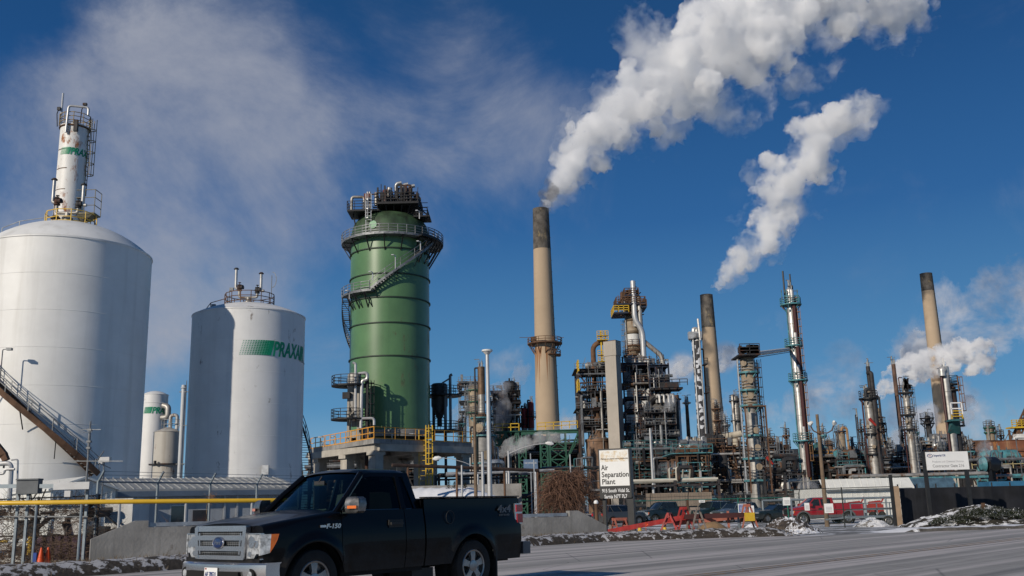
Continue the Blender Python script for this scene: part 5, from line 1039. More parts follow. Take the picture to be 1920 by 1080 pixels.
pipe_rack(1425, 1500, 886, 930, 130, 'pipe rack between the stout and tallest thin columns', 9, 51, DARK, P3+[AQUA], 2, gap=4)
process_structure(1505, 1560, 850, 925, 178, 'cluttered unit with pale pipes around the foot of the tallest thin column', 8, [862, 882, 905], 3, 45, TEAL, DARK, YELR, P3+[TEAL], 7, 40, clutter=50)
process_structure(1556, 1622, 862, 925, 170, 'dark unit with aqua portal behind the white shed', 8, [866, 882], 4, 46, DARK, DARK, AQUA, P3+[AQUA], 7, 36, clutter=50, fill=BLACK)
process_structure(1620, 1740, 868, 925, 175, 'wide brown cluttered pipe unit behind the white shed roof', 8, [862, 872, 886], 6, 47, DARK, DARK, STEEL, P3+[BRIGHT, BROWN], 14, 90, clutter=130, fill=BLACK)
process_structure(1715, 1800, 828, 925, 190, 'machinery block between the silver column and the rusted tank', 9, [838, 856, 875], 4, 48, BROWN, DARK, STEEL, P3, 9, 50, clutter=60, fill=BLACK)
process_structure(1800, 1925, 862, 925, 140, 'cream-railed unit with dark drum in front of the rusted tank', 7, [884], 6, 49, DARK, DARK, M('cream_rail', (.5, .42, .22), .6, 0, .1, 2), P3+[AQUA], 6, 40, clutter=40)
S = Spot(1856, 870, 132); T = thing('horizontal_drum', 'black horizontal drum with pale aqua end in front of the rusted tank', 'drum', S.loc)
m = MB(); z = S.z(870); xa, xb = S.x(1845, 870), S.x(1874, 870); m.cyl((xa, 0, z), (xb, 1.5, z), 1.0, n=24); m.box((xa+.6, 0, z/2), (.3, .8, z)); m.box((xb-.4, 1.2, z/2), (.3, .8, z)); m.build('shell', BLACK, T)
m = MB(); m.cyl((xa-.45, 0, z), (xa, 0, z), .75, 1.02, n=24); m.build('end_cap', AQUA, T)
# long aqua pipe deck running behind the sheds
S = Spot(1700, 897, 118); T = thing('pipe_rack', 'long pale aqua pipe trough running above the shed roofs', 'pipe rack', S.loc, 0, 'pipe racks of the refinery')
m = MB(); xa, xb, z = S.x(1600, 900), S.x(1850, 888), S.z(896); m.bx(xa, xb, -.4, .4, z-.2, z+.05); k = 0
for i in range(14):
    x = xa+(xb-xa)*i/13; m.beam((x, 0, 0), (x, 0, z-.2), .12)
m.build('trough', AQUA, T)
m = MB(); m.pipe([(xa, -.2, z+.3), (xb, -.2, z+.3)], .16, 8); m.pipe([(xa, .3, z+.35), (xb, .3, z+.35)], .2, 8); m.build('pipe', SILVER, T)
# low racks everywhere behind the fence
pipe_rack(820, 1000, 893, 930, 120, 'low dark pipe rack under the rusty overhead line right of the green tower', 9, 61, DARK, [DARK, STEEL, GALV, BROWN], 2)
pipe_rack(1000, 1165, 880, 930, 150, 'dark pipe rack behind the brown weeping tree', 9, 62, DARK, [DARK, STEEL, SILVER, TEAL], 2)
pipe_rack(1180, 1340, 905, 935, 112, 'low rack with pale insulated pipes behind the parked vehicles', 7, 63, DARK, [M('cream_insulated_pipe', (.5, .47, .4), .7, 0, .1, 1), DARK, AQUA], 2)
process_structure(590, 800, 852, 925, 152, 'shadowy pipework under and behind the concrete deck', 8, [860, 880, 900], 8, 64, DARK, DARK, STEEL, [DARK, STEEL, BLACK, BROWN], 8, 60, clutter=70, fill=BLACK)
# red windsocks
for px, py, Y in ((1437, 857, 128), (1630, 785, 158)):
    p = at(px, py, Y); T = thing('windsock', 'red windsock over the pipe rack left of the tallest thin column' if px < 1500 else 'red windsock high on the silver column with the domed pipe top', 'windsock', (p.x, p.y, p.z), 0, 'red windsocks')
    k = Y/1822; m = MB(); m.cyl((0, 0, 0), (11*k, 0, -13*k), 3.4*k, 1.8*k, 12, False); m.build('sock', REDP, T)
    m = MB(); m.vcyl((-1*k, 0), .05, -p.z+GZ if px < 1500 else -4, 1.5*k, 6); m.build('pole', STEEL, T)
# twisted white silo behind the red windsock foot; distant backdrop of low plant on the far left gap
lamp_pole(1541, 777, 975, 66, 'weathered wooden pole with two curled lamps left of the white shed', 0, WOOD, .125, None, head=False, base=GZ)

# more small columns, stacks and frames filling the skyline of the right half
FILL = [(1214, 768, 860, 203, 5, STEEL, 'thin grey riser column left of the grimy cylinder'), (1259, 772, 860, 202, 4, DARK, 'thin black riser column right of the grimy cylinder'),
    (1346, 762, 850, 205, 9, DARK, 'black narrow column in front of the foot of the middle chimney'), (1362, 792, 850, 200, 8, SILVER, 'short silver column between the middle chimney and the stout column'),
    (1447, 822, 900, 180, 8, TANV, 'short tan column right of the stout column'), (1462, 838, 905, 185, 6, STEEL, 'short grey column in front of the long dark warehouse'), (1477, 812, 900, 176, 5, BROWN, 'thin brown riser left of the tallest thin column'),
    (1522, 822, 905, 178, 8, SILVER, 'short silver column right of the tallest thin column'), (1533, 838, 900, 182, 5, AQUA, 'thin aqua riser behind the wooden lamp pole'), (1547, 812, 900, 186, 5, BRIGHT, 'thin bright riser just right of the wooden lamp pole'),
    (1602, 838, 900, 188, 9, BROWN, 'short rust-brown column left of the red windsock column'), (1612, 782, 880, 215, 3, DARK, 'thin black flue left of the red windsock column'), (1619, 800, 900, 196, 5, DARK, 'slim black column touching the red windsock column'),
    (1650, 832, 905, 183, 8, SILVER, 'short silver column under the cluttered side decks'), (1661, 800, 890, 210, 5, TANV, 'slim tan riser left of the tall rusty flue'), (1672, 838, 900, 190, 9, DARK, 'short black column at the foot of the tall rusty flue'),
    (1695, 812, 895, 205, 6, BROWN, 'slim brown column right of the tall rusty flue'), (1722, 806, 890, 215, 5, DARK, 'slim dark column right of the cluttered silver column'), (1733, 842, 900, 188, 10, SILVER, 'stubby silver column before the small black column'),
    (1762, 832, 895, 192, 8, TANV, 'short tan column before the rightmost chimney'), (1808, 826, 895, 180, 7, STEEL, 'short grey column right of the wide grey column'), (1824, 842, 900, 178, 8, DARK, 'short black column before the brown tank wall'),
    (1878, 812, 850, 215, 5, SILVER, 'slim silver column right of the small capped vessel'), (1188, 806, 900, 175, 6, TEAL, 'slim teal column behind the plant sign'), (1326, 842, 905, 150, 6, BROWN, 'slim brown column on the rust frame'),
    (866, 790, 880, 210, 7, DARK, 'short black column left of the scaffolded vessel'), (946, 742, 880, 228, 9, DARK, 'black column standing against the process block roof'), (965, 722, 860, 232, 4, BRIGHT, 'thin silver riser on the black process block'), (918, 748, 860, 222, 8, STEEL, 'grey column between slim flue and black process block')]
for k, (px, yt, yb, Y, w, mt, lab) in enumerate(FILL):
    h = yb-yt; pl = [(yt+6+i*max(14, h/4), w*.5+4.5) for i in range(min(3, int(h/22)))] if w > 4 else []
    column(px, yt, yb, Y, w, lab, mt, pl, (DARK, AQUA, BROWN, STEEL)[k % 4], (STEEL, DARK, BROWN)[k % 3], [((-1)**k*(w*.5+2), 2, yt-4, yb, (DARK, BRIGHT, BROWN, STEEL)[(k+1) % 4])], ((-1)**k*75, yt, yb, DARK) if w > 5 else None, False, 'vessel', 'process_vessel', 'slim upright vessels of the refinery', seed=100+k, top=(k % 3 != 0))
process_structure(1206, 1264, 768, 860, 199, 'open dark pipe frame wrapped round the grimy cylinder', 6, [778, 800, 822, 842], 4, 71, DARK, DARK, STEEL, [DARK, STEEL, BRIGHT], 3, 22, fw_=.18, clutter=30)
process_structure(1446, 1480, 850, 925, 172, 'narrow dark frame between the stout and tallest thin columns', 6, [862, 880, 900], 2, 72, DARK, DARK, STEEL, P3, 4, 26, clutter=40)
process_structure(1745, 1775, 838, 900, 184, 'small brown frame in front of the rightmost chimney foot', 6, [850, 868], 2, 73, BROWN, DARK, STEEL, P3, 4, 22, clutter=30)
# ================================================================ vehicles
def paint(name, c, coat=.45, sp=.35, *, dirt=.35, rough=.28, metal=0.0, dirtc=(.10, .095, .09), z0=.45, z1=1.0):
    m = bpy.data.materials.new(name); m.use_nodes = True; t = m.node_tree; N = t.nodes; L = t.links; p = N['Principled BSDF']
    p.inputs['Metallic'].default_value = metal; p.inputs['Coat Weight'].default_value = coat; p.inputs['Specular IOR Level'].default_value = sp; p.inputs['Coat Roughness'].default_value = .05
    tcn = N.new('ShaderNodeTexCoord'); sx = N.new('ShaderNodeSeparateXYZ'); L.new(tcn.outputs['Object'], sx.inputs[0])
    n = N.new('ShaderNodeTexNoise'); n.inputs['Scale'].default_value = 3.5; n.inputs['Detail'].default_value = 9; n.inputs['Roughness'].default_value = .72; L.new(tcn.outputs['Object'], n.inputs[0])
    zr = N.new('ShaderNodeMapRange'); zr.inputs[1].default_value = z1; zr.inputs[2].default_value = z0; zr.inputs[3].default_value = -.15; zr.inputs[4].default_value = .34; L.new(sx.outputs[2], zr.inputs[0])
    a = N.new('ShaderNodeMath'); a.operation = 'ADD'; L.new(n.outputs[0], a.inputs[0]); L.new(zr.outputs[0], a.inputs[1])
    r = N.new('ShaderNodeMapRange'); r.inputs[1].default_value = .5; r.inputs[2].default_value = .85; r.inputs[4].default_value = dirt; L.new(a.outputs[0], r.inputs[0])
    x = N.new('ShaderNodeMix'); x.data_type = 'RGBA'; L.new(r.outputs[0], x.inputs[0]); x.inputs[6].default_value = (*c, 1); x.inputs[7].default_value = (*dirtc, 1); L.new(x.outputs[2], p.inputs['Base Color'])
    q = N.new('ShaderNodeMapRange'); q.inputs[3].default_value = rough; q.inputs[4].default_value = .8; L.new(r.outputs[0], q.inputs[0]); L.new(q.outputs[0], p.inputs['Roughness'])
    q = N.new('ShaderNodeMapRange'); q.inputs[3].default_value = coat; q.inputs[4].default_value = coat*.3; q.inputs[2].default_value = dirt; L.new(r.outputs[0], q.inputs[0]); L.new(q.outputs[0], p.inputs['Coat Weight'])
    return m
def glass(name, tint, ior=1.5):
    m = bpy.data.materials.new(name); m.use_nodes = True; t = m.node_tree; N = t.nodes; L = t.links
    for n in list(N): N.remove(n)
    o = N.new('ShaderNodeOutputMaterial'); tr = N.new('ShaderNodeBsdfTransparent'); tr.inputs[0].default_value = (*tint, 1); g = N.new('ShaderNodeBsdfGlossy'); g.inputs['Roughness'].default_value = .02
    f = N.new('ShaderNodeFresnel'); f.inputs[0].default_value = ior; mx = N.new('ShaderNodeMixShader'); L.new(f.outputs[0], mx.inputs[0]); L.new(tr.outputs[0], mx.inputs[1]); L.new(g.outputs[0], mx.inputs[2]); L.new(mx.outputs[0], o.inputs[0]); return m
CHROME = M('chrome', (.62, .62, .63), .22, .9, .06, 3); TYRE = M('tyre_rubber', (.018, .017, .016), .85, 0, .4, 4, 0, None, 0, bump=.2, bs=30)
RIM = M('dusty_alloy', (.36, .35, .34), .4, .8, .25, 6); RIMD = M('dark_wheel_well', (.006, .006, .006), .9)
BLKP = M('black_plastic', (.02, .02, .02), .6, 0, .2, 5); LENS = M('headlight_lens', (.48, .5, .52), .15, .35, .55, 16, coat=1); AMB = M('amber_lens', (.75, .16, .01), .2, 0, .15, 6, coat=1)
REDL = M('red_tail_lens', (.5, .012, .02), .2, 0, .15, 6, coat=1); GLW = glass('tinted_windscreen', (.6, .82, .78), 1.45); GLD = glass('dark_side_glass', (.05, .07, .08), 1.18); GLB = M('parked_car_glass', (.01, .013, .015), .06, 0, .3, 3, coat=1)
INT = M('dark_interior', (.03, .03, .032), .8, 0, .2, 4)
def interp(T_, x):
    if x <= T_[0][0]: return T_[0][1]
    for (a, b), (c, d) in zip(T_, T_[1:]):
        if x <= c: return b+(d-b)*(x-a)/(c-a)
    return T_[-1][1]
WT = [(.3, .90), (.46, .935), (.6, .965), (.8, .985), (1.0, .978), (1.12, .96), (1.3, .925), (1.5, .915)]
def body_loft(xs, wheels, zs, top, sides=(1, -1), *, wr=.40, ar=.50, base=.46, plan=None, wsc=1.0, ns=12, cap=(0, 0), wt=None):
    """panel skin: side from sill (or wheel arch) to shoulder, then across the top"""
    wt = wt or WT; m = MB(); rows = []
    for x in xs:
        zb = base
        for xw in wheels:
            d = abs(x-xw)
            if d < ar: zb = max(zb, wr+sqrt(ar*ar-d*d))
        zt = zs(x); pl = (plan(x) if plan else 1.0)*wsc; side = []
        for j in range(ns+1):
            z = zb+(zt-zb)*j/ns; y = interp(wt, z)*pl
            for xw in wheels:
                d = hypot(x-xw, z-wr)
                if d < ar+.13: y += .035*max(0, 1-abs(d-ar-.02)/.11)
            side.append((x, y, z))
        rows.append(side+[(x, y, z) for y, z in top(x, side[-1][1], zt)])
    k = len(rows[0])
    for s_ in sides:
        vs = [(x, y*s_, z) for r in rows for x, y, z in r]; m.add(vs, [(i*k+j, (i+1)*k+j, (i+1)*k+j+1, i*k+j+1) for i in range(len(rows)-1) for j in range(k-1)], True)
    for e, on in ((0, cap[0]), (-1, cap[1])):
        if on: r = rows[e]; pts = r+[(x, -y, z) for x, y, z in reversed(r)]; m.add(pts, [tuple(range(len(pts)))])
    return m
def frange(a, b, st): n = max(1, round(abs(b-a)/st)); return [a+(b-a)*i/n for i in range(n+1)]
def wheel(T, x, y, r=.40, w=.26, name='wheel', rimr=None, spokes=5):
    sgn = 1 if y > 0 else -1; rimr = rimr or r*.63; E_ = bpy.data.objects.new(name, None); COL.objects.link(E_); E_.parent = T; E_.location = (x, y, r); E_.empty_display_size = .1
    def axis(m):   # lathe is about z: turn to point along +-y
        m.v = [(vx, vz*sgn, vy) for vx, vy, vz in m.v]; return m
    m = MB(); m.lathe([(rimr, -w/2), (r*.93, -w/2), (r, -w*.36), (r, w*.36), (r*.97, w*.46), (r*.9, w*.5), (rimr+.02, w*.49), (rimr, w*.42)], n=48); axis(m).build('tyre', TYRE, E_)
    m = MB(); m.lathe([(rimr+.008, w*.43), (rimr-.005, w*.47), (rimr-.025, w*.44), (rimr-.03, w*.1), (rimr*.5, w*.02), (.02, w*.02)], n=48)
    for k in range(spokes):
        a = 2*pi*k/spokes+.3; u = Vector((cos(a), sin(a), 0)); v = Vector((-sin(a), cos(a), 0)); vs = []
        for rr, hw, z in ((.05, .05, w*.40), (rimr*.5, .042, w*.43), (rimr-.01, .062, w*.40)):
            vs += [u*rr+v*hw+Vector((0, 0, z)), u*rr-v*hw+Vector((0, 0, z)), u*rr-v*hw*1.1+Vector((0, 0, z-.05)), u*rr+v*hw*1.1+Vector((0, 0, z-.05))]
        m.add(vs, [(i*4+j, i*4+(j+1) % 4, i*4+4+(j+1) % 4, i*4+4+j) for i in range(2) for j in range(4)])
    m.lathe([(.085, w*.3), (.085, w*.44), (.05, w*.47), (.001, w*.47)], n=20); o = axis(m).build('rim', RIM, E_)
    m = MB(); m.lathe([(rimr-.035, w*.05), (.12, w*.06)], n=32); axis(m).build('brake_disc', RIMD, E_)
    return E_
def pickup(name, label, paintm, loc, rz, wb=3.2, cabx=-2.08, detail=True, crew=False, group=None, cladding=None, grille=CHROME, facing='front'):
    T = thing(name, label, 'pickup truck', loc, rz, group); W_ = (0, -wb); st = .05 if detail else .1; body_end = -wb-1.22
    plan = lambda x: 1-(.085*((x-.3)/.5)**2 if x > .3 else 0)-(.03*((-wb-.6-x)/.6)**2 if x < -wb-.6 else 0)
    hood_z = lambda x: 1.10+(1.27-1.10)*min(1, max(0, (.80-x)/1.2))**.8
    def hood_top(x, ys, zt): return [(ys-.03, zt+.03), (ys*.84, zt+.045), (ys*.72, zt+.035), (ys*.6, zt+.055), (ys*.3, zt+.075), (0, zt+.08)]
    m = body_loft(frange(.80, -.46, st), W_, hood_z, hood_top, plan=plan, cap=(1, 0)); m.build('hood_and_fenders', paintm, T)
    belt = lambda x: 1.31 if x < -.9 else 1.31-.05*min(1, (x+.9)/.3)
    top = lambda x, ys, zt: [(ys-.04, zt+.01), (ys-.10, zt-.02)]
    dx = -1.68 if not crew else -1.55
    for sd_ in ((-1,), (1,)):
        D_ = body_loft(frange(-.47, dx, st), W_, belt, top, sd_, plan=plan).build('door', paintm, T)
        if crew: body_loft(frange(dx-.012, cabx+.15, st), W_, belt, top, sd_, plan=plan).build('door', paintm, T)
        body_loft(frange((dx if not crew else cabx+.15)-.012, cabx, st), W_, belt, top, sd_, plan=plan).build('cab_corner', paintm, T)
    # cab: back wall, roof, pillars
    m = MB(); m.bx(cabx, cabx+.04, -.86, .86, .7, 1.32); rr = []
    rx0, rx1 = -1.02, cabx+.10
    for x in frange(rx0, rx1, .1):
        f = (x-rx0)/(rx1-rx0); e = .05*(1-min(1, f*5))**2+.03*(max(0, f-.8)*5)**2
        rr.append([(x, y, z-e) for y, z in ((.70, 1.80), (.685, 1.86), (.62, 1.90), (.4, 1.925), (0, 1.935), (-.4, 1.925), (-.62, 1.90), (-.685, 1.86), (-.70, 1.80))])
    m.build('cab_back', paintm, T); m = MB(); k = 9; m.add([p for r in rr for p in r], [(i*k+j, (i+1)*k+j, (i+1)*k+j+1, i*k+j+1) for i in range(len(rr)-1) for j in range(k-1)], True); m.build('roof', paintm, T)
    for s_ in (1, -1):
        m = MB(); m.tube([(-.42, .86*s_, 1.27), (-.72, .79*s_, 1.56), (-1.04, .675*s_, 1.84)], [.055, .045, .05], 8)
        for xb, wd in ([(dx-.05, .10)] if not crew else [(-1.45, .12), (cabx+.22, .12)]): m.add([(xb+wd/2, .89*s_, 1.29), (xb-wd/2, .89*s_, 1.29), (xb-wd*.35, .69*s_, 1.85), (xb+wd*.35, .69*s_, 1.85), (xb+wd/2, .84*s_, 1.29), (xb-wd/2, .84*s_, 1.29), (xb-wd*.35, .65*s_, 1.85), (xb+wd*.35, .65*s_, 1.85)], [(0, 1, 2, 3), (4, 5, 6, 7), (0, 3, 7, 4), (1, 2, 6, 5)])
        m.add([(cabx+.13, .89*s_, 1.29), (cabx, .86*s_, 1.29), (cabx+.10, .68*s_, 1.86), (cabx+.24, .685*s_, 1.86), (cabx+.02, .70*s_, 1.29), (cabx+.10, .58*s_, 1.86)], [(0, 1, 2, 3), (1, 4, 5, 2)]); m.build('pillar_frame', paintm, T)
    m = MB(); m.beam((cabx+.02, -.7, 1.31), (cabx+.02, .7, 1.31), .06); m.beam((cabx+.10, -.6, 1.86), (cabx+.10, .6, 1.86), .08); m.build('rear_window_frame', paintm, T)
    # glass
    gw, gs = (GLW, GLD) if detail else (GLB, GLB); n = 8; vs = []
    for i in range(n+1):
        y = -1+2*i/n
        for j in range(4): f = j/3; vs.append((-.23-.22*y*y+(-.78+.17*y*y)*f-.02*sin(f*pi), y*(.84+(.655-.84)*f), 1.27+.585*f+.02*sin(f*pi)))
    m = MB(); m.add(vs, [(i*4+j, i*4+4+j, i*4+5+j, i*4+1+j) for i in range(n) for j in range(3)], True); m.build('windscreen', gw, T)
    for s_ in (1, -1):
        y0, y1 = .885*s_, .70*s_; m = MB()
        xe = dx if not crew else -1.42
        m.add([(-.50, y0*.985, 1.29), (xe, y0*.985, 1.29), (xe+.03, y1*.97, 1.84), (-1.06, y1*.97, 1.84)], [(0, 1, 2, 3)]); m.build('side_window', gs, T)
        a, b = (dx-.1, cabx+.14) if not crew else (-1.5, cabx+.28); m = MB(); m.add([(a, y0*.985, 1.30), (b, y0*.985, 1.30), (b+.10, y1*.97, 1.83), (a+.02, y1*.97, 1.83)], [(0, 1, 2, 3)]); m.build('quarter_window', gs, T)
    m = MB(); m.add([(cabx+.015, -.70, 1.33), (cabx+.015, .70, 1.33), (cabx+.09, .58, 1.83), (cabx+.09, -.58, 1.83)], [(0, 1, 2, 3)]); m.build('rear_window', gw, T)
    # window trim line
    m = MB()
    for s_ in (1, -1): m.beam((-.52, .895*s_, 1.30), (cabx+.12, .895*s_, 1.30), .025)
    m.build('window_trim', BLKP, T)
    # bed
    railz = lambda x: 1.45
    def bt(x, ys, zt): return [(ys-.02, zt+.02), (ys-.09, zt+.02), (ys-.11, zt-.03), (ys-.13, .85), (0, .85)]
    m = body_loft(frange(cabx-.03, body_end, st), W_, railz, bt, plan=plan); m.bx(cabx-.08, cabx-.04, -.85, .85, .6, 1.44); BED = m.build('bed', paintm, T)
    m = MB(); m.bx(body_end-.02, body_end+.06, -.87, .87, .70, 1.44); m.bx(body_end-.04, body_end-.02, -.87, .87, 1.36, 1.44); m.build('tailgate', paintm, T)
    m = MB()
    for s_ in (1, -1): m.bx(cabx-.05, body_end, .80*s_, .92*s_, 1.472, 1.49)
    m.build('bed_rail_cap', BLKP, BED)
    # underbody, wells
    m = MB(); m.bx(.7, body_end+.1, -.72, .72, .42, .82); m.bx(-.5, cabx, -.90, .90, .40, .60); m.bx(.55, -.6, -.70, .70, .6, 1.0)
    for xw in W_:
        for s_ in (1, -1): m.cyl((xw, .62*s_, .40), (xw, .90*s_, .40), .54, n=24, cap=False)
    m.build('chassis', RIMD, T)
    for xw in W_:
        for s_ in (1, -1): wheel(T, xw, .85*s_)
    if cladding:
        m = MB()
        for s_ in (1, -1):
            for xw in W_:
                for k in range(12): a, b = pi*k/12, pi*(k+1)/12; m.beam((xw+.53*cos(a), .985*s_, .4+.53*sin(a)), (xw+.53*cos(b), .985*s_, .4+.53*sin(b)), .07, .10)
            m.bx(-.55, -wb+.55, .965*s_, .995*s_, .45, .66)
        m.build('wheel_arch_trim', cladding, T)
    # front end
    def px_(y): return .835-.03*abs(y)**3
    def strip(m, ya, yb, z0, z1, off=0.0, th=.04, n=8, zz=None):
        vs = []
        for i in range(n+1):
            y = ya+(yb-ya)*i/n; x = px_(y)+off; a, b = (z0, z1) if zz is None else zz(i/n)
            vs += [(x, y, a), (x, y, b), (x-th, y, b), (x-th, y, a)]
        m.add(vs, [(i*4+j, i*4+4+j, i*4+4+(j+1) % 4, i*4+(j+1) % 4) for i in range(n) for j in range(4)]+[(0, 1, 2, 3), (n*4+3, n*4+2, n*4+1, n*4)])
    m = MB(); strip(m, -.56, .56, .74, 1.10, .005, .02); m.build('grille_mesh', RIMD, T)
    m = MB(); strip(m, -.60, .60, 1.07, 1.145, .05, .07); strip(m, -.56, .56, .70, .755, .05, .07)
    for s_ in (1, -1): m.beam((px_(.58)+.02, .585*s_, 1.13), (px_(.58)+.02, .545*s_, .71), .075); m.beam((px_(.5)+.04, .50*s_, 1.05), (px_(.5)+.04, .475*s_, .77), .03)
    for z in (.845, .985): strip(m, -.55, .55, z-.032, z+.032, .055, .04)
    m.build('grille_frame', grille, T)
    if detail:
        m = MB()
        for i in range(25): y = -.54+1.08*i/24; m.bx(px_(y), px_(y)+.02, y-.004, y+.004, .76, 1.07)
        for z in (.79, .81, .90, .92, .94, 1.02, 1.045): strip(m, -.54, .54, z-.004, z+.004, .02, .01)
        m.build('grille_slats', STEEL, T)
        m = MB(); m.lathe([(.001, .03), (.062, .028), (.07, .0)], n=28); m.v = [(z_+.885-.0, x*1.75, y+.92) for x, y, z_ in m.v]; EM = m.build('oval_emblem', M('emblem_blue', (.01, .03, .12), .3, .3, .1, 3, coat=1), T)
        m = MB(); m.lathe([(.066, .02), (.074, .032), (.082, .02), (.074, .0)], n=28); m.v = [(z_+.882, x*1.7, y+.92) for x, y, z_ in m.v]; m.build('emblem_ring', CHROME, EM)
        vs, fs = text_geo('Ford', .075, .004, 0, 'CENTER', .3); m = MB(); m.add([(.918-y, x, z+.9) for x, y, z in vs], fs); m.build('emblem_script', CHROME, EM)
    for s_ in (1, -1):
        H_ = MB(); strip(H_, .61*s_, .895*s_, .74, 1.03, .02, .05, 6, lambda f: (.72+.0*f+(.06 if f > .5 else 0), 1.035-.015*f)); o = H_.build('headlight', LENS, T)
        x0_ = px_(.90)+.03; m = MB(); w4 = [(x0_, .893*s_, .76), (x0_, .893*s_, 1.03), (.725, .962*s_, 1.03), (.735, .958*s_, .79)]; m.add(w4+[(x, y-.03*s_, z) for x, y, z in w4], [(0, 1, 2, 3), (4, 5, 6, 7), (0, 1, 5, 4), (1, 2, 6, 5), (2, 3, 7, 6), (3, 0, 4, 7)]); m.build('lens_wrap', LENS, o)
        m = MB(); m.add([(.733, .960*s_, .795), (.722, .964*s_, 1.03), (.66, .980*s_, 1.03), (.62, .990*s_, 1.03), (.645, .986*s_, .95), (.69, .972*s_, .86)], [(0, 1, 2, 3, 4, 5)]); v2 = [(x, y-.03*s_, z) for x, y, z in m.v]; m.add(v2, [(0, 1, 2, 3, 4, 5)])
        for i in range(6): j = (i+1) % 6; m.add([m.v[i], m.v[j], m.v[6+j], m.v[6+i]], [(0, 1, 2, 3)])
        m.build('turn_lamp', AMB, o)
        if detail:
            m = MB(); strip(m, .60*s_, .895*s_, 1.03, 1.045, .026, .05); strip(m, .60*s_, .895*s_, .705, .72, .026, .05); m.bx(px_(.6)-.02, px_(.6)+.03, .60*s_, .615*s_, .71, 1.04); m.build('lamp_bezel', CHROME, o)
            m = MB(); m.cyl((px_(.7)+.03, .70*s_, .93), (px_(.7)+.012, .70*s_, .93), .075, n=18); m.cyl((px_(.8)+.025, .80*s_, .9), (px_(.8)+.012, .80*s_, .9), .05, n=14); m.cyl((px_(.67)+.03, .67*s_, .775), (px_(.67)+.01, .67*s_, .775), .035, n=12); m.build('reflector', CHROME, o)
    m = MB(); strip(m, -.88, .88, .655, .72, .03, .06, 16); m.build('lower_valance', paintm, T)
    def pb(y): return .93-.16*abs(y)**3
    m = MB(); n = 24; vs = []
    prof = [(-.10, .665), (.02, .665), (.05, .64), (.055, .56), (.045, .47), (.0, .40), (-.08, .38)]
    for i in range(n+1):
        y = -1.0+2.0*i/n; vs += [(pb(y)+a, y, z) for a, z in prof]
    q = len(prof); m.add(vs, [(i*q+j, (i+1)*q+j, (i+1)*q+j+1, i*q+j+1) for i in range(n) for j in range(q-1)], True)
    for s_ in (1, -1): e = [(pb(1)+a, 1.0*s_, z) for a, z in prof]; e2 = [(x-.22, y-.005*s_, z) for x, y, z in e]; m.add(e+e2, [(j, j+1, q+j+1, q+j) for j in range(q-1)])
    BP = m.build('front_bumper', grille, T)
    m = MB(); m.bx(.96, .990, -.62, .62, .42, .555); m.build('bumper_opening', RIMD, BP)
    for s_ in (1, -1):
        m = MB(); m.cyl((pb(.78)+.0, .78*s_, .51), (pb(.78)+.058, .78*s_, .51), .085, n=20); m.build('fog_lamp_recess', RIMD, BP); m = MB(); m.cyl((pb(.78), .78*s_, .51), (pb(.78)+.065, .78*s_, .51), .05, n=16); m.build('fog_lamp', LENS, BP)
    m = MB(); m.bx(.992, 1.0, -.155, .155, .44, .60); PL = m.build('licence_plate', SIGNW, T)
    if detail:
        vs, fs = text_geo('AF 78531', .085, .003, .002, 'CENTER', 0, 2, .80); m = MB(); m.add([(1.003-y, x, z+.485) for x, y, z in vs], fs); m.build('plate_number', M('plate_blue_lettering', (.03, .05, .18), .5), PL)
        m = MB(); m.bx(1.0, 1.003, -.14, -.10, .575, .592); m.build('plate_sticker', REDP, PL)
    # rear lamp, bumper
    for s_ in (1, -1):
        xr = body_end; y = .89*s_; m = MB(); m.bx(xr-.035, xr+.15, y, y+.055*s_, 1.02, 1.36); m.build('tail_lamp_bezel', CHROME if detail else REDL, T)
        m = MB(); m.bx(xr-.045, xr+.12, y+.01*s_, y+.065*s_, 1.22, 1.34); m.bx(xr-.045, xr+.10, y+.01*s_, y+.065*s_, 1.04, 1.19); m.build('tail_lamp', REDL, T)
    m = MB(); m.bx(body_end-.22, body_end-.03, -.96, .96, .52, .72); m.build('rear_bumper', M('dull_rear_bumper', (.12, .12, .13), .45, .6, .2, 3), T)
    for s_ in (1, -1):   # mirrors
        m = MB(); m.beam((-.62, .90*s_, 1.35), (-.62, 1.04*s_, 1.36), .07); o = m.build('mirror', BLKP, T)
        m = MB(); vs = []
        for j, (z, a, b) in enumerate(((1.27, .05, .16), (1.30, .08, .22), (1.40, .09, .24), (1.47, .07, .22), (1.50, .04, .16))):
            y0 = 1.02*s_; y1 = (1.02+b)*s_; vs += [(-.55+a, y0, z), (-.57+a*.6, y1, z), (-.66, y1, z), (-.66, y0, z)]
        m.add(vs, [(j*4+i, j*4+(i+1) % 4, j*4+4+(i+1) % 4, j*4+4+i) for j in range(4) for i in range(4)]+[(0, 1, 2, 3), (16, 17, 18, 19)], True); m.build('mirror_cap', M('dirty_mirror_chrome', (.2, .2, .2), .35, .8, .5, 9) if detail else paintm, o)
        if detail:
            m = MB(); m.add([(-.438, 1.10*s_, 1.335), (-.482, 1.24*s_, 1.335), (-.482, 1.24*s_, 1.375), (-.438, 1.10*s_, 1.375), (-.46, 1.10*s_, 1.335), (-.51, 1.24*s_, 1.335), (-.51, 1.24*s_, 1.375), (-.46, 1.10*s_, 1.375)], [(0, 1, 2, 3), (4, 5, 6, 7), (0, 1, 5, 4), (2, 3, 7, 6), (1, 2, 6, 5)]); m.build('mirror_marker', AMB, o)
        m = MB(); m.bx(dx+.08, dx+.32, .985*s_, 1.02*s_, 1.09, 1.125); m.bx(dx+.06, dx+.34, .965*s_, .985*s_, 1.05, 1.16); m.build('door_handle', BLKP, D_)
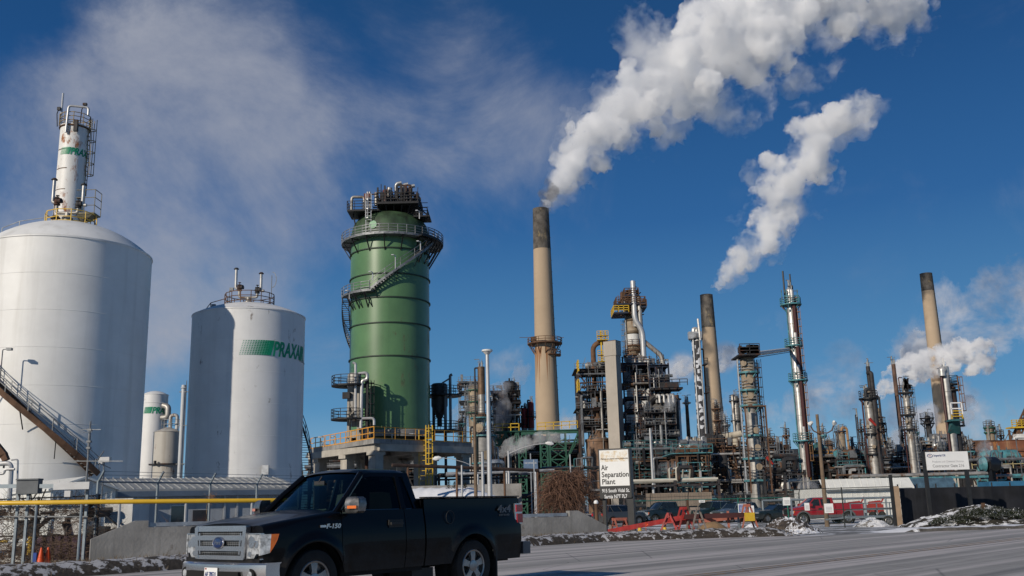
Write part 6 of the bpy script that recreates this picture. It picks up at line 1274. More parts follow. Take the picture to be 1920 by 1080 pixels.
    if detail:
        m = MB(); m.bx(-.50, -.95, -.80, .80, 1.0, 1.27); m.build('dashboard', INT, T)
        m = MB()
        for y in (-.42, .42): m.box((-1.55, y, .95), (.5, .55, .25)); m.box((-1.75, y, 1.28), (.16, .52, .6)); m.box((-1.78, y, 1.66), (.1, .28, .18))
        m.build('seat', INT, T)
        m = MB()
        for k in range(16): a, b = 2*pi*k/16, 2*pi*(k+1)/16; m.beam((-1.05+.07*sin(a), .42+.19*cos(a), 1.25+.18*sin(a)), (-1.05+.07*sin(b), .42+.19*cos(b), 1.25+.18*sin(b)), .03)
        m.build('steering_wheel', INT, T)
        m = MB(); m.box((-.82, .0, 1.72), (.03, .24, .07)); m.beam((-.80, 0, 1.74), (-.86, 0, 1.82), .02); m.build('rear_view_mirror', INT, T)
        m = MB(); m.bx(cabx+.075, cabx+.08, .15, .36, 1.60, 1.72); m.bx(cabx+.075, cabx+.08, -.14, .08, 1.62, 1.72); m.build('window_sticker', M('pale_sticker', (.7, .72, .5), .6, 0, .2, 20), T)
        vs, fs = text_geo('4x4', .17, .004, .004, 'CENTER', .1, 3, 1.3); m = MB(); m.add([(-wb-.77-x, .968-y, z+1.22) for x, y, z in vs], fs); m.build('side_lettering', STEEL, BED)
        vs, fs = text_geo('OFF ROAD', .045, .003, .0, 'CENTER', .1, 2, 1.2); m = MB(); m.add([(-wb-.77-x, .972-y, z+1.16) for x, y, z in vs], fs); m.build('small_lettering', STEEL, BED)
        vs, fs = text_geo('F-150', .085, .01, .003, 'CENTER', .2, 3, 1.3); m = MB(); m.add([(-.30-x, .975-y, z+1.075) for x, y, z in vs], fs); m.bx(-.07, -.17, .972, .985, 1.09, 1.12); m.build('fender_badge', CHROME, T)
        m = MB()
        for k in range(20): a, b = 2*pi*k/20, 2*pi*(k+1)/20; m.beam((cabx-.55+.09*cos(a), .984, 1.17+.10*sin(a)), (cabx-.55+.09*cos(b), .984, 1.17+.10*sin(b)), .008)
        m.build('fuel_door', BLKP, BED)
        m = MB(); m.bx(-wb-.53, -wb-.56, .70, .98, .12, .62); m.build('mud_flap', BLKP, T)
        m = MB(); m.beam((-.33, -.1, 1.30), (-.46, .62, 1.335), .018); m.beam((-.30, -.75, 1.30), (-.42, -.05, 1.335), .018); m.build('wiper', BLKP, T)
        m = MB(); m.bx(-wb+.75, -wb+1.2, .3, .8, .26, .42); m.build('exhaust', BLKP, T)
    return T
th = R(40.5); hd = Vector((-sin(th), -cos(th), 0))
pickup('pickup_truck', 'black pickup truck with chrome grille driving on the road in the foreground', paint('dusty_black_paint', (.003, .003, .004), .22, .12, dirt=.8, rough=.3, dirtc=(.045, .042, .04)), (-3.523, 14.406, 0), atan2(hd.y, hd.x), 3.173)
def wagon(name, label, cat, paintm, loc, rz, prof, L_=(.85, -3.75), wb=2.8, wid=.95, wr=.36, glass_=((-.55, -3.3), (-1.05, -3.45)), roof=1.75, belt=1.15, hood=1.05, group=None, tail=1.15):
    """parked passenger car: lower skin, dark glasshouse, body-coloured roof and pillars"""
    T = thing(name, label, cat, loc, rz, group); (b0, b1), (t0, t1) = glass_; plan = lambda x: 1-(.16*((x-.2)/.65)**2 if x > .2 else 0)-(.10*((-wb-.3-x)/.6)**2 if x < -wb-.3 else 0)
    zsf = lambda x: hood-.12*max(0, (x+.0)/.85)**2 if x > b0+.2 else (belt if x > b1-.05 else tail)
    top = lambda x, ys, zt: [(ys-.05, zt+.03), (ys*.6, zt+.06), (0, zt+.08)]
    m = body_loft(frange(L_[0], L_[1], .1), (0, -wb), zsf, top, wr=wr, ar=wr+.07, base=.3, plan=plan, wsc=wid/.985, cap=(1, 1), wt=[(.25, .9), (.45, .96), (.75, .985), (1.0, .96), (1.3, .90)]); m.build('body', paintm, T)
    w0, w1 = wid*.90, wid*.68; m = MB(); xs0, xs1 = frange(b0, b1, .5), frange(t0, t1, .5); n = min(len(xs0), len(xs1)); xs0 = [b0+(b1-b0)*i/6 for i in range(7)]; xs1 = [t0+(t1-t0)*i/6 for i in range(7)]
    vs = []
    for i in range(7):
        a, b = xs0[i], xs1[i]; vs += [(a, w0, belt), (b, w1+.02, roof-.06), (b, -w1-.02, roof-.06), (a, -w0, belt)]
    m.add(vs, [(i*4+j, i*4+4+j, i*4+5+j, i*4+1+j) for i in range(6) for j in range(3)]+[(0, 1, 2, 3), (27, 26, 25, 24)]); m.build('glasshouse', GLB, T)
    m = MB(); rr = []
    for i in range(9): x = t0+.03+(t1-t0-.06)*i/8; e = .04*(1-min(1, i/2))**2+.04*(max(0, i-6)/2)**2; rr += [(x, w1+.04, roof-.07-e), (x, w1*.8, roof-.01-e), (x, 0, roof+.02-e), (x, -w1*.8, roof-.01-e), (x, -w1-.04, roof-.07-e)]
    m.add(rr, [(i*5+j, i*5+5+j, i*5+6+j, i*5+1+j) for i in range(8) for j in range(4)], True); m.build('roof', paintm, T)
    m = MB()
    for s_ in (1, -1):
        for i, wd in ((0, .09), (2.6, .07), (4.6, .07), (6, .16)):
            a = b0+(b1-b0)*i/6; b = t0+(t1-t0)*i/6; m.beam((a, (w0+.01)*s_, belt), (b, (w1+.03)*s_, roof-.06), wd, .04)
    m.build('pillar_frame', paintm, T)
    m = MB(); m.bx(L_[0]-.15, L_[1]+.2, -wid*.7, wid*.7, .22, .7)
    for xw in (0, -wb):
        for s_ in (1, -1): m.cyl((xw, wid*.6*s_, wr), (xw, wid*.92*s_, wr), wr+.08, n=20, cap=False)
    m.build('underbody', RIMD, T)
    for xw in (0, -wb):
        for s_ in (1, -1): wheel(T, xw, (wid-.12)*s_, wr, .22)
    x = L_[0]; gm = MB(); gm.bx(x, x+.03, -.5, .5, .62, .88); gm.build('grille', BLKP, T); gm = MB(); gm.bx(x+.03, x+.045, -.5, .5, .73, .76); gm.bx(x, x+.04, -.85, .85, .40, .46); gm.build('chrome_bar', CHROME, T)
    for s_ in (1, -1):
        gm = MB(); gm.box((x-.03, .68*s_, .82), (.16, .3, .13)); gm.build('headlight', LENS, T); gm = MB(); gm.box((L_[1]+.02, .75*s_, .95), (.1, .2, .22)); gm.build('tail_lamp', REDL, T); gm = MB(); gm.box((b0-.25, (wid+.08)*s_, belt+.06), (.12, .2, .14)); gm.build('mirror', paintm, T)
    gm = MB(); gm.bx(x+.03, x+.045, -.16, .16, .45, .56); gm.build('licence_plate', SIGNW, T)
    return T
def park(px, py, Y):   # point on the lot
    p = at(px, py, Y); return (p.x, p.y, GZ+.012)
gp = 'vehicles parked behind the green-topped fence'
def face(az): return R(az)
# vehicles face towards the camera and to the left (azimuth of heading in degrees, measured from +x)
pickup('pickup_truck', 'dark blue-black pickup parked nearest the plant sign', paint('parked_navy_paint', (.012, .022, .03), dirt=.3, rough=.3), park(1218, 970, 90), R(205), 3.4, -2.6, False, True, gp)
wagon('parked_car', 'grey hatchback with its tail towards the camera, half hidden behind the plant sign', 'car', paint('parked_grey_paint', (.07, .075, .08), dirt=.4, rough=.35, metal=.3), park(1186, 965, 88), R(30), None, group=gp)
wagon('parked_suv', 'dark green-black SUV with twin bright headlights, second vehicle right of the sign', 'suv', paint('parked_dark_green_paint', (.012, .03, .032), dirt=.25, rough=.3), park(1312, 966, 90), R(212), None, (.85, -3.8), 2.9, .98, .38, ((-.5, -3.45), (-1.0, -3.3)), 1.85, 1.2, 1.12, group=gp, tail=1.2)
wagon('parked_car', 'silver-grey crossover between the dark SUV and the dark sedan', 'car', paint('parked_silver_blue_paint', (.12, .16, .19), dirt=.3, rough=.3, metal=.5), park(1358, 966, 88), R(210), None, (.85, -3.7), 2.75, .95, .37, ((-.45, -3.3), (-1.0, -3.1)), 1.72, 1.12, 1.06, group=gp)
wagon('parked_car', 'dark low sedan left of the red pickup', 'car', paint('parked_dark_sedan_paint', (.01, .018, .022), dirt=.25, rough=.28), park(1428, 966, 84), R(200), None, (.9, -3.75), 2.8, .93, .34, ((-.55, -3.1), (-1.25, -2.5)), 1.48, .98, .94, group=gp, tail=1.02)
pickup('pickup_truck', 'bright red extended-cab pickup with grey lower trim parked by the white shed', paint('parked_red_paint', (.30, .010, .018), dirt=.4, rough=.3), park(1497, 970, 75), R(187), 3.5, -2.55, False, True, gp, M('grey_trim', (.1, .105, .11), .6, 0, .1, 2), BLKP)
# ================================================================ fences, signs, sheds and roadside things
def wire_mat(name, c, scale, w=.09, diag=True):
    m = bpy.data.materials.new(name); m.use_nodes = True; t = m.node_tree; N = t.nodes; L = t.links; p = N['Principled BSDF']; p.inputs['Base Color'].default_value = (*c, 1); p.inputs['Roughness'].default_value = .5; p.inputs['Metallic'].default_value = .4
    tcn = N.new('ShaderNodeTexCoord'); s = N.new('ShaderNodeSeparateXYZ'); L.new(tcn.outputs['Object'], s.inputs[0])
    def f(op, a, b=None):
        n = N.new('ShaderNodeMath'); n.operation = op
        for i, v in enumerate((a, b)):
            if v is None: continue
            if isinstance(v, (int, float)): n.inputs[i].default_value = v
            else: L.new(v, n.inputs[i])
        return n.outputs[0]
    u, v = (f('ADD', s.outputs[0], s.outputs[2]), f('SUBTRACT', s.outputs[0], s.outputs[2])) if diag else (s.outputs[0], s.outputs[2])
    a = f('LESS_THAN', f('FRACT', f('MULTIPLY', u, 1/scale)), w); b = f('LESS_THAN', f('FRACT', f('MULTIPLY', v, 1/scale)), w)
    L.new(f('MAXIMUM', a, b), p.inputs['Alpha']); return m
def fence(pa, pb, h, label, mesh_m, post_m, step=3.0, barbed=False, rails=(1.0,), base=GZ, name='chain_link_fence', pr=.03, grp=None, z0=.05):
    a = Vector((pa[0], pa[1], base)); b = Vector((pb[0], pb[1], base)); L_ = (b-a).length; T = thing(name, label, 'fence', tuple(a), atan2(b.y-a.y, b.x-a.x), grp)
    m = MB(); m.add([(0, 0, z0), (L_, 0, z0), (L_, 0, h), (0, 0, h)], [(0, 1, 2, 3)]); m.build('wire_mesh', mesh_m, T)
    n = max(1, round(L_/step))
    for i in range(n+1):
        x = L_*i/n; m = MB(); m.vcyl((x, .05), pr*1.2, 0, h+.05, 8)
        if barbed: m.beam((x, .05, h), (x-.0, -.25, h+.42), pr*1.4)
        m.build('post', post_m, T)
    m = MB()
    for r_ in rails: m.cyl((0, .03, h*r_), (L_, .03, h*r_), pr*.8, n=6)
    m.build('top_rail', post_m, T)
    if barbed:
        m = MB()
        for k in range(3): m.cyl((0, -.05-.08*k, h+.12+.13*k), (L_, -.05-.08*k, h+.12+.13*k), .009, n=4)
        m.build('barbed_wire', post_m, T)
    return T
WIREG = wire_mat('galvanised_chain_link', (.14, .15, .15), .075, .085); WIREB = wire_mat('dark_chain_link', (.04, .04, .04), .075, .10); WIREGR = wire_mat('green_chain_link', (.05, .08, .07), .09, .05)
FP = M('fence_post_grey', (.22, .26, .29), .5, .4, .15, 3); FPB = M('fence_post_black', (.02, .02, .02), .6, 0, .3, 3); FPG = M('fence_rail_green', (.02, .16, .12), .5, .1, .2, 3)
# left: gas-yard fences
a, b = at(-40, 1000, 40), at(180, 990, 37); c = at(560, 975, 47)
fence(a, b, 2.6, 'dark chain-link fence overgrown with bare vines at the lower left', WIREB, FPB, 3.2, False, (1.0, .45), pr=.04)
fence(b, c, 3.1, 'grey chain-link fence with barbed wire behind the black pickup', WIREG, FP, 3.1, True, (1.0,), pr=.045)
# yellow pipe and grey service pipe on posts
a, b = at(-60, 944, 36.5), at(178, 941, 35.6); c = at(540, 938, 39)
T = thing('yellow_pipe', 'long yellow gas pipe crossing in front of the storage tanks', 'pipe', (a.x, a.y, a.z)); m = MB(); m.tube([(0, 0, 0), tuple(b-a), tuple(c-a)], .085, 10)
m.build('pipe', M('gas_yellow_paint', (.72, .44, .03), .45, 0, .08, 1), T)
for f in (.2, .55, .9):
    q = a.lerp(b, f)-a; m = MB(); m.vcyl((q.x, q.y), .05, q.z-a.z+GZ, q.z-.08, 8); m.build('support_post', FP, T)
for f in (.12, .45, .8): q = b.lerp(c, f)-a; m = MB(); m.vcyl((q.x, q.y), .05, q.z-a.z+GZ, q.z-.08, 8); m.build('support_post', LIGHTG, T)
a, b = at(-60, 912, 37), at(172, 911, 36.2); T = thing('service_pipe', 'grey level service pipe and beam above the yellow pipe at the left edge', 'pipe', (a.x, a.y, a.z)); q = b-a
m = MB(); m.beam((0, 0, 0), tuple(q), .12, .14); m.build('beam', FP, T); m = MB(); m.tube([(0, -.15, -.75), tuple(q+Vector((0, -.15, -.75)))], .03, 6); m.tube([(0, -.15, -1.1), tuple(q+Vector((0, -.15, -1.1)))], .03, 6); m.build('conduit', STEEL, T)
for f in (.42, .5, .97): k = q*f; m = MB(); m.beam((k.x, k.y, k.z), (k.x, k.y, GZ-a.z), .09); m.build('post', FP, T)
m = MB(); k = at(137, 911, 36)-a; m.box((k.x, k.y, k.z), (1.3, .3, .26)); m.box((k.x-.1, k.y-.1, k.z-.28), (.22, .2, .22)); m.build('junction_duct', LIGHTG, T)
S = Spot(55, 915, 36.6); T = thing('control_cabinet', 'dark grey control cabinet with looping cable above the yellow pipe', 'cabinet', (S.X, S.Y, S.z(926)+GZ)); w = S.x(75, 915); h = S.z(899)-S.z(926)
m = MB(); m.box((0, 0, h/2), (w*2, .35, h)); m.box((0, -.02, h), (w*2.1, .42, .05)); m.build('cabinet', M('cabinet_grey', (.10, .11, .12), .5, .2, .15, 3), T)
m = MB(); m.tube([(-w, -.1, .1), (-w*.6, -.15, -.15), (0, -.15, -.28), (w*.6, -.15, -.2), (w*.9, -.15, 0)], .025, 6); m.tube([(w*.3, -.1, 0), (w*.6, -.2, -.35), (w*1.4, -.2, -.3), (w*1.8, -.2, .15)], .025, 6); m.build('cable', BLACK, T)
S = Spot(22, 900, 38); T = thing('pipe_stand', 'group of thin upright pipes with a bent elbow at the far left edge', 'pipe', S.loc)
m = MB(); m.pipe([(S.x(-20, 870), 0, S.z(870)), (S.x(22, 870), 0, S.z(868)), (S.x(24, 870), 0, S.z(960))], .09, 8); m.pipe([(S.x(-20, 888), -.1, S.z(888)), (S.x(10, 888), -.1, S.z(888)), (S.x(12, 880), -.1, S.z(880)), (S.x(30, 880), -.1, S.z(880))], .05, 8); m.pipe([(S.x(19, 862), .1, S.z(862)), (S.x(31, 862), .1, S.z(861)), (S.x(29, 960), .1, S.z(960))], .035, 6); m.build('pipe', LIGHTG, T)
S = Spot(5, 840, 52); T = thing('chute', 'short rust-brown chute hanging in front of the largest tank at the left edge', 'chute', (S.X, S.Y, S.z(860)+GZ))
m = MB(); m.beam((-1.2, 0, 1.6), (.1, 0, .15), .3, .4); m.beam((.1, 0, .2), (.25, 0, -.1), .3); m.build('trough', BROWN, T); m = MB(); m.vcyl((.15, 0), .05, -.5, .2, 6); m.build('rod', BLACK, T)
# utility mast with cross antennas
S = Spot(165, 860, 50); T = thing('antenna_mast', 'thin antenna mast with crossed rods in front of the largest tank', 'mast', S.loc)
m = MB(); m.vcyl((0, 0), .05, 0, S.z(850), 8); m.vcyl((0, 0), .07, S.z(850), S.z(806), 8); m.vcyl((0, 0), .045, S.z(806), S.z(790), 6)
for q in (806, 828, 840): m.box((0, 0, S.z(q)), (.2, .2, .1))
m.build('mast', STEEL, T); m = MB(); z = S.z(806); m.beam((-.45, 0, z+.02), (.6, -.1, z), .03); m.beam((-.4, .1, z-.1), (.3, -.4, z-.14), .03); m.build('antenna_rods', STEEL, T)
S = Spot(180, 864, 37.2); T = thing('antenna_mast', 'low level antenna of long horizontal rods on the corner fence post', 'mast', (S.X, S.Y, S.z(868)+GZ))
m = MB(); m.beam((-1.2, 0, .1), (1.05, -.05, .04), .03); m.beam((.05, 0, .1), (.4, -.3, .42), .03); m.beam((.1, 0, 0), (.45, .3, -.2), .03); m.vcyl((0, 0), .03, -.1, .15, 6); m.build('antenna_rods', STEEL, T)
S = Spot(195, 870, 50); T = thing('floodlight_pole', 'small floodlight on a thin pole behind the corner fence post', 'lamp post', S.loc)
m = MB(); m.vcyl((0, 0), .035, 0, S.z(866), 6); m.build('pole', STEEL, T); m = MB(); m.box((.1, -.1, S.z(862)), (.5, .3, .25)); m.box((-.1, -.1, S.z(866)), (.2, .25, .2)); m.build('lamp_head', LIGHTG, T)
# long low shed with white gable and the white annex
a, b = at(215, 965, 60), at(560, 965, 66); T = thing('long_shed', 'long low grey shed with pale ribbed roof in front of the white tanks', 'building', (a.x, a.y, GZ), atan2(b.y-a.y, b.x-a.x)); L_ = (b-a).length
he = at(215, 919, 60).z-GZ; hr = at(300, 897, 66).z-GZ
m = MB(); m.bx(0, L_, 0, 9, 0, he); m.build('wall', CORRB, T)
m = MB(); m.add([(-.3, -.5, he), (L_, -.5, he), (L_, 4.5, hr), (-.3, 4.5, hr), (L_, 9.5, he), (-.3, 9.5, he)], [(0, 1, 2, 3), (3, 2, 4, 5)]); m.bx(-.3, L_, -.55, -.45, he-.38, he+.02)
k = int(L_/.45)
for i in range(k): x = L_*i/k; m.add([(x, -.45, he+.01), (x+.08, -.45, he+.01), (x+.08, 4.5, hr+.03), (x, 4.5, hr+.03), (x+.04, -.45, he+.07), (x+.04, 4.5, hr+.08)], [(0, 4, 5, 3), (4, 1, 2, 5), (0, 1, 4)])
R_ = m.build('roof', M('pale_ribbed_roof', (.34, .35, .35), .6, .1, .1, 1, .3), T)
m = MB(); m.bx(0, L_, -.56, -.46, he-.42, he-.1); m.build('gutter', M('blue_grey_gutter', (.12, .16, .22), .5, .1, .1, 1), R_)
for x in (3.2, 9.0): m = MB(); m.bx(x, x+1.0, -.04, 0, he*.38, he*.72); f = m.build('window', LIGHTG, T); m = MB(); m.bx(x+.08, x+.92, -.06, -.04, he*.40, he*.70); m.build('pane', GLB, f)
for x in (-.05, 1.2, 6.5, 7.3): m = MB(); m.bx(x, x+.12, -.1, 0, 0, he-.4); m.build('downpipe', LIGHTG, T)
m = MB(); m.bx(4.6, 5.5, -.05, 0, 0, 2.1); m.build('door', DARK, T)
a, b = at(92, 965, 56), at(214, 965, 58.5); T = thing('white_shed', 'small white ribbed shed with gable roof behind the yellow pipe', 'building', (a.x, a.y, GZ), atan2(b.y-a.y, b.x-a.x)); L_ = (b-a).length; he = at(100, 918, 56).z-GZ; hp = at(155, 897, 57).z-GZ
m = MB(); m.add([(0, 0, 0), (L_, 0, 0), (L_, 0, he), (L_*.5, 0, hp), (0, 0, he), (0, 8, 0), (L_, 8, 0), (L_, 8, he), (L_*.5, 8, hp), (0, 8, he)], [(0, 1, 2, 3, 4), (5, 6, 7, 8, 9), (0, 4, 9, 5), (1, 2, 7, 6)])
for i in range(int(L_/.3)): x = i*.3+.1; m.bx(x, x+.05, -.03, 0, .1, he-.05)
m.build('wall', CORR, T); m = MB(); m.add([(-.2, -.2, he-.08), (L_*.5, -.2, hp), (L_*.5, 8, hp), (-.2, 8, he-.08), (-.2, -.2, he+.04), (L_*.5, -.2, hp+.12), (L_*.5, 8, hp+.12), (-.2, 8, he+.04)], [(0, 1, 5, 4), (4, 5, 6, 7), (0, 4, 7, 3)]); m.add([(L_+.2, -.2, he-.08), (L_*.5, -.2, hp), (L_*.5, 8, hp), (L_+.2, 8, he-.08), (L_+.2, -.2, he+.04), (L_*.5, -.2, hp+.12), (L_*.5, 8, hp+.12), (L_+.2, 8, he+.04)], [(0, 1, 5, 4), (4, 5, 6, 7), (0, 4, 7, 3)]); m.build('roof', CORR, T)
m = MB(); m.bx(L_*.3, L_*.55, -.05, -.03, 0, 2.1); m.build('door', LIGHTG, T)
# white pump skid and clutter behind the vine fence
S = Spot(60, 985, 44); T = thing('pump_skid', 'white pump skid with dark pipework and low tank behind the vine fence', 'machinery', S.loc)
m = MB(); m.bx(-4, 3.0, 0, 3, 0, .8); m.bx(1.2, 2.6, -.5, 1, 0, 2.2); m.bx(3.2, 4.4, 0, 2, 0, 2.6); m.build('housing', CLAD, T)
m = MB(); rnd = random.Random(2)
for i in range(22): x = rnd.uniform(-4, 4); z = rnd.uniform(.3, 2.2); m.pipe([(x, -.4, z), (x+rnd.uniform(-1.5, 1.5), -.4, z), (x+rnd.uniform(-1, 1), -.6, z+rnd.uniform(-1, .6))], rnd.choice((.05, .09, .15)), 6)
for i in range(10): m.box((rnd.uniform(-4, 4), -.5, rnd.uniform(.2, 1.4)), (rnd.uniform(.2, .9), .4, rnd.uniform(.2, .8)))
m.build('pipework', BLACK, T); m = MB(); m.cyl((-3.5, -.8, .9), (-.6, -.8, .9), .06, n=8); m.vcyl((.4, -.8), .12, .3, 1.1, 10); m.vcyl((.4, -.8), .17, .8, .9, 10); m.build('yellow_fitting', YEL, T)
S = Spot(125, 1010, 42); T = thing('crate_stack', 'dark slatted plum-coloured crates behind the vine fence near the parapet end', 'crate', S.loc)
m = MB()
for i in range(6): m.bx(-1.2+i*.36, -.98+i*.36, 0, 1, .1, 1.1)
m.bx(-1.3, .9, .1, .9, .2, 1.0); m.build('crate', M('plum_plastic', (.07, .03, .06), .6, 0, .3, 3), T)
# traffic cones
for i, (px, lab) in enumerate(((77, 'left orange traffic cone with a blue rag behind the vine fence'), (85, 'right orange traffic cone behind the vine fence'))):
    p = at(px, 1040, 36); T = thing('traffic_cone', lab, 'traffic cone', (p.x, p.y+i*.2, GZ), 0, 'traffic cones')
    m = MB(); m.lathe([(.17, .03), (.10, .45), (.03, .8), (.001, .8)], n=16); m.build('cone', M('cone_orange', (.7, .08, .01), .5), T); m = MB(); m.box((0, 0, .015), (.42, .42, .03)); m.build('base', BLKP, T)
    if i == 0: m = MB(); m.box((-.2, .0, .45), (.12, .1, .35)); m.build('rag', M('blue_rag', (.02, .06, .25), .8), T)
# bare vines over the left fence
def twigs(seed, n, area, mat, name, label, cat, loc, rad=.008, lmin=.5, lmax=1.6, kind=None, group=None, curl=.35, up=.6, part=False):
    rnd = random.Random(seed); m = MB()
    for i in range(n):
        p = Vector(area(rnd)); d = Vector((rnd.uniform(-1, 1), rnd.uniform(-.4, .4), rnd.uniform(-.2, 1)*up)).normalized(); l = rnd.uniform(lmin, lmax); pts = [p]
        for k in range(6): d = (d+Vector((rnd.uniform(-1, 1), rnd.uniform(-.5, .5), rnd.uniform(-1, .8)))*curl).normalized(); pts.append(pts[-1]+d*l/6)
        m.tube(pts, [rad*(1-.12*k) for k in range(7)], 3, False)
    if part: return m.build(name, mat, part)
    o = m.build(name, mat); return tag(o, label, cat, group, kind, loc)
VINE = M('bare_brown_twigs', (.10, .065, .045), .9, 0, .35, 8)
pa = at(-20, 1010, 38.5); pb = at(185, 1000, 36.5); T = thing('vine_tangle', 'tangle of bare brown vines climbing the fence at the lower left', 'shrub', (pa.x, pa.y, GZ)); L_ = pb.x-pa.x
def area_l(rnd):
    f = rnd.random(); return (L_*f, (pb.y-pa.y)*f-.1, abs(rnd.gauss(0, 1))*.85 if rnd.random() < .7 else rnd.uniform(1.6, 2.4))
twigs(1, 1300, area_l, VINE, 'stems', None, None, None, .010, .4, 1.5, part=T)
pa2 = at(190, 990, 37.4); pb2 = at(470, 985, 44); T = thing('shrub_row', 'low dark bare brush along the barbed-wire fence behind the left parapet', 'shrub', (pa2.x, pa2.y, GZ)); L2 = pb2.x-pa2.x
def area_m(rnd): f = rnd.random(); return (L2*f, (pb2.y-pa2.y)*f-.3, rnd.uniform(0, .95)+.25*sin(f*17)+.15)
twigs(2, 1500, area_m, VINE, 'stems', None, None, None, .011, .3, .9, part=T)
S = Spot(390, 950, 41); T = thing('reed', 'dry reed with feathery tan plume standing before the barbed-wire fence', 'plant', S.loc); m = MB(); m.tube([(0, 0, 0), (-.05, 0, S.z(950)), (.1, 0, S.z(928))], .012, 4); m.build('stalk', M('dry_reed', (.35, .25, .14), .9), T)
m = MB(); rnd = random.Random(6)
for i in range(170): q = Vector((rnd.gauss(.08, .1), rnd.gauss(0, .05), S.z(933)+rnd.gauss(0, .10))); m.add([q, q+Vector((.02, 0, 0)), q+Vector((rnd.uniform(.02, .18), 0, rnd.uniform(-.10, .05)))], [(0, 1, 2)])
m.build('plume', M('reed_plume', (.22, .12, .07), .9, 0, .2, 8), T)
# weeping tree, bare
S = Spot(1066, 950, 51); T = thing('weeping_tree', 'bare reddish-brown weeping tree with drooping twigs, left of the plant sign', 'tree', S.loc)
rnd = random.Random(11); m = MB(); m.tube([(0, 0, 0), (.1, .1, 1.0), (0, .1, 1.8), (.2, 0, 2.4)], [.22, .18, .14, .08], 8)
zt = S.z(874); wx = S.x(1124, 930); limbs = []
for i in range(34):
    a = rnd.uniform(0, 2*pi); ro = wx*rnd.uniform(.25, .98); h = zt*rnd.uniform(.72, 1.0)*(1-.22*(ro/wx)**2); st_ = Vector((.05, .08, rnd.uniform(.9, 2.2))); pts = []
    for k in range(12):
        f = k/11; r_ = ro*f**.8; z = st_.z+(h-st_.z)*sin(min(1, f*1.35)*pi/2)-(max(0, f-.62)/.38)**1.6*(h*.45*rnd.uniform(.8, 1.1)); pts.append(Vector((st_.x+cos(a)*r_+rnd.gauss(0, .06), st_.y+sin(a)*r_*.85+rnd.gauss(0, .06), z+rnd.gauss(0, .04))))
    m.tube(pts, [.07*(1-.075*k) for k in range(12)], 5, False); limbs.append(pts)
m.build('trunk_and_limbs', M('weeping_limbs', (.15, .085, .055), .9, 0, .3, 5), T)
for part_ in range(2):
    m = MB()
    for i in range(1100):
        pts0 = rnd.choice(limbs); q = rnd.uniform(3, 10.9); k0 = int(q); p0 = pts0[k0].lerp(pts0[min(11, k0+1)], q-k0); o_ = Vector((p0.x, p0.y, 0)); o_ = o_.normalized() if o_.length > .01 else Vector((1, 0, 0)); side = Vector((-o_.y, o_.x, 0))*rnd.gauss(0, .5)
        d = (o_*rnd.uniform(.1, 1)+side+Vector((0, 0, rnd.uniform(-.2, .8)))).normalized(); L_ = rnd.uniform(.4, 1.5); p = p0.copy(); pts = [p0]
        for k in range(9):
            d = (d+Vector((rnd.gauss(0, .30), rnd.gauss(0, .30), -.13-rnd.random()*.16))).normalized(); p = p+d*L_/9
            if p.z < .03: p.z = .03
            pts.append(p.copy())
        m.tube(pts, [.0125*(1-.07*k) for k in range(10)], 3, False)
    m.build('drooping_twigs', M('weeping_twigs_light', (.21, .115, .075), .9, 0, .3, 5) if part_ else M('weeping_twigs_dark', (.09, .048, .034), .9, 0, .3, 5), T)
# plant sign pylon
S = Spot(1153, 940, 48, -.25); T = thing('plant_sign', 'tall black-framed plant sign with white panel and black address strip', 'sign', S.loc, R(-16))
sx0, sx1 = S.x(1126, 890)/cos(R(16)), S.x(1179, 890)/cos(R(16)); zt, zm, zb = S.z(843), S.z(911), S.z(932)
m = MB(); m.bx(sx0-.06, sx1+.06, 0, .75, zb-.05, zt+.05); CB = m.build('cabinet', BLK, T)
m = MB(); m.bx(sx0, sx1, -.015, 0, zm, zt-.02); PN = m.build('white_panel', M('sign_panel_aged', (.8, .8, .78), .4, 0, .04, 1.5), CB)
m = MB(); z = zt-.42; m.add([(sx0+.05, -.018, z-.16), (sx1-.05, -.018, z-.16), (sx1-.05, -.018, z+.36), (sx0+.05, -.018, z+.36)], [(0, 1, 2, 3)])
fm_ = bpy.data.materials.new('faded_header_stain'); fm_.use_nodes = True; t_ = fm_.node_tree; p_ = t_.nodes['Principled BSDF']; tn = t_.nodes.new('ShaderNodeTexNoise'); tn.inputs['Scale'].default_value = 5; tn.inputs['Detail'].default_value = 8
tcq = t_.nodes.new('ShaderNodeTexCoord'); t_.links.new(tcq.outputs['Object'], tn.inputs[0]); rq = t_.nodes.new('ShaderNodeValToRGB'); t_.links.new(tn.outputs[0], rq.inputs[0]); rq.color_ramp.elements[0].position = .45; rq.color_ramp.elements[0].color = (.8, .79, .74, 1); rq.color_ramp.elements[1].position = .72; rq.color_ramp.elements[1].color = (.6, .42, .2, 1); t_.links.new(rq.outputs[0], p_.inputs['Base Color']); m.build('faded_header', fm_, PN)
wS = sx1-sx0
def sign_text(T, s, x, z, size, mat, name='lettering', wide=1.0, bold=0.0, shear=0, y=-.02, align='LEFT', maxw=None):
    vs, fs = text_geo(s, size, .008, bold, align, shear, 3, wide)
    if maxw: w = max(v[0] for v in vs)-min(v[0] for v in vs); k = maxw/w; vs = [(v[0]*k, v[1], v[2]) for v in vs]
    m = MB(); m.add([(v[0]+x, v[1]+y, v[2]+z) for v in vs], fs); return m.build(name, mat, T)
ph = (zt-zm)
sign_text(PN, 'Air', sx0+.07, zm+ph*.44, .36, TXT, bold=.006, maxw=.34); sign_text(PN, 'Separation', sx0+.07, zm+ph*.245, .36, TXT, bold=.006, maxw=wS*.93); sign_text(PN, 'Plant', sx0+.07, zm+ph*.05, .36, TXT, bold=.006, maxw=wS*.45)
sign_text(PN, 'Making our planet more productive', sx0+.04, zm+ph*.73, .11, M('brown_script', (.12, .07, .03), .6), shear=.3, maxw=wS*.95, y=-.024)
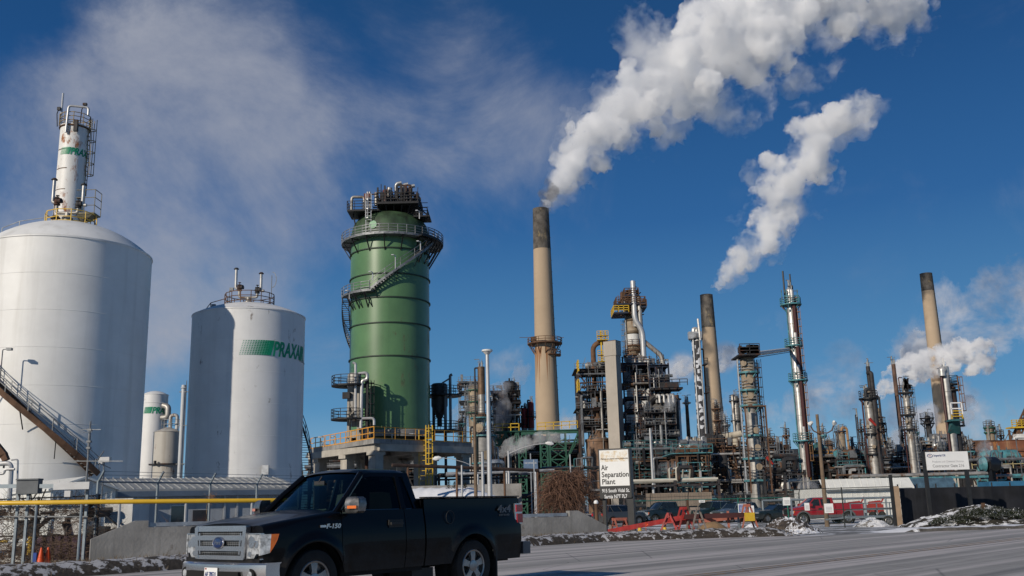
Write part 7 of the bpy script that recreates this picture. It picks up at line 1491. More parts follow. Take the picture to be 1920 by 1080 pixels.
sign_text(CB, '915 South Vidal St.', sx0+.06, zm-.30, .24, LWHITE, maxw=wS*.94, y=-.012, bold=.004); sign_text(CB, 'Sarnia N7T 7L7', sx0+.16, zm-.58, .24, LWHITE, maxw=wS*.78, y=-.012, bold=.004)
m = MB(); m.bx(sx0+.02, sx0+.16, .2, .5, 0, zb); m.build('post', BLK, T); m = MB(); m.bx(sx1-.18, sx1+.12, .1, .6, 0, zb); m.build('post', BLK, T)
# contractor gate sign on two posts
S = Spot(1775, 880, 52, -.25); T = thing('gate_sign', 'white contractor gate sign on two dark posts', 'sign', S.loc, R(4))
a0, a1 = S.x(1735, 865), S.x(1817, 865); zt, zb = S.z(847), S.z(881)
m = MB(); m.bx(a0, a1, -.04, 0, zb, zt); PN = m.build('panel', SIGNW, T); GT = M('grey_sign_lettering', (.32, .32, .33), .6); h = zt-zb
sign_text(PN, 'Imperial Oil', a0+.42, zt-.24, .17, M('navy_lettering', (.03, .06, .2), .6), y=-.05, maxw=.62); sign_text(PN, 'Products and Chemical Division', a0+.3, zt-.55, .15, M('faded_lettering', (.55, .55, .56), .6), y=-.05, maxw=1.7); sign_text(PN, 'Contractor Gate 216', a0+.3, zt-.80, .22, GT, y=-.05, maxw=1.7)
m = MB()
for k in range(20): p, q = 2*pi*k/20, 2*pi*(k+1)/20; m.beam((a0+.22+.14*cos(p), -.05, zt-.19+.085*sin(p)), (a0+.22+.14*cos(q), -.05, zt-.19+.085*sin(q)), .02)
m.build('oval_ring', M('navy_lettering', (.03, .06, .2), .6), PN); sign_text(PN, 'Esso', a0+.22, zt-.215, .07, REDP, y=-.05, align='CENTER')
for px in (1737, 1817): x = S.x(px, 900); m = MB(); m.bx(x-.09, x+.09, .0, .14, 0, zt+.05); m.build('post', BLK, T)
# parked-lot chain fence with green top rail
a = at(1192, 975, 55); b = at(1480, 975, 58); fence(a, b, 1.95, 'chain-link fence with green top rail in front of the parked vehicles', WIREGR, FPG, 3.0, False, (1.0,), pr=.035, z0=.0)
c = at(1690, 975, 56); fence(b, c, 2.4, 'dark thin-post chain-link fence in front of the red pickup and white shed', WIREGR, FPB, 2.6, False, (1.0, .5), pr=.03)
a = at(1150, 955, 98); b = at(1500, 950, 100); fence(a, b, 2.4, 'barbed-wire fence behind the parked vehicles', WIREG, FPB, 3.5, True, (1.0,), pr=.035)
# silver guard rail behind the red pickup
a = at(1430, 945, 84); b = at(1700, 945, 84); T = thing('pipe_fence', 'low pale double pipe rail behind the red pickup', 'fence', (a.x, a.y, GZ)); m = MB()
for z in (.9, 1.8): m.cyl((0, 0, z), (b.x-a.x, 0, z), .09, n=8)
m.build('rail', FP, T)
for i in range(8): m = MB(); m.vcyl(((b.x-a.x)*i/7, 0), .08, 0, 1.8, 8); m.build('post', FP, T)
# signs wired to the fences
for px, py, Y, w, h, mt, lab in ((1392, 953, 56.6, .48, .50, 'bw', 'blue-and-white notice on the green-topped fence'), (1409, 954.5, 56.6, .28, .38, 'w', 'small white notice just right of the blue-and-white one'), (1475, 940, 57.6, .42, .45, 'w', 'white notice high on the fence left of the red pickup'), (1513, 950, 57, .28, .42, 'w', 'narrow white notice hanging before the red pickup windscreen'), (1554, 953, 56.5, .5, .52, 'w', 'broad white notice before the red pickup cab'), (1316, 939.5, 82, .5, .24, 'w', 'small white board above the dark SUV')):
    if not w or mt == '': continue
    p = at(px, py, Y-.15); T = thing('fence_notice', lab, 'sign', (p.x, p.y, p.z-h/2), 0, 'notices on the fences'); m = MB(); m.bx(-w/2, w/2, -.02, .01, 0, h); PN = m.build('board', SIGNW, T)
    if mt == 'bw': m = MB(); m.bx(-w*.42, w*.42, -.024, -.02, h*.08, h*.92); m.build('blue_field', M('notice_blue', (.02, .08, .3), .5), PN); sign_text(PN, 'NOTICE', 0, h*.72, .09, LWHITE, y=-.03, align='CENTER', maxw=w*.7)
    m = MB()
    for k in range(4): m.bx(-w*.34, w*.34, -.032, -.022, h*(.18+.14*k), h*(.22+.14*k))
    m.build('text_line', LWHITE if mt == 'bw' else GT, PN)
# white shed and blue-grey shed behind
def shed(x0, x1, yt, ye, yb, Y, label, wm, rm, skew=0, name='shed', d=10):
    a = at(x0, yb, Y); b = at(x1, yb, Y); T = thing(name, label, 'building', (a.x, a.y, GZ)); L_ = b.x-a.x; he = at((x0+x1)/2, ye, Y).z-GZ; ht = at((x0+x1)/2, yt, Y+1.0).z-GZ
    m = MB(); m.bx(0, L_, 0, d, 0, he)
    for i in range(int(L_/.5)): m.bx(i*.5, i*.5+.06, -.03, 0, 0, he-.02)
    m.build('wall', wm, T); m = MB(); m.add([(-.2, -.3, he), (L_+.2, -.3, he), (L_+.2-skew, .7, ht), (-.2+skew*.2, .7, ht), (L_+.2-skew, d, ht), (-.2, d, ht)], [(0, 1, 2, 3), (3, 2, 4, 5)])
    m.add([(-.2, -.31, he-.2), (L_+.2, -.31, he-.2), (L_+.2, -.31, he), (-.2, -.31, he)], [(0, 1, 2, 3)])
    for i in range(int(L_/.6)): f = i*.6/L_; xx = (-.2+skew*.2)+(L_+.4-skew*1.2)*f; m.add([(i*.6-.2, -.3, he+.01), (i*.6-.12, -.3, he+.05), (xx+.08, .7, ht+.03), (xx, .7, ht+.01)], [(0, 1, 2, 3)])
    m.build('roof', rm, T); return T, L_, he
T, L_, he = shed(1549, 1713, 897, 914, 960, 92, 'white ribbed shed with sloping white roof behind the red pickup', CORR, CORR)
m = MB(); m.bx(8.2, 10.4, -.06, -.03, .1, 2.0); m.build('roller_door', LIGHTG, T); m = MB(); m.bx(0, L_, -.36, -.3, he-.28, he-.1); m.build('gutter', STEEL, T)
shed(1711, 1795, 896, 913, 960, 94, 'blue-grey ribbed shed with orange gable trim right of the white shed', M('blue_ribbed_wall', (.06, .13, .2), .6, .1, .2, 1), M('blue_ribbed_roof', (.07, .13, .18), .6, .1, .35, 1.2), name='shed')
S = Spot(1895, 908, 96); T = thing('shipping_container', 'blue ribbed container behind the black screen fence at the right edge', 'container', (S.X, S.Y, GZ)); w = S.x(1935, 908); m = MB(); zt = S.z(902); m.bx(-w*1.0, w*1.6, 0, 2.4, 0, zt)
for i in range(14): x = -w+.2+i*.5; m.bx(x, x+.2, -.05, 0, .2, zt-.4)
m.build('container', M('container_blue', (.03, .13, .24), .5, 0, .15, 1), T)
# beige precast wall behind the parked vehicles
S = Spot(1265, 935, 104); T = thing('masonry_wall', 'long beige-brown panelled wall low behind the parked pickups', 'wall', (S.X, S.Y, GZ)); m = MB(); x0_, x1_ = S.x(1212, 935), S.x(1335, 935); m.bx(x0_, x1_, 0, .4, 0, S.z(924))
for i in range(24): x = x0_+(x1_-x0_)*i/24; m.bx(x, x+.05, -.03, 0, .1, S.z(924)-.1)
m.build('wall', M('beige_wall', (.25, .2, .155), .85, 0, .12, 1.5, .3), T)
# black screen fence with wooden end post
a = at(1693, 980, 55); b = at(1935, 972, 57); k = at(1700, 980, 52)
T = thing('screen_fence', 'long black fabric-screened fence on the right', 'fence', (a.x, a.y, GZ), atan2(b.y-a.y, b.x-a.x)); L_ = (b-a).length*1.6; h = at(1800, 914, 56).z-GZ
m = MB(); n = 150; vs = []
for i in range(n+1):
    x = L_*i/n
    for j in range(4): vs.append((x, .05*sin(x*3.1)+.04*mn.noise(Vector((x*1.5, j, 0))), .0+h*j/3))
m.add(vs, [(i*4+j, i*4+4+j, i*4+5+j, i*4+1+j) for i in range(n) for j in range(3)], True); m.build('screen', M('black_fence_fabric', (.010, .011, .015), .85, 0, .5, .9, .7, (.035, .035, .04)), T)
for i in range(12): m = MB(); m.vcyl((L_*i/11, .12), .04, 0, h+.25, 8); m.build('post', FPB, T)
m = MB(); m.cyl((0, .1, h), (L_, .1, h), .03, n=6); m.build('top_rail', FPB, T)
S = Spot(1683, 945, 54); T = thing('timber_post', 'square tan timber post at the left end of the black screen fence', 'post', S.loc); m = MB(); m.bx(-.16, .12, -.12, .12, 0, S.z(912)); m.build('post', M('tan_timber', (.34, .24, .16), .85, 0, .15, 2, .4), T); m = MB(); m.bx(-.3, -.17, -.1, .1, 0, S.z(890)); m.build('steel_upright', BLK, T)
# steel tag post in the juniper bed
S = Spot(1845, 960, 50, -.1); T = thing('marker_post', 'short rusty post with pale tag in the juniper bed under the gate sign', 'post', S.loc); m = MB(); m.bx(-.07, .07, -.07, .07, 0, S.z(943)); m.build('post', BROWN, T); m = MB(); m.bx(-.1, .06, -.1, -.07, S.z(961), S.z(956)); m.build('tag', LIGHTG, T)
# mounds
def mound(px0, px1, ytop, Y, label, mat, name, cat, d=3.0, rough=.2, seed=0, base=GZ, flat=1.5, yb=985, peak=.5):
    S = Spot((px0+px1)/2, yb, Y, base); w = (S.x(px1, yb)-S.x(px0, yb))/2; h = S.z(ytop); n = 56; m = MB(); vs = []
    for i in range(n+1):
        for j in range(n+1):
            u, v = -1+2*i/n, -1+2*j/n; q = hypot((u-(peak-.5)*2*(1-abs(u))), v); f = max(0, 1-q**flat); z = h*f+rough*f**.3*(mn.noise(Vector((u*w*1.3+seed, v*d*1.3, seed)))*.8+mn.noise(Vector((u*w*4, v*d*4, seed)))*.45 + mn.noise(Vector((u*w*11, v*d*11, seed)))*.2)*(1 if f > 0 else 0)
            vs.append((u*w, v*d, max(-.05, z) if f > 0 else -.05))
    m.add(vs, [(i*(n+1)+j, (i+1)*(n+1)+j, (i+1)*(n+1)+j+1, i*(n+1)+j+1) for i in range(n) for j in range(n)], rough < .1); o = m.build(name, mat); return tag(o, label, cat, None, None, S.loc), S
mound(1300, 1374, 976, 50, 'smooth brown sand pile between the red sawhorses', M('damp_sand', (.27, .17, .085), .9, 0, .15, 2, bump=.3, bs=12), 'sand_pile', 'sand pile', 1.6, .05, 1, -.25, 1.6, 1000)
mound(1425, 1545, 968, 43, 'dark earth heap dusted with snow at the road edge', snow_mix('earth_and_snow', (.028, .022, .018), (.08, .065, .055), .56, 1.1, 1), 'earth_heap', 'earth heap', 2.2, .35, 3, -.1, 1.1, 1002, .42)
mound(1385, 1440, 982, 47, 'white snow heap behind the red sawhorse, left of the earth heap', SNOW, 'snow_heap', 'snow heap', 1.6, .2, 5, -.25, 1.2, 1000)
mound(1600, 1668, 970, 58, 'grey dirty snow heap by the gate, left of the timber post', snow_mix('dirty_snow', (.15, .13, .11), (.3, .28, .26), .7, .8), 'snow_heap', 'snow heap', 2.5, .2, 6, GZ, 1.3, 985)
mound(1690, 1990, 946, 51.5, 'snowy mound under the contractor gate sign', snow_mix('mound_soil_snow', (.022, .02, .014), (.05, .043, .03), .36, 1.5), 'planted_mound', 'mound', 3.0, .2, 9, -.15, 1.2, 985, .5)
# snow bank on the wall behind the truck bed
a = at(742, 930, 70); b = at(925, 926, 70); T = thing('retaining_wall', 'low dark ledge with snow heaped along it behind the black pickup bed', 'wall', (a.x, a.y, GZ)); L_ = b.x-a.x; z = at(830, 915, 70).z-GZ
m = MB(); m.bx(-3, L_+2, 3, 5, 0, z+.25); m.build('wall', CONCG, T)
m = MB(); vs = []; n = 60
for i in range(n+1):
    x = L_*i/n+.5; e = min(1, i/6, (n-i)/20)
    for j in range(6): y = -1+j*.8; f = sin(pi*j/5)**.6; vs.append((x, y, z-.75+.8*f*e+.12*mn.noise(Vector((x*2, y*2, 1)))))
m.add(vs, [(i*6+j, i*6+6+j, i*6+7+j, i*6+1+j) for i in range(n) for j in range(5)], True); m.build('snow_cover', SNOW, T)
for px, hh in ((842, .62), (853, .5), (873, .4)):
    p = at(px, 927, 69); T = thing('small_conifer', {842: 'tallest tiny conifer poking from the snow bank behind the truck bed', 853: 'middle tiny conifer poking from the snow bank', 873: 'smallest, rightmost tiny conifer poking from the snow bank'}[px], 'shrub', (p.x, p.y, z+GZ-.1), 0, 'small conifers in the snow bank')
    rnd = random.Random(px); m = MB()
    for i in range(240): f = rnd.random(); a_ = rnd.uniform(0, 6.3); r_ = .28*(1-f)*rnd.random(); q = Vector((r_*cos(a_), r_*sin(a_), f*hh)); m.add([q, q+Vector((.03, 0, .01)), q+Vector((cos(a_)*.09, sin(a_)*.09, .04))], [(0, 1, 2)])
    m.build('foliage', M('conifer_green', (.02, .03, .015), .9, 0, .3, 8), T); m = MB(); m.vcyl((0, 0), .02, 0, hh*.8, 5); m.build('trunk', VINE, T)
# junipers on the mound: low spreading foliage
Sx = Spot(1830, 985, 51.2, -.15)
for i, (px, py, w, hh) in enumerate(((1775, 970, 2.4, .42), (1812, 958, 2.2, .5), (1848, 964, 2.6, .5), (1886, 966, 2.4, .45), (1918, 970, 2.0, .4))):
    p = at(px, py, 50.2); labs = ['leftmost low juniper on the snowy mound', 'juniper just left of the right sign post', 'widest juniper beside the marker post', 'juniper right of the marker post on the mound slope', 'rightmost low juniper at the picture edge']
    T = thing('juniper_shrub', labs[i], 'shrub', (p.x, p.y-.6, -.15+[.1, .35, .4, .3, .1][i]), 0, 'junipers on the mound'); rnd = random.Random(40+i); m = MB(); k = [0, 1]
    for q_ in range(3600):
        a_ = rnd.uniform(0, 6.3); r_ = sqrt(rnd.random())*w/2; h_ = hh*(1-(2*r_/w)**2)*rnd.uniform(.5, 1.05); q = Vector((r_*cos(a_), r_*sin(a_)*.7, h_+.08*mn.noise(Vector((r_*cos(a_)*4, r_*sin(a_)*4, i))))); d = Vector((rnd.uniform(-1, 1), rnd.uniform(-1, 1), rnd.uniform(0, .8))).normalized()*.10
        m.k = 1 if rnd.random() < .10 else 0; m.add([q, q+Vector((d.y, -d.x, 0))*.35, q+d], [(0, 1, 2)])
    m.build('foliage', [M('juniper_green', (.035, .045, .02), .9, 0, .4, 4), SNOW], T)
# red sawhorse barriers
def sawhorse(p, rz, label, mat, h=1.0, L_=.9):
    T = thing('sawhorse', label, 'barrier', p, rz, 'red sawhorse barriers')
    m = MB()
    for sx in (-L_/2, L_/2):
        for sy in (-1, 1): m.beam((sx, sy*.36, 0), (sx, sy*.05, h), .07, .03)
    m.build('leg', mat, T); m = MB()
    for sx in (-L_/2, L_/2): m.beam((sx, -.2, h*.5), (sx, .2, h*.5), .09, .03)
    m.beam((-L_/2-.1, 0, h), (L_/2+.1, 0, h), .09, .12); m.build('crosspiece', mat, T); return T
REDB = M('barrier_red_paint', (.33, .025, .022), .5, 0, .25, 3, .3, (.5, .3, .25), .0); FADE = M('faded_red_wood', (.38, .12, .08), .8, 0, .2, 3, .5, (.3, .2, .16)); GREYW = M('grey_wood', (.25, .21, .18), .9, 0, .2, 3)
base_z = -.05
spots = [(1163, 1003, 43.5, 20, 'low faded sawhorse foot at the left end of the long red barrier boards', FADE, .55), (1257, 1001, 43.0, 70, 'bright red sawhorse, left of the pair beneath the red boards', REDB, .72), (1284, 1001, 43, 100, 'bright red sawhorse, right of the pair beneath the red boards', REDB, .95), (1306, 1001, 42.6, 110, 'bare grey wooden sawhorse just left of the sand pile', GREYW, .92), (1404, 1000, 42.8, 95, 'faded red sawhorse with yellow plate, right of the sand pile', FADE, 1.0)]
for px, py, Y, rz, lab, mt, h in spots:
    p = at(px, py, Y); T = sawhorse((p.x, p.y, .12), R(rz), lab, mt, h, .5)
    if px == 1404: m = MB(); m.bx(-.3, -.26, -.22, .22, h*.35, h*.7); m.build('yellow_plate', YEL, T)
for (ax, ay, bx_, by, Y, lab, mt) in ((1140, 997, 1292, 968, 42.9, 'long red board sloping down to the left on the sawhorses', REDB), (1283, 969, 1408, 965, 42.6, 'dark maroon board level on the two right sawhorses', MAROON), (1265, 981, 1402, 967, 43.3, 'rear worn red board behind the sand pile', FADE)):
    a = at(ax, ay, Y); b = at(bx_, by, Y); T = thing('barrier_board', lab, 'barrier', tuple(a), 0, 'barrier boards'); m = MB(); m.beam((0, 0, 0), tuple(b-a), .05, .2); m.build('board', mt, T)
for px, yt, yb, lab, mt, w in ((1144, 984, 1004, 'short grey stake at the parapet end', GREYW, .05), (1366, 958, 1001, 'pink-brown wooden stake in front of the sand pile', FADE, .045), (1385, 962, 1000, 'grey steel stake right of the sand pile', FP, .04), (1290, 937, 985, 'rusty steel post left of the dark SUV', BROWN, .06), (1485, 938, 985, 'thin grey post before the red pickup front wheel', FP, .04)):
    S = Spot(px, (yt+yb)/2, 43 if yb > 990 else 56, 0 if yb > 990 else GZ); T = thing('stake', lab, 'stake', S.loc, 0, 'stakes along the verge'); m = MB(); m.bx(-w, w, -w, w, 0, S.z(yt)); m.build('stake', mt, T)
for px, py, col, lab in ((1211, 991, 'o', 'tiny orange flag marker on the verge'), (1200, 1001, 'y', 'yellow marker block left of the orange flag'), (1247, 1000, 'y', 'yellow marker block under the red sawhorse')):
    p = at(px, py, 42.5); T = thing('survey_marker', lab, 'marker', (p.x, p.y, .15), 0, 'survey markers'); m = MB()
    if col == 'o': m.vcyl((0, 0), .01, 0, .38, 5); m.add([(0, 0, .38), (.12, .02, .30), (0, 0, .2), (.06, .04, .3)], [(0, 1, 3), (1, 2, 3)]); m.build('flag', M('cone_orange', (.7, .08, .01), .5), T)
    else: m.lathe([(.09, 0), (.08, .12), (.05, .16), (.001, .16)], n=10); m.build('block', YEL, T)
# slim poles, rusty overhead line and lamps before the plant
lamp_pole(954, 845, 925, 78, 'grey cobra-head lamp on a curved arm left of the weeping tree', 3.0, LIGHTG, .10, 'street lamps')
lamp_pole(894, 870, 925, 72, 'cobra-head lamp reaching left below the concrete deck', -2.6, LIGHTG, .05, 'street lamps')
for px, yt, mt, r_, lab in ((905, 847, LIGHTG, .11, 'white steel post with rusty cap right of the concrete deck'), (891, 782, WOOD, .11, 'weathered wooden pole right of the concrete deck'), (866, 872, LIGHTG, .07, 'short white post below the end of the concrete deck'), (1029, 905, BROWN, .09, 'thin brown post in front of the weeping tree'), (1002, 862, GALV, .05, 'slim grey pole left of the weeping tree'), (1222, 803, LIGHTG, .14, 'tall grey mast with floodlight bar in front of the reactor block'), (1070, 852, LIGHTG, .05, 'grey pole rising out of the weeping tree')):
    lamp_pole(px, yt, 925, 64 if px != 1222 else 110, lab, 0, mt, r_, 'upright posts before the plant', head=False)
S = Spot(1118, 952, 47); T = thing('bollard', 'brown bollard with white cap beside the weeping tree', 'bollard', S.loc, 0); m = MB(); m.vcyl((0, 0), .09, 0, S.z(944), 12); m.build('post', BROWN, T); m = MB(); m.sphere((0, 0, S.z(942)), .11, 8); m.build('cap', SIGNW, T)
a = at(735, 872, 66); b = at(1010, 882, 72); T = thing('overhead_pipe', 'rusty brown overhead pipe crossing behind the black pickup roof', 'pipe', tuple(a)); q = b-a; m = MB(); m.cyl((0, 0, 0), tuple(q), .12, n=10); m.build('pipe', M('dark_rusty_pipe', (.05, .03, .022), .8, 0, .5, 1.5), T)
for f in (.1, .42, .75, .99): k = q*f; m = MB(); m.vcyl((k.x, k.y), .08, GZ-a.z, k.z-.1, 8); m.build('support_post', BROWN, T)
a = at(860, 889, 90); b = at(1040, 881, 90); T = thing('overhead_pipe', 'thin grey rail below the rusty overhead pipe', 'pipe', tuple(a)); q = b-a; m = MB(); m.cyl((0, 0, 0), tuple(q), .12, n=8); m.build('pipe', GALV, T)
for f in (.2, .5, .8): k = q*f; m = MB(); m.vcyl((k.x, k.y), .1, GZ-a.z, k.z, 8); m.build('support_post', GALV, T)
p = at(995, 870, 76); T = thing('warning_sign', 'small blue-grey notice hanging under the overhead pipe left of the weeping tree', 'sign', (p.x, p.y, p.z-.4)); m = MB(); m.bx(-.55, .55, -.03, 0, 0, .75); PN = m.build('board', M('blue_grey_sign', (.10, .16, .26), .6, 0, .2, 4), T); sign_text(PN, 'NO SMOKING', 0, .42, .17, LWHITE, y=-.04, align='CENTER', maxw=.9)
m = MB(); m.bx(-.04, .04, .0, .04, -p.z+.4+GZ, 1.2); m.build('post', GALV, T)
# lamps on the wooden pole
p = at(1541, 812, 66)
for sx, lab in ((-1, 'left curled lamp on the wooden pole'), (1, 'right curled lamp on the wooden pole')):
    T = thing('pole_lamp', lab, 'lamp', (p.x, p.y-.2, p.z), 0, 'lamps on the wooden pole'); m = MB(); m.tube([(0, 0, 0), (sx*.3, 0, -.02), (sx*.62, 0, .15), (sx*.78, 0, .5)], .045, 6); m.build('arm', BROWN, T); m = MB(); m.tube([(sx*.78, 0, .5), (sx*.82, -.1, .62), (sx*.72, -.3, .72)], [.10, .17, .08], 8); m.build('lamp_head', LAMPG, T)
# flat trailer behind the dark fence
p = at(1655, 968, 64); T = thing('flatbed_trailer', 'low grey utility trailer with railed sides behind the fence near the timber post', 'trailer', (p.x, p.y, GZ)); m = MB(); m.bx(-2.0, 2.2, 0, 1.8, .55, .68); m.rail([(-2, 0, .68), (2.2, 0, .68)], .8, .06, .8); m.beam((-2, .9, .6), (-3.4, .9, .5), .1); m.build('deck', FP, T)
for y in (.05, 1.75): wheel(T, .3, y if y > 1 else -.05, .33, .2)
# red machines beside the white shed
for px, lab in ((1602, 'small red machine by the white shed, left'), (1640, 'small red machine by the white shed, right')):
    p = at(px, 945, 86); T = thing('red_machine', lab, 'machinery', (p.x, p.y, GZ), 0, 'small red machines'); m = MB(); m.box((0, 0, .9), (1.2, .8, .7)); m.cyl((-.5, 0, 1.25), (.5, 0, 1.35), .25, n=12); m.beam((.3, 0, 1), (.9, 0, 1.9), .1); m.build('body', REDP, T); m = MB()
    for x in (-.4, .4): m.cyl((x, -.45, .35), (x, -.3, .35), .33, n=14)
    m.build('wheel', TYRE, T)
# ================================================================ steam and smoke: billowing volumes
def steam_mat(name, dens, col=(.97, .97, .98), aniso=.25, wisp=0.0, ws=.08, soft=.16, det=4, step=1.0):
    m = bpy.data.materials.new(name); m.use_nodes = True; t = m.node_tree; N = t.nodes; L = t.links
    for n in list(N): N.remove(n)
    o = N.new('ShaderNodeOutputMaterial'); v = N.new('ShaderNodeVolumePrincipled'); v.inputs['Color'].default_value = (*col, 1); v.inputs['Density'].default_value = dens; v.inputs['Anisotropy'].default_value = aniso
    m.cycles.volume_step_rate = step
    if wisp > 0:
        tcn = N.new('ShaderNodeTexCoord'); n = N.new('ShaderNodeTexNoise'); n.inputs['Scale'].default_value = ws; n.inputs['Detail'].default_value = det; n.inputs['Roughness'].default_value = .6; L.new(tcn.outputs['Object'], n.inputs[0])
        r = N.new('ShaderNodeMapRange'); r.inputs[1].default_value = wisp; r.inputs[2].default_value = wisp+soft; r.inputs[4].default_value = dens; L.new(n.outputs[0], r.inputs[0]); L.new(r.outputs[0], v.inputs['Density'])
    L.new(v.outputs[0], o.inputs[1]); return m
def plume(name, label, path, Y, mat, seed=1, vox=1.2, amp=.45, cat='steam plume', group=None, per=7, jitter=.75, dY=0.0, size=(.35, .75), fringe=None, noise_s=(1.0, .42, .19, .085)):
    """union of puffs along a path given on the picture, roughened by three octaves of noise"""
    rnd = random.Random(seed); bm = bmesh.new(); C0 = at(path[0][0], path[0][1], Y); n = len(path); pr = []
    for i in range(n-1):
        (x0, y0, r0_), (x1, y1, r1_) = path[i], path[i+1]; L_ = hypot(x1-x0, y1-y0); k = max(1, int(L_/(.45*(r0_+r1_)/2)))
        for j in range(k):
            f = j/k; r = r0_+(r1_-r0_)*f; Yc = Y+dY*((i+f)/(n-1)); c = at(x0+(x1-x0)*f, y0+(y1-y0)*f, Yc); R_ = r*Yc/FPX
            pr.append((c, R_*.62))
            for q in range(per):
                d = Vector((rnd.gauss(0, 1), rnd.gauss(0, 1), rnd.gauss(0, 1))).normalized()*R_*jitter*rnd.random()**.4; pr.append((c+d, R_*rnd.uniform(*size)))
    for c, rr in pr: bmesh.ops.create_icosphere(bm, subdivisions=2, radius=rr, matrix=Matrix.Translation(c-C0))
    me = bpy.data.meshes.new(name+'_puffs'); bm.to_mesh(me); bm.free(); tmp = bpy.data.objects.new('puffs', me); COL.objects.link(tmp)
    md = tmp.modifiers.new('remesh', 'REMESH'); md.mode = 'VOXEL'; md.voxel_size = vox
    dg = bpy.context.evaluated_depsgraph_get(); ev = tmp.evaluated_get(dg); m2 = bpy.data.meshes.new_from_object(ev); bpy.data.objects.remove(tmp)
    rad = sum(r for _, r in pr)/len(pr)
    vs = [v.co.copy() for v in m2.vertices]; ns = [v.normal.copy() for v in m2.vertices]; o1 = Vector((seed*3.1, 5, 9)); co = []
    for p, nn in zip(vs, ns):
        d = 0
        for s_, a_ in zip(noise_s, (1, .55, .32, .2)): q = p/(rad*s_)+o1; d += a_*(1-2*abs(mn.noise(q)))
        p = p+nn*(d-.75)*amp*rad; co += [p.x, p.y, p.z]
    m2.vertices.foreach_set('co', co); m2.materials.clear(); m2.materials.append(mat); m2.name = name; m2.update()
    o = bpy.data.objects.new(name, m2); COL.objects.link(o); tag(o, label, cat, group, None, tuple(C0))
    if fringe:
        w = plume('wispy_fringe', None, [(x+5, y+6, r*1.3) for x, y, r in path], Y, fringe, seed+50, vox*1.6, amp, None, None, per, jitter, dY, (.2, .5)); w.parent = o; w.location = (0, 0, 0)+0*Vector((0, 0, 0)) if False else at(path[0][0]+5, path[0][1]+6, Y)-C0
    return o
ST1 = steam_mat('white_steam', .42, (1, 1, 1), .0, .45, .075, .15, 8, .10); ST2 = steam_mat('white_steam_mid', .40, (1, 1, 1), 0, .45, .085, .15, 8, .10); ST3 = steam_mat('white_steam_small', .6, (1, 1, 1), 0, .44, .2, .15, 6, .2)
FR = steam_mat('torn_vapour', .10, (1, 1, 1), .1, .50, .06, .16, 7, .15)
OCT = (1.0, .42, .19, .085)
plume('steam_plume', 'huge white steam plume streaming up right from the tallest chimney', [(1026, 376, 10), (1048, 345, 20), (1082, 298, 42), (1120, 250, 62), (1165, 210, 76), (1215, 175, 78), (1262, 130, 96), (1320, 85, 112), (1385, 50, 125), (1450, 10, 105), (1530, -20, 100), (1610, -10, 80), (1680, 20, 55), (1740, 0, 40)], 320, ST1, 3, .95, .52, dY=150, fringe=FR, per=9, jitter=.95, size=(.14, .42))
plume('steam_plume', 'white steam plume in separate puffs from the middle chimney', [(1345, 535, 10), (1368, 505, 21), (1395, 470, 34), (1430, 430, 50), (1460, 385, 56), (1455, 335, 52), (1492, 330, 34), (1520, 300, 50), (1525, 250, 56), (1560, 235, 34), (1605, 210, 46), (1640, 192, 28)], 400, ST2, 5, 1.0, .6, dY=-30, fringe=FR, per=9, jitter=.95, size=(.14, .42))
plume('steam_plume', 'white steam roll blowing right in front of the rightmost chimney', [(1644, 742, 7), (1660, 722, 15), (1688, 698, 22), (1725, 680, 27), (1765, 676, 30), (1800, 662, 36), (1832, 666, 34), (1864, 680, 20)], 425, ST3, 8, .8, .6, per=9, jitter=1.0, size=(.2, .5))
plume('steam_plume', 'soft white steam column rising behind and left of the rightmost chimney', [(1712, 695, 22), (1716, 660, 30), (1728, 630, 26)], 500, ST2, 9, 1.2, .6, per=8, jitter=1.0, size=(.2, .5))
plume('steam_plume', 'low white steam bank between the tall rusty flue and the rightmost chimney', [(1668, 850, 12), (1695, 820, 20), (1730, 775, 24), (1735, 800, 22)], 420, steam_mat('grey_steam', .09, (.97, .97, 1), 0), 10, 1.2, .6, per=8, jitter=1.0, size=(.2, .5))
plume('steam_plume', 'small bright steam puff trailing right from the grimy cylinder', [(1252, 715, 5), (1262, 700, 9), (1285, 684, 13), (1300, 680, 9)], 330, ST3, 11, .8, .6, per=8, jitter=1.0)
plume('steam_plume', 'small lone steam puff right of the middle chimney', [(1352, 690, 8), (1362, 668, 14), (1372, 655, 8)], 430, ST2, 12, .9, .6, per=8, jitter=1.0)
plume('steam_plume', 'white steam rolling right over the yellow rail of the green bridge', [(1046, 803, 7), (1060, 795, 9), (1078, 790, 10), (1092, 783, 7)], 235, ST3, 13, .6, .6, per=8, jitter=1.0)
W1 = steam_mat('thin_grey_smoke', .24, (.9, .9, .93), .1, .42, .22); W2 = steam_mat('cream_steam', .5, (1, .99, .96), .1, .40, .45); W3 = steam_mat('thin_white_vapour', .4, (1, 1, 1), .1, .42, .35)
plume('smoke_wisp', 'thin grey smoke drifting behind the dark hopper vessel and slim flue', [(862, 800, 16), (872, 770, 22), (880, 740, 16), (875, 715, 9)], 232, W1, 21, .9, .4, 'smoke', per=6, jitter=1.0)
plume('smoke_wisp', 'grey vapour hanging between the slim flue and the black process block', [(925, 800, 16), (938, 770, 22), (935, 740, 18), (952, 720, 10)], 226, W1, 22, .9, .4, 'smoke', per=6, jitter=1.0)
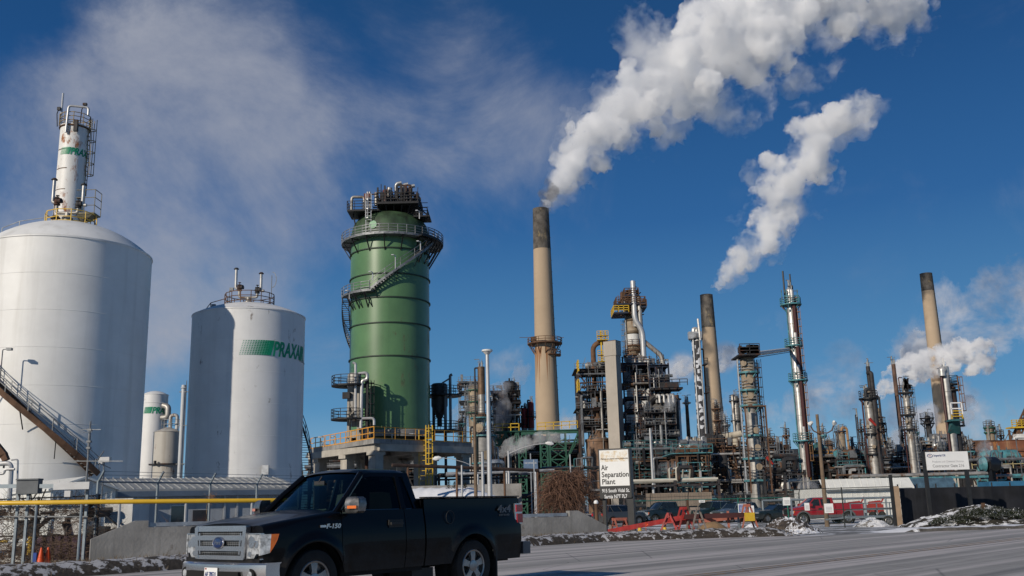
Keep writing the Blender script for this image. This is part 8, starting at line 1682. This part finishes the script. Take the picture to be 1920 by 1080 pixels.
plume('smoke_wisp', 'faint dark smoke above the black process block', [(955, 735, 9), (975, 705, 13), (985, 680, 10)], 238, W1, 23, .9, .5, 'smoke', per=6, jitter=1.1)
plume('steam_plume', 'cream steam jet low across the dark process block under the green bridge', [(938, 850, 6), (960, 838, 12), (985, 830, 12), (1010, 822, 9), (1045, 820, 8), (1070, 822, 6)], 183, W2, 24, .4, .6, per=8, jitter=1.1)
plume('smoke_wisp', 'white vapour rising in front of the grimy cylinder beside the reactor', [(1228, 825, 4), (1233, 805, 8), (1245, 790, 11), (1255, 768, 9), (1262, 740, 7)], 198, W3, 25, .5, .5, 'steam', per=7, jitter=1.1)
plume('smoke_wisp', 'white vapour puff above the pipes right of the plant sign', [(1232, 888, 5), (1245, 878, 9), (1262, 872, 8)], 135, W3, 26, .3, .5, 'steam', per=7, jitter=1.1)
plume('smoke_wisp', 'thick pale vapour at the foot of the tallest thin column', [(1506, 935, 10), (1512, 918, 14), (1520, 902, 12)], 118, W3, 27, .4, .5, 'steam', per=7, jitter=1.1)
plume('smoke_wisp', 'thin steam at the foot of the middle chimney', [(1348, 810, 8), (1352, 785, 11), (1350, 765, 8)], 300, W1, 28, .8, .5, 'steam', per=7, jitter=1.1)
plume('smoke_wisp', 'dark smoke curl right of the rightmost chimney', [(1806, 795, 7), (1812, 770, 12), (1818, 748, 12)], 440, W1, 29, 1.0, .5, 'smoke', per=7, jitter=1.1)
plume('smoke_wisp', 'steam slanting down beside the tall rusty flue', [(1706, 872, 5), (1690, 850, 8), (1678, 825, 9), (1680, 800, 8)], 190, W3, 30, .5, .5, 'steam', per=7, jitter=1.1)
plume('smoke_wisp', 'steam patch drifting over the orange-rusted tank', [(1838, 860, 8), (1848, 845, 12), (1842, 828, 7)], 128, W3, 31, .3, .5, 'steam', per=7, jitter=1.1)
plume('smoke_wisp', 'brown-grey smoke right at the mouth of the tallest chimney', [(1021, 388, 10), (1026, 370, 13), (1036, 345, 16)], 322, steam_mat('brownish_smoke', .28, (.4, .38, .37), .1, .38, .2), 32, .9, .4, 'smoke', per=7, jitter=1.0)
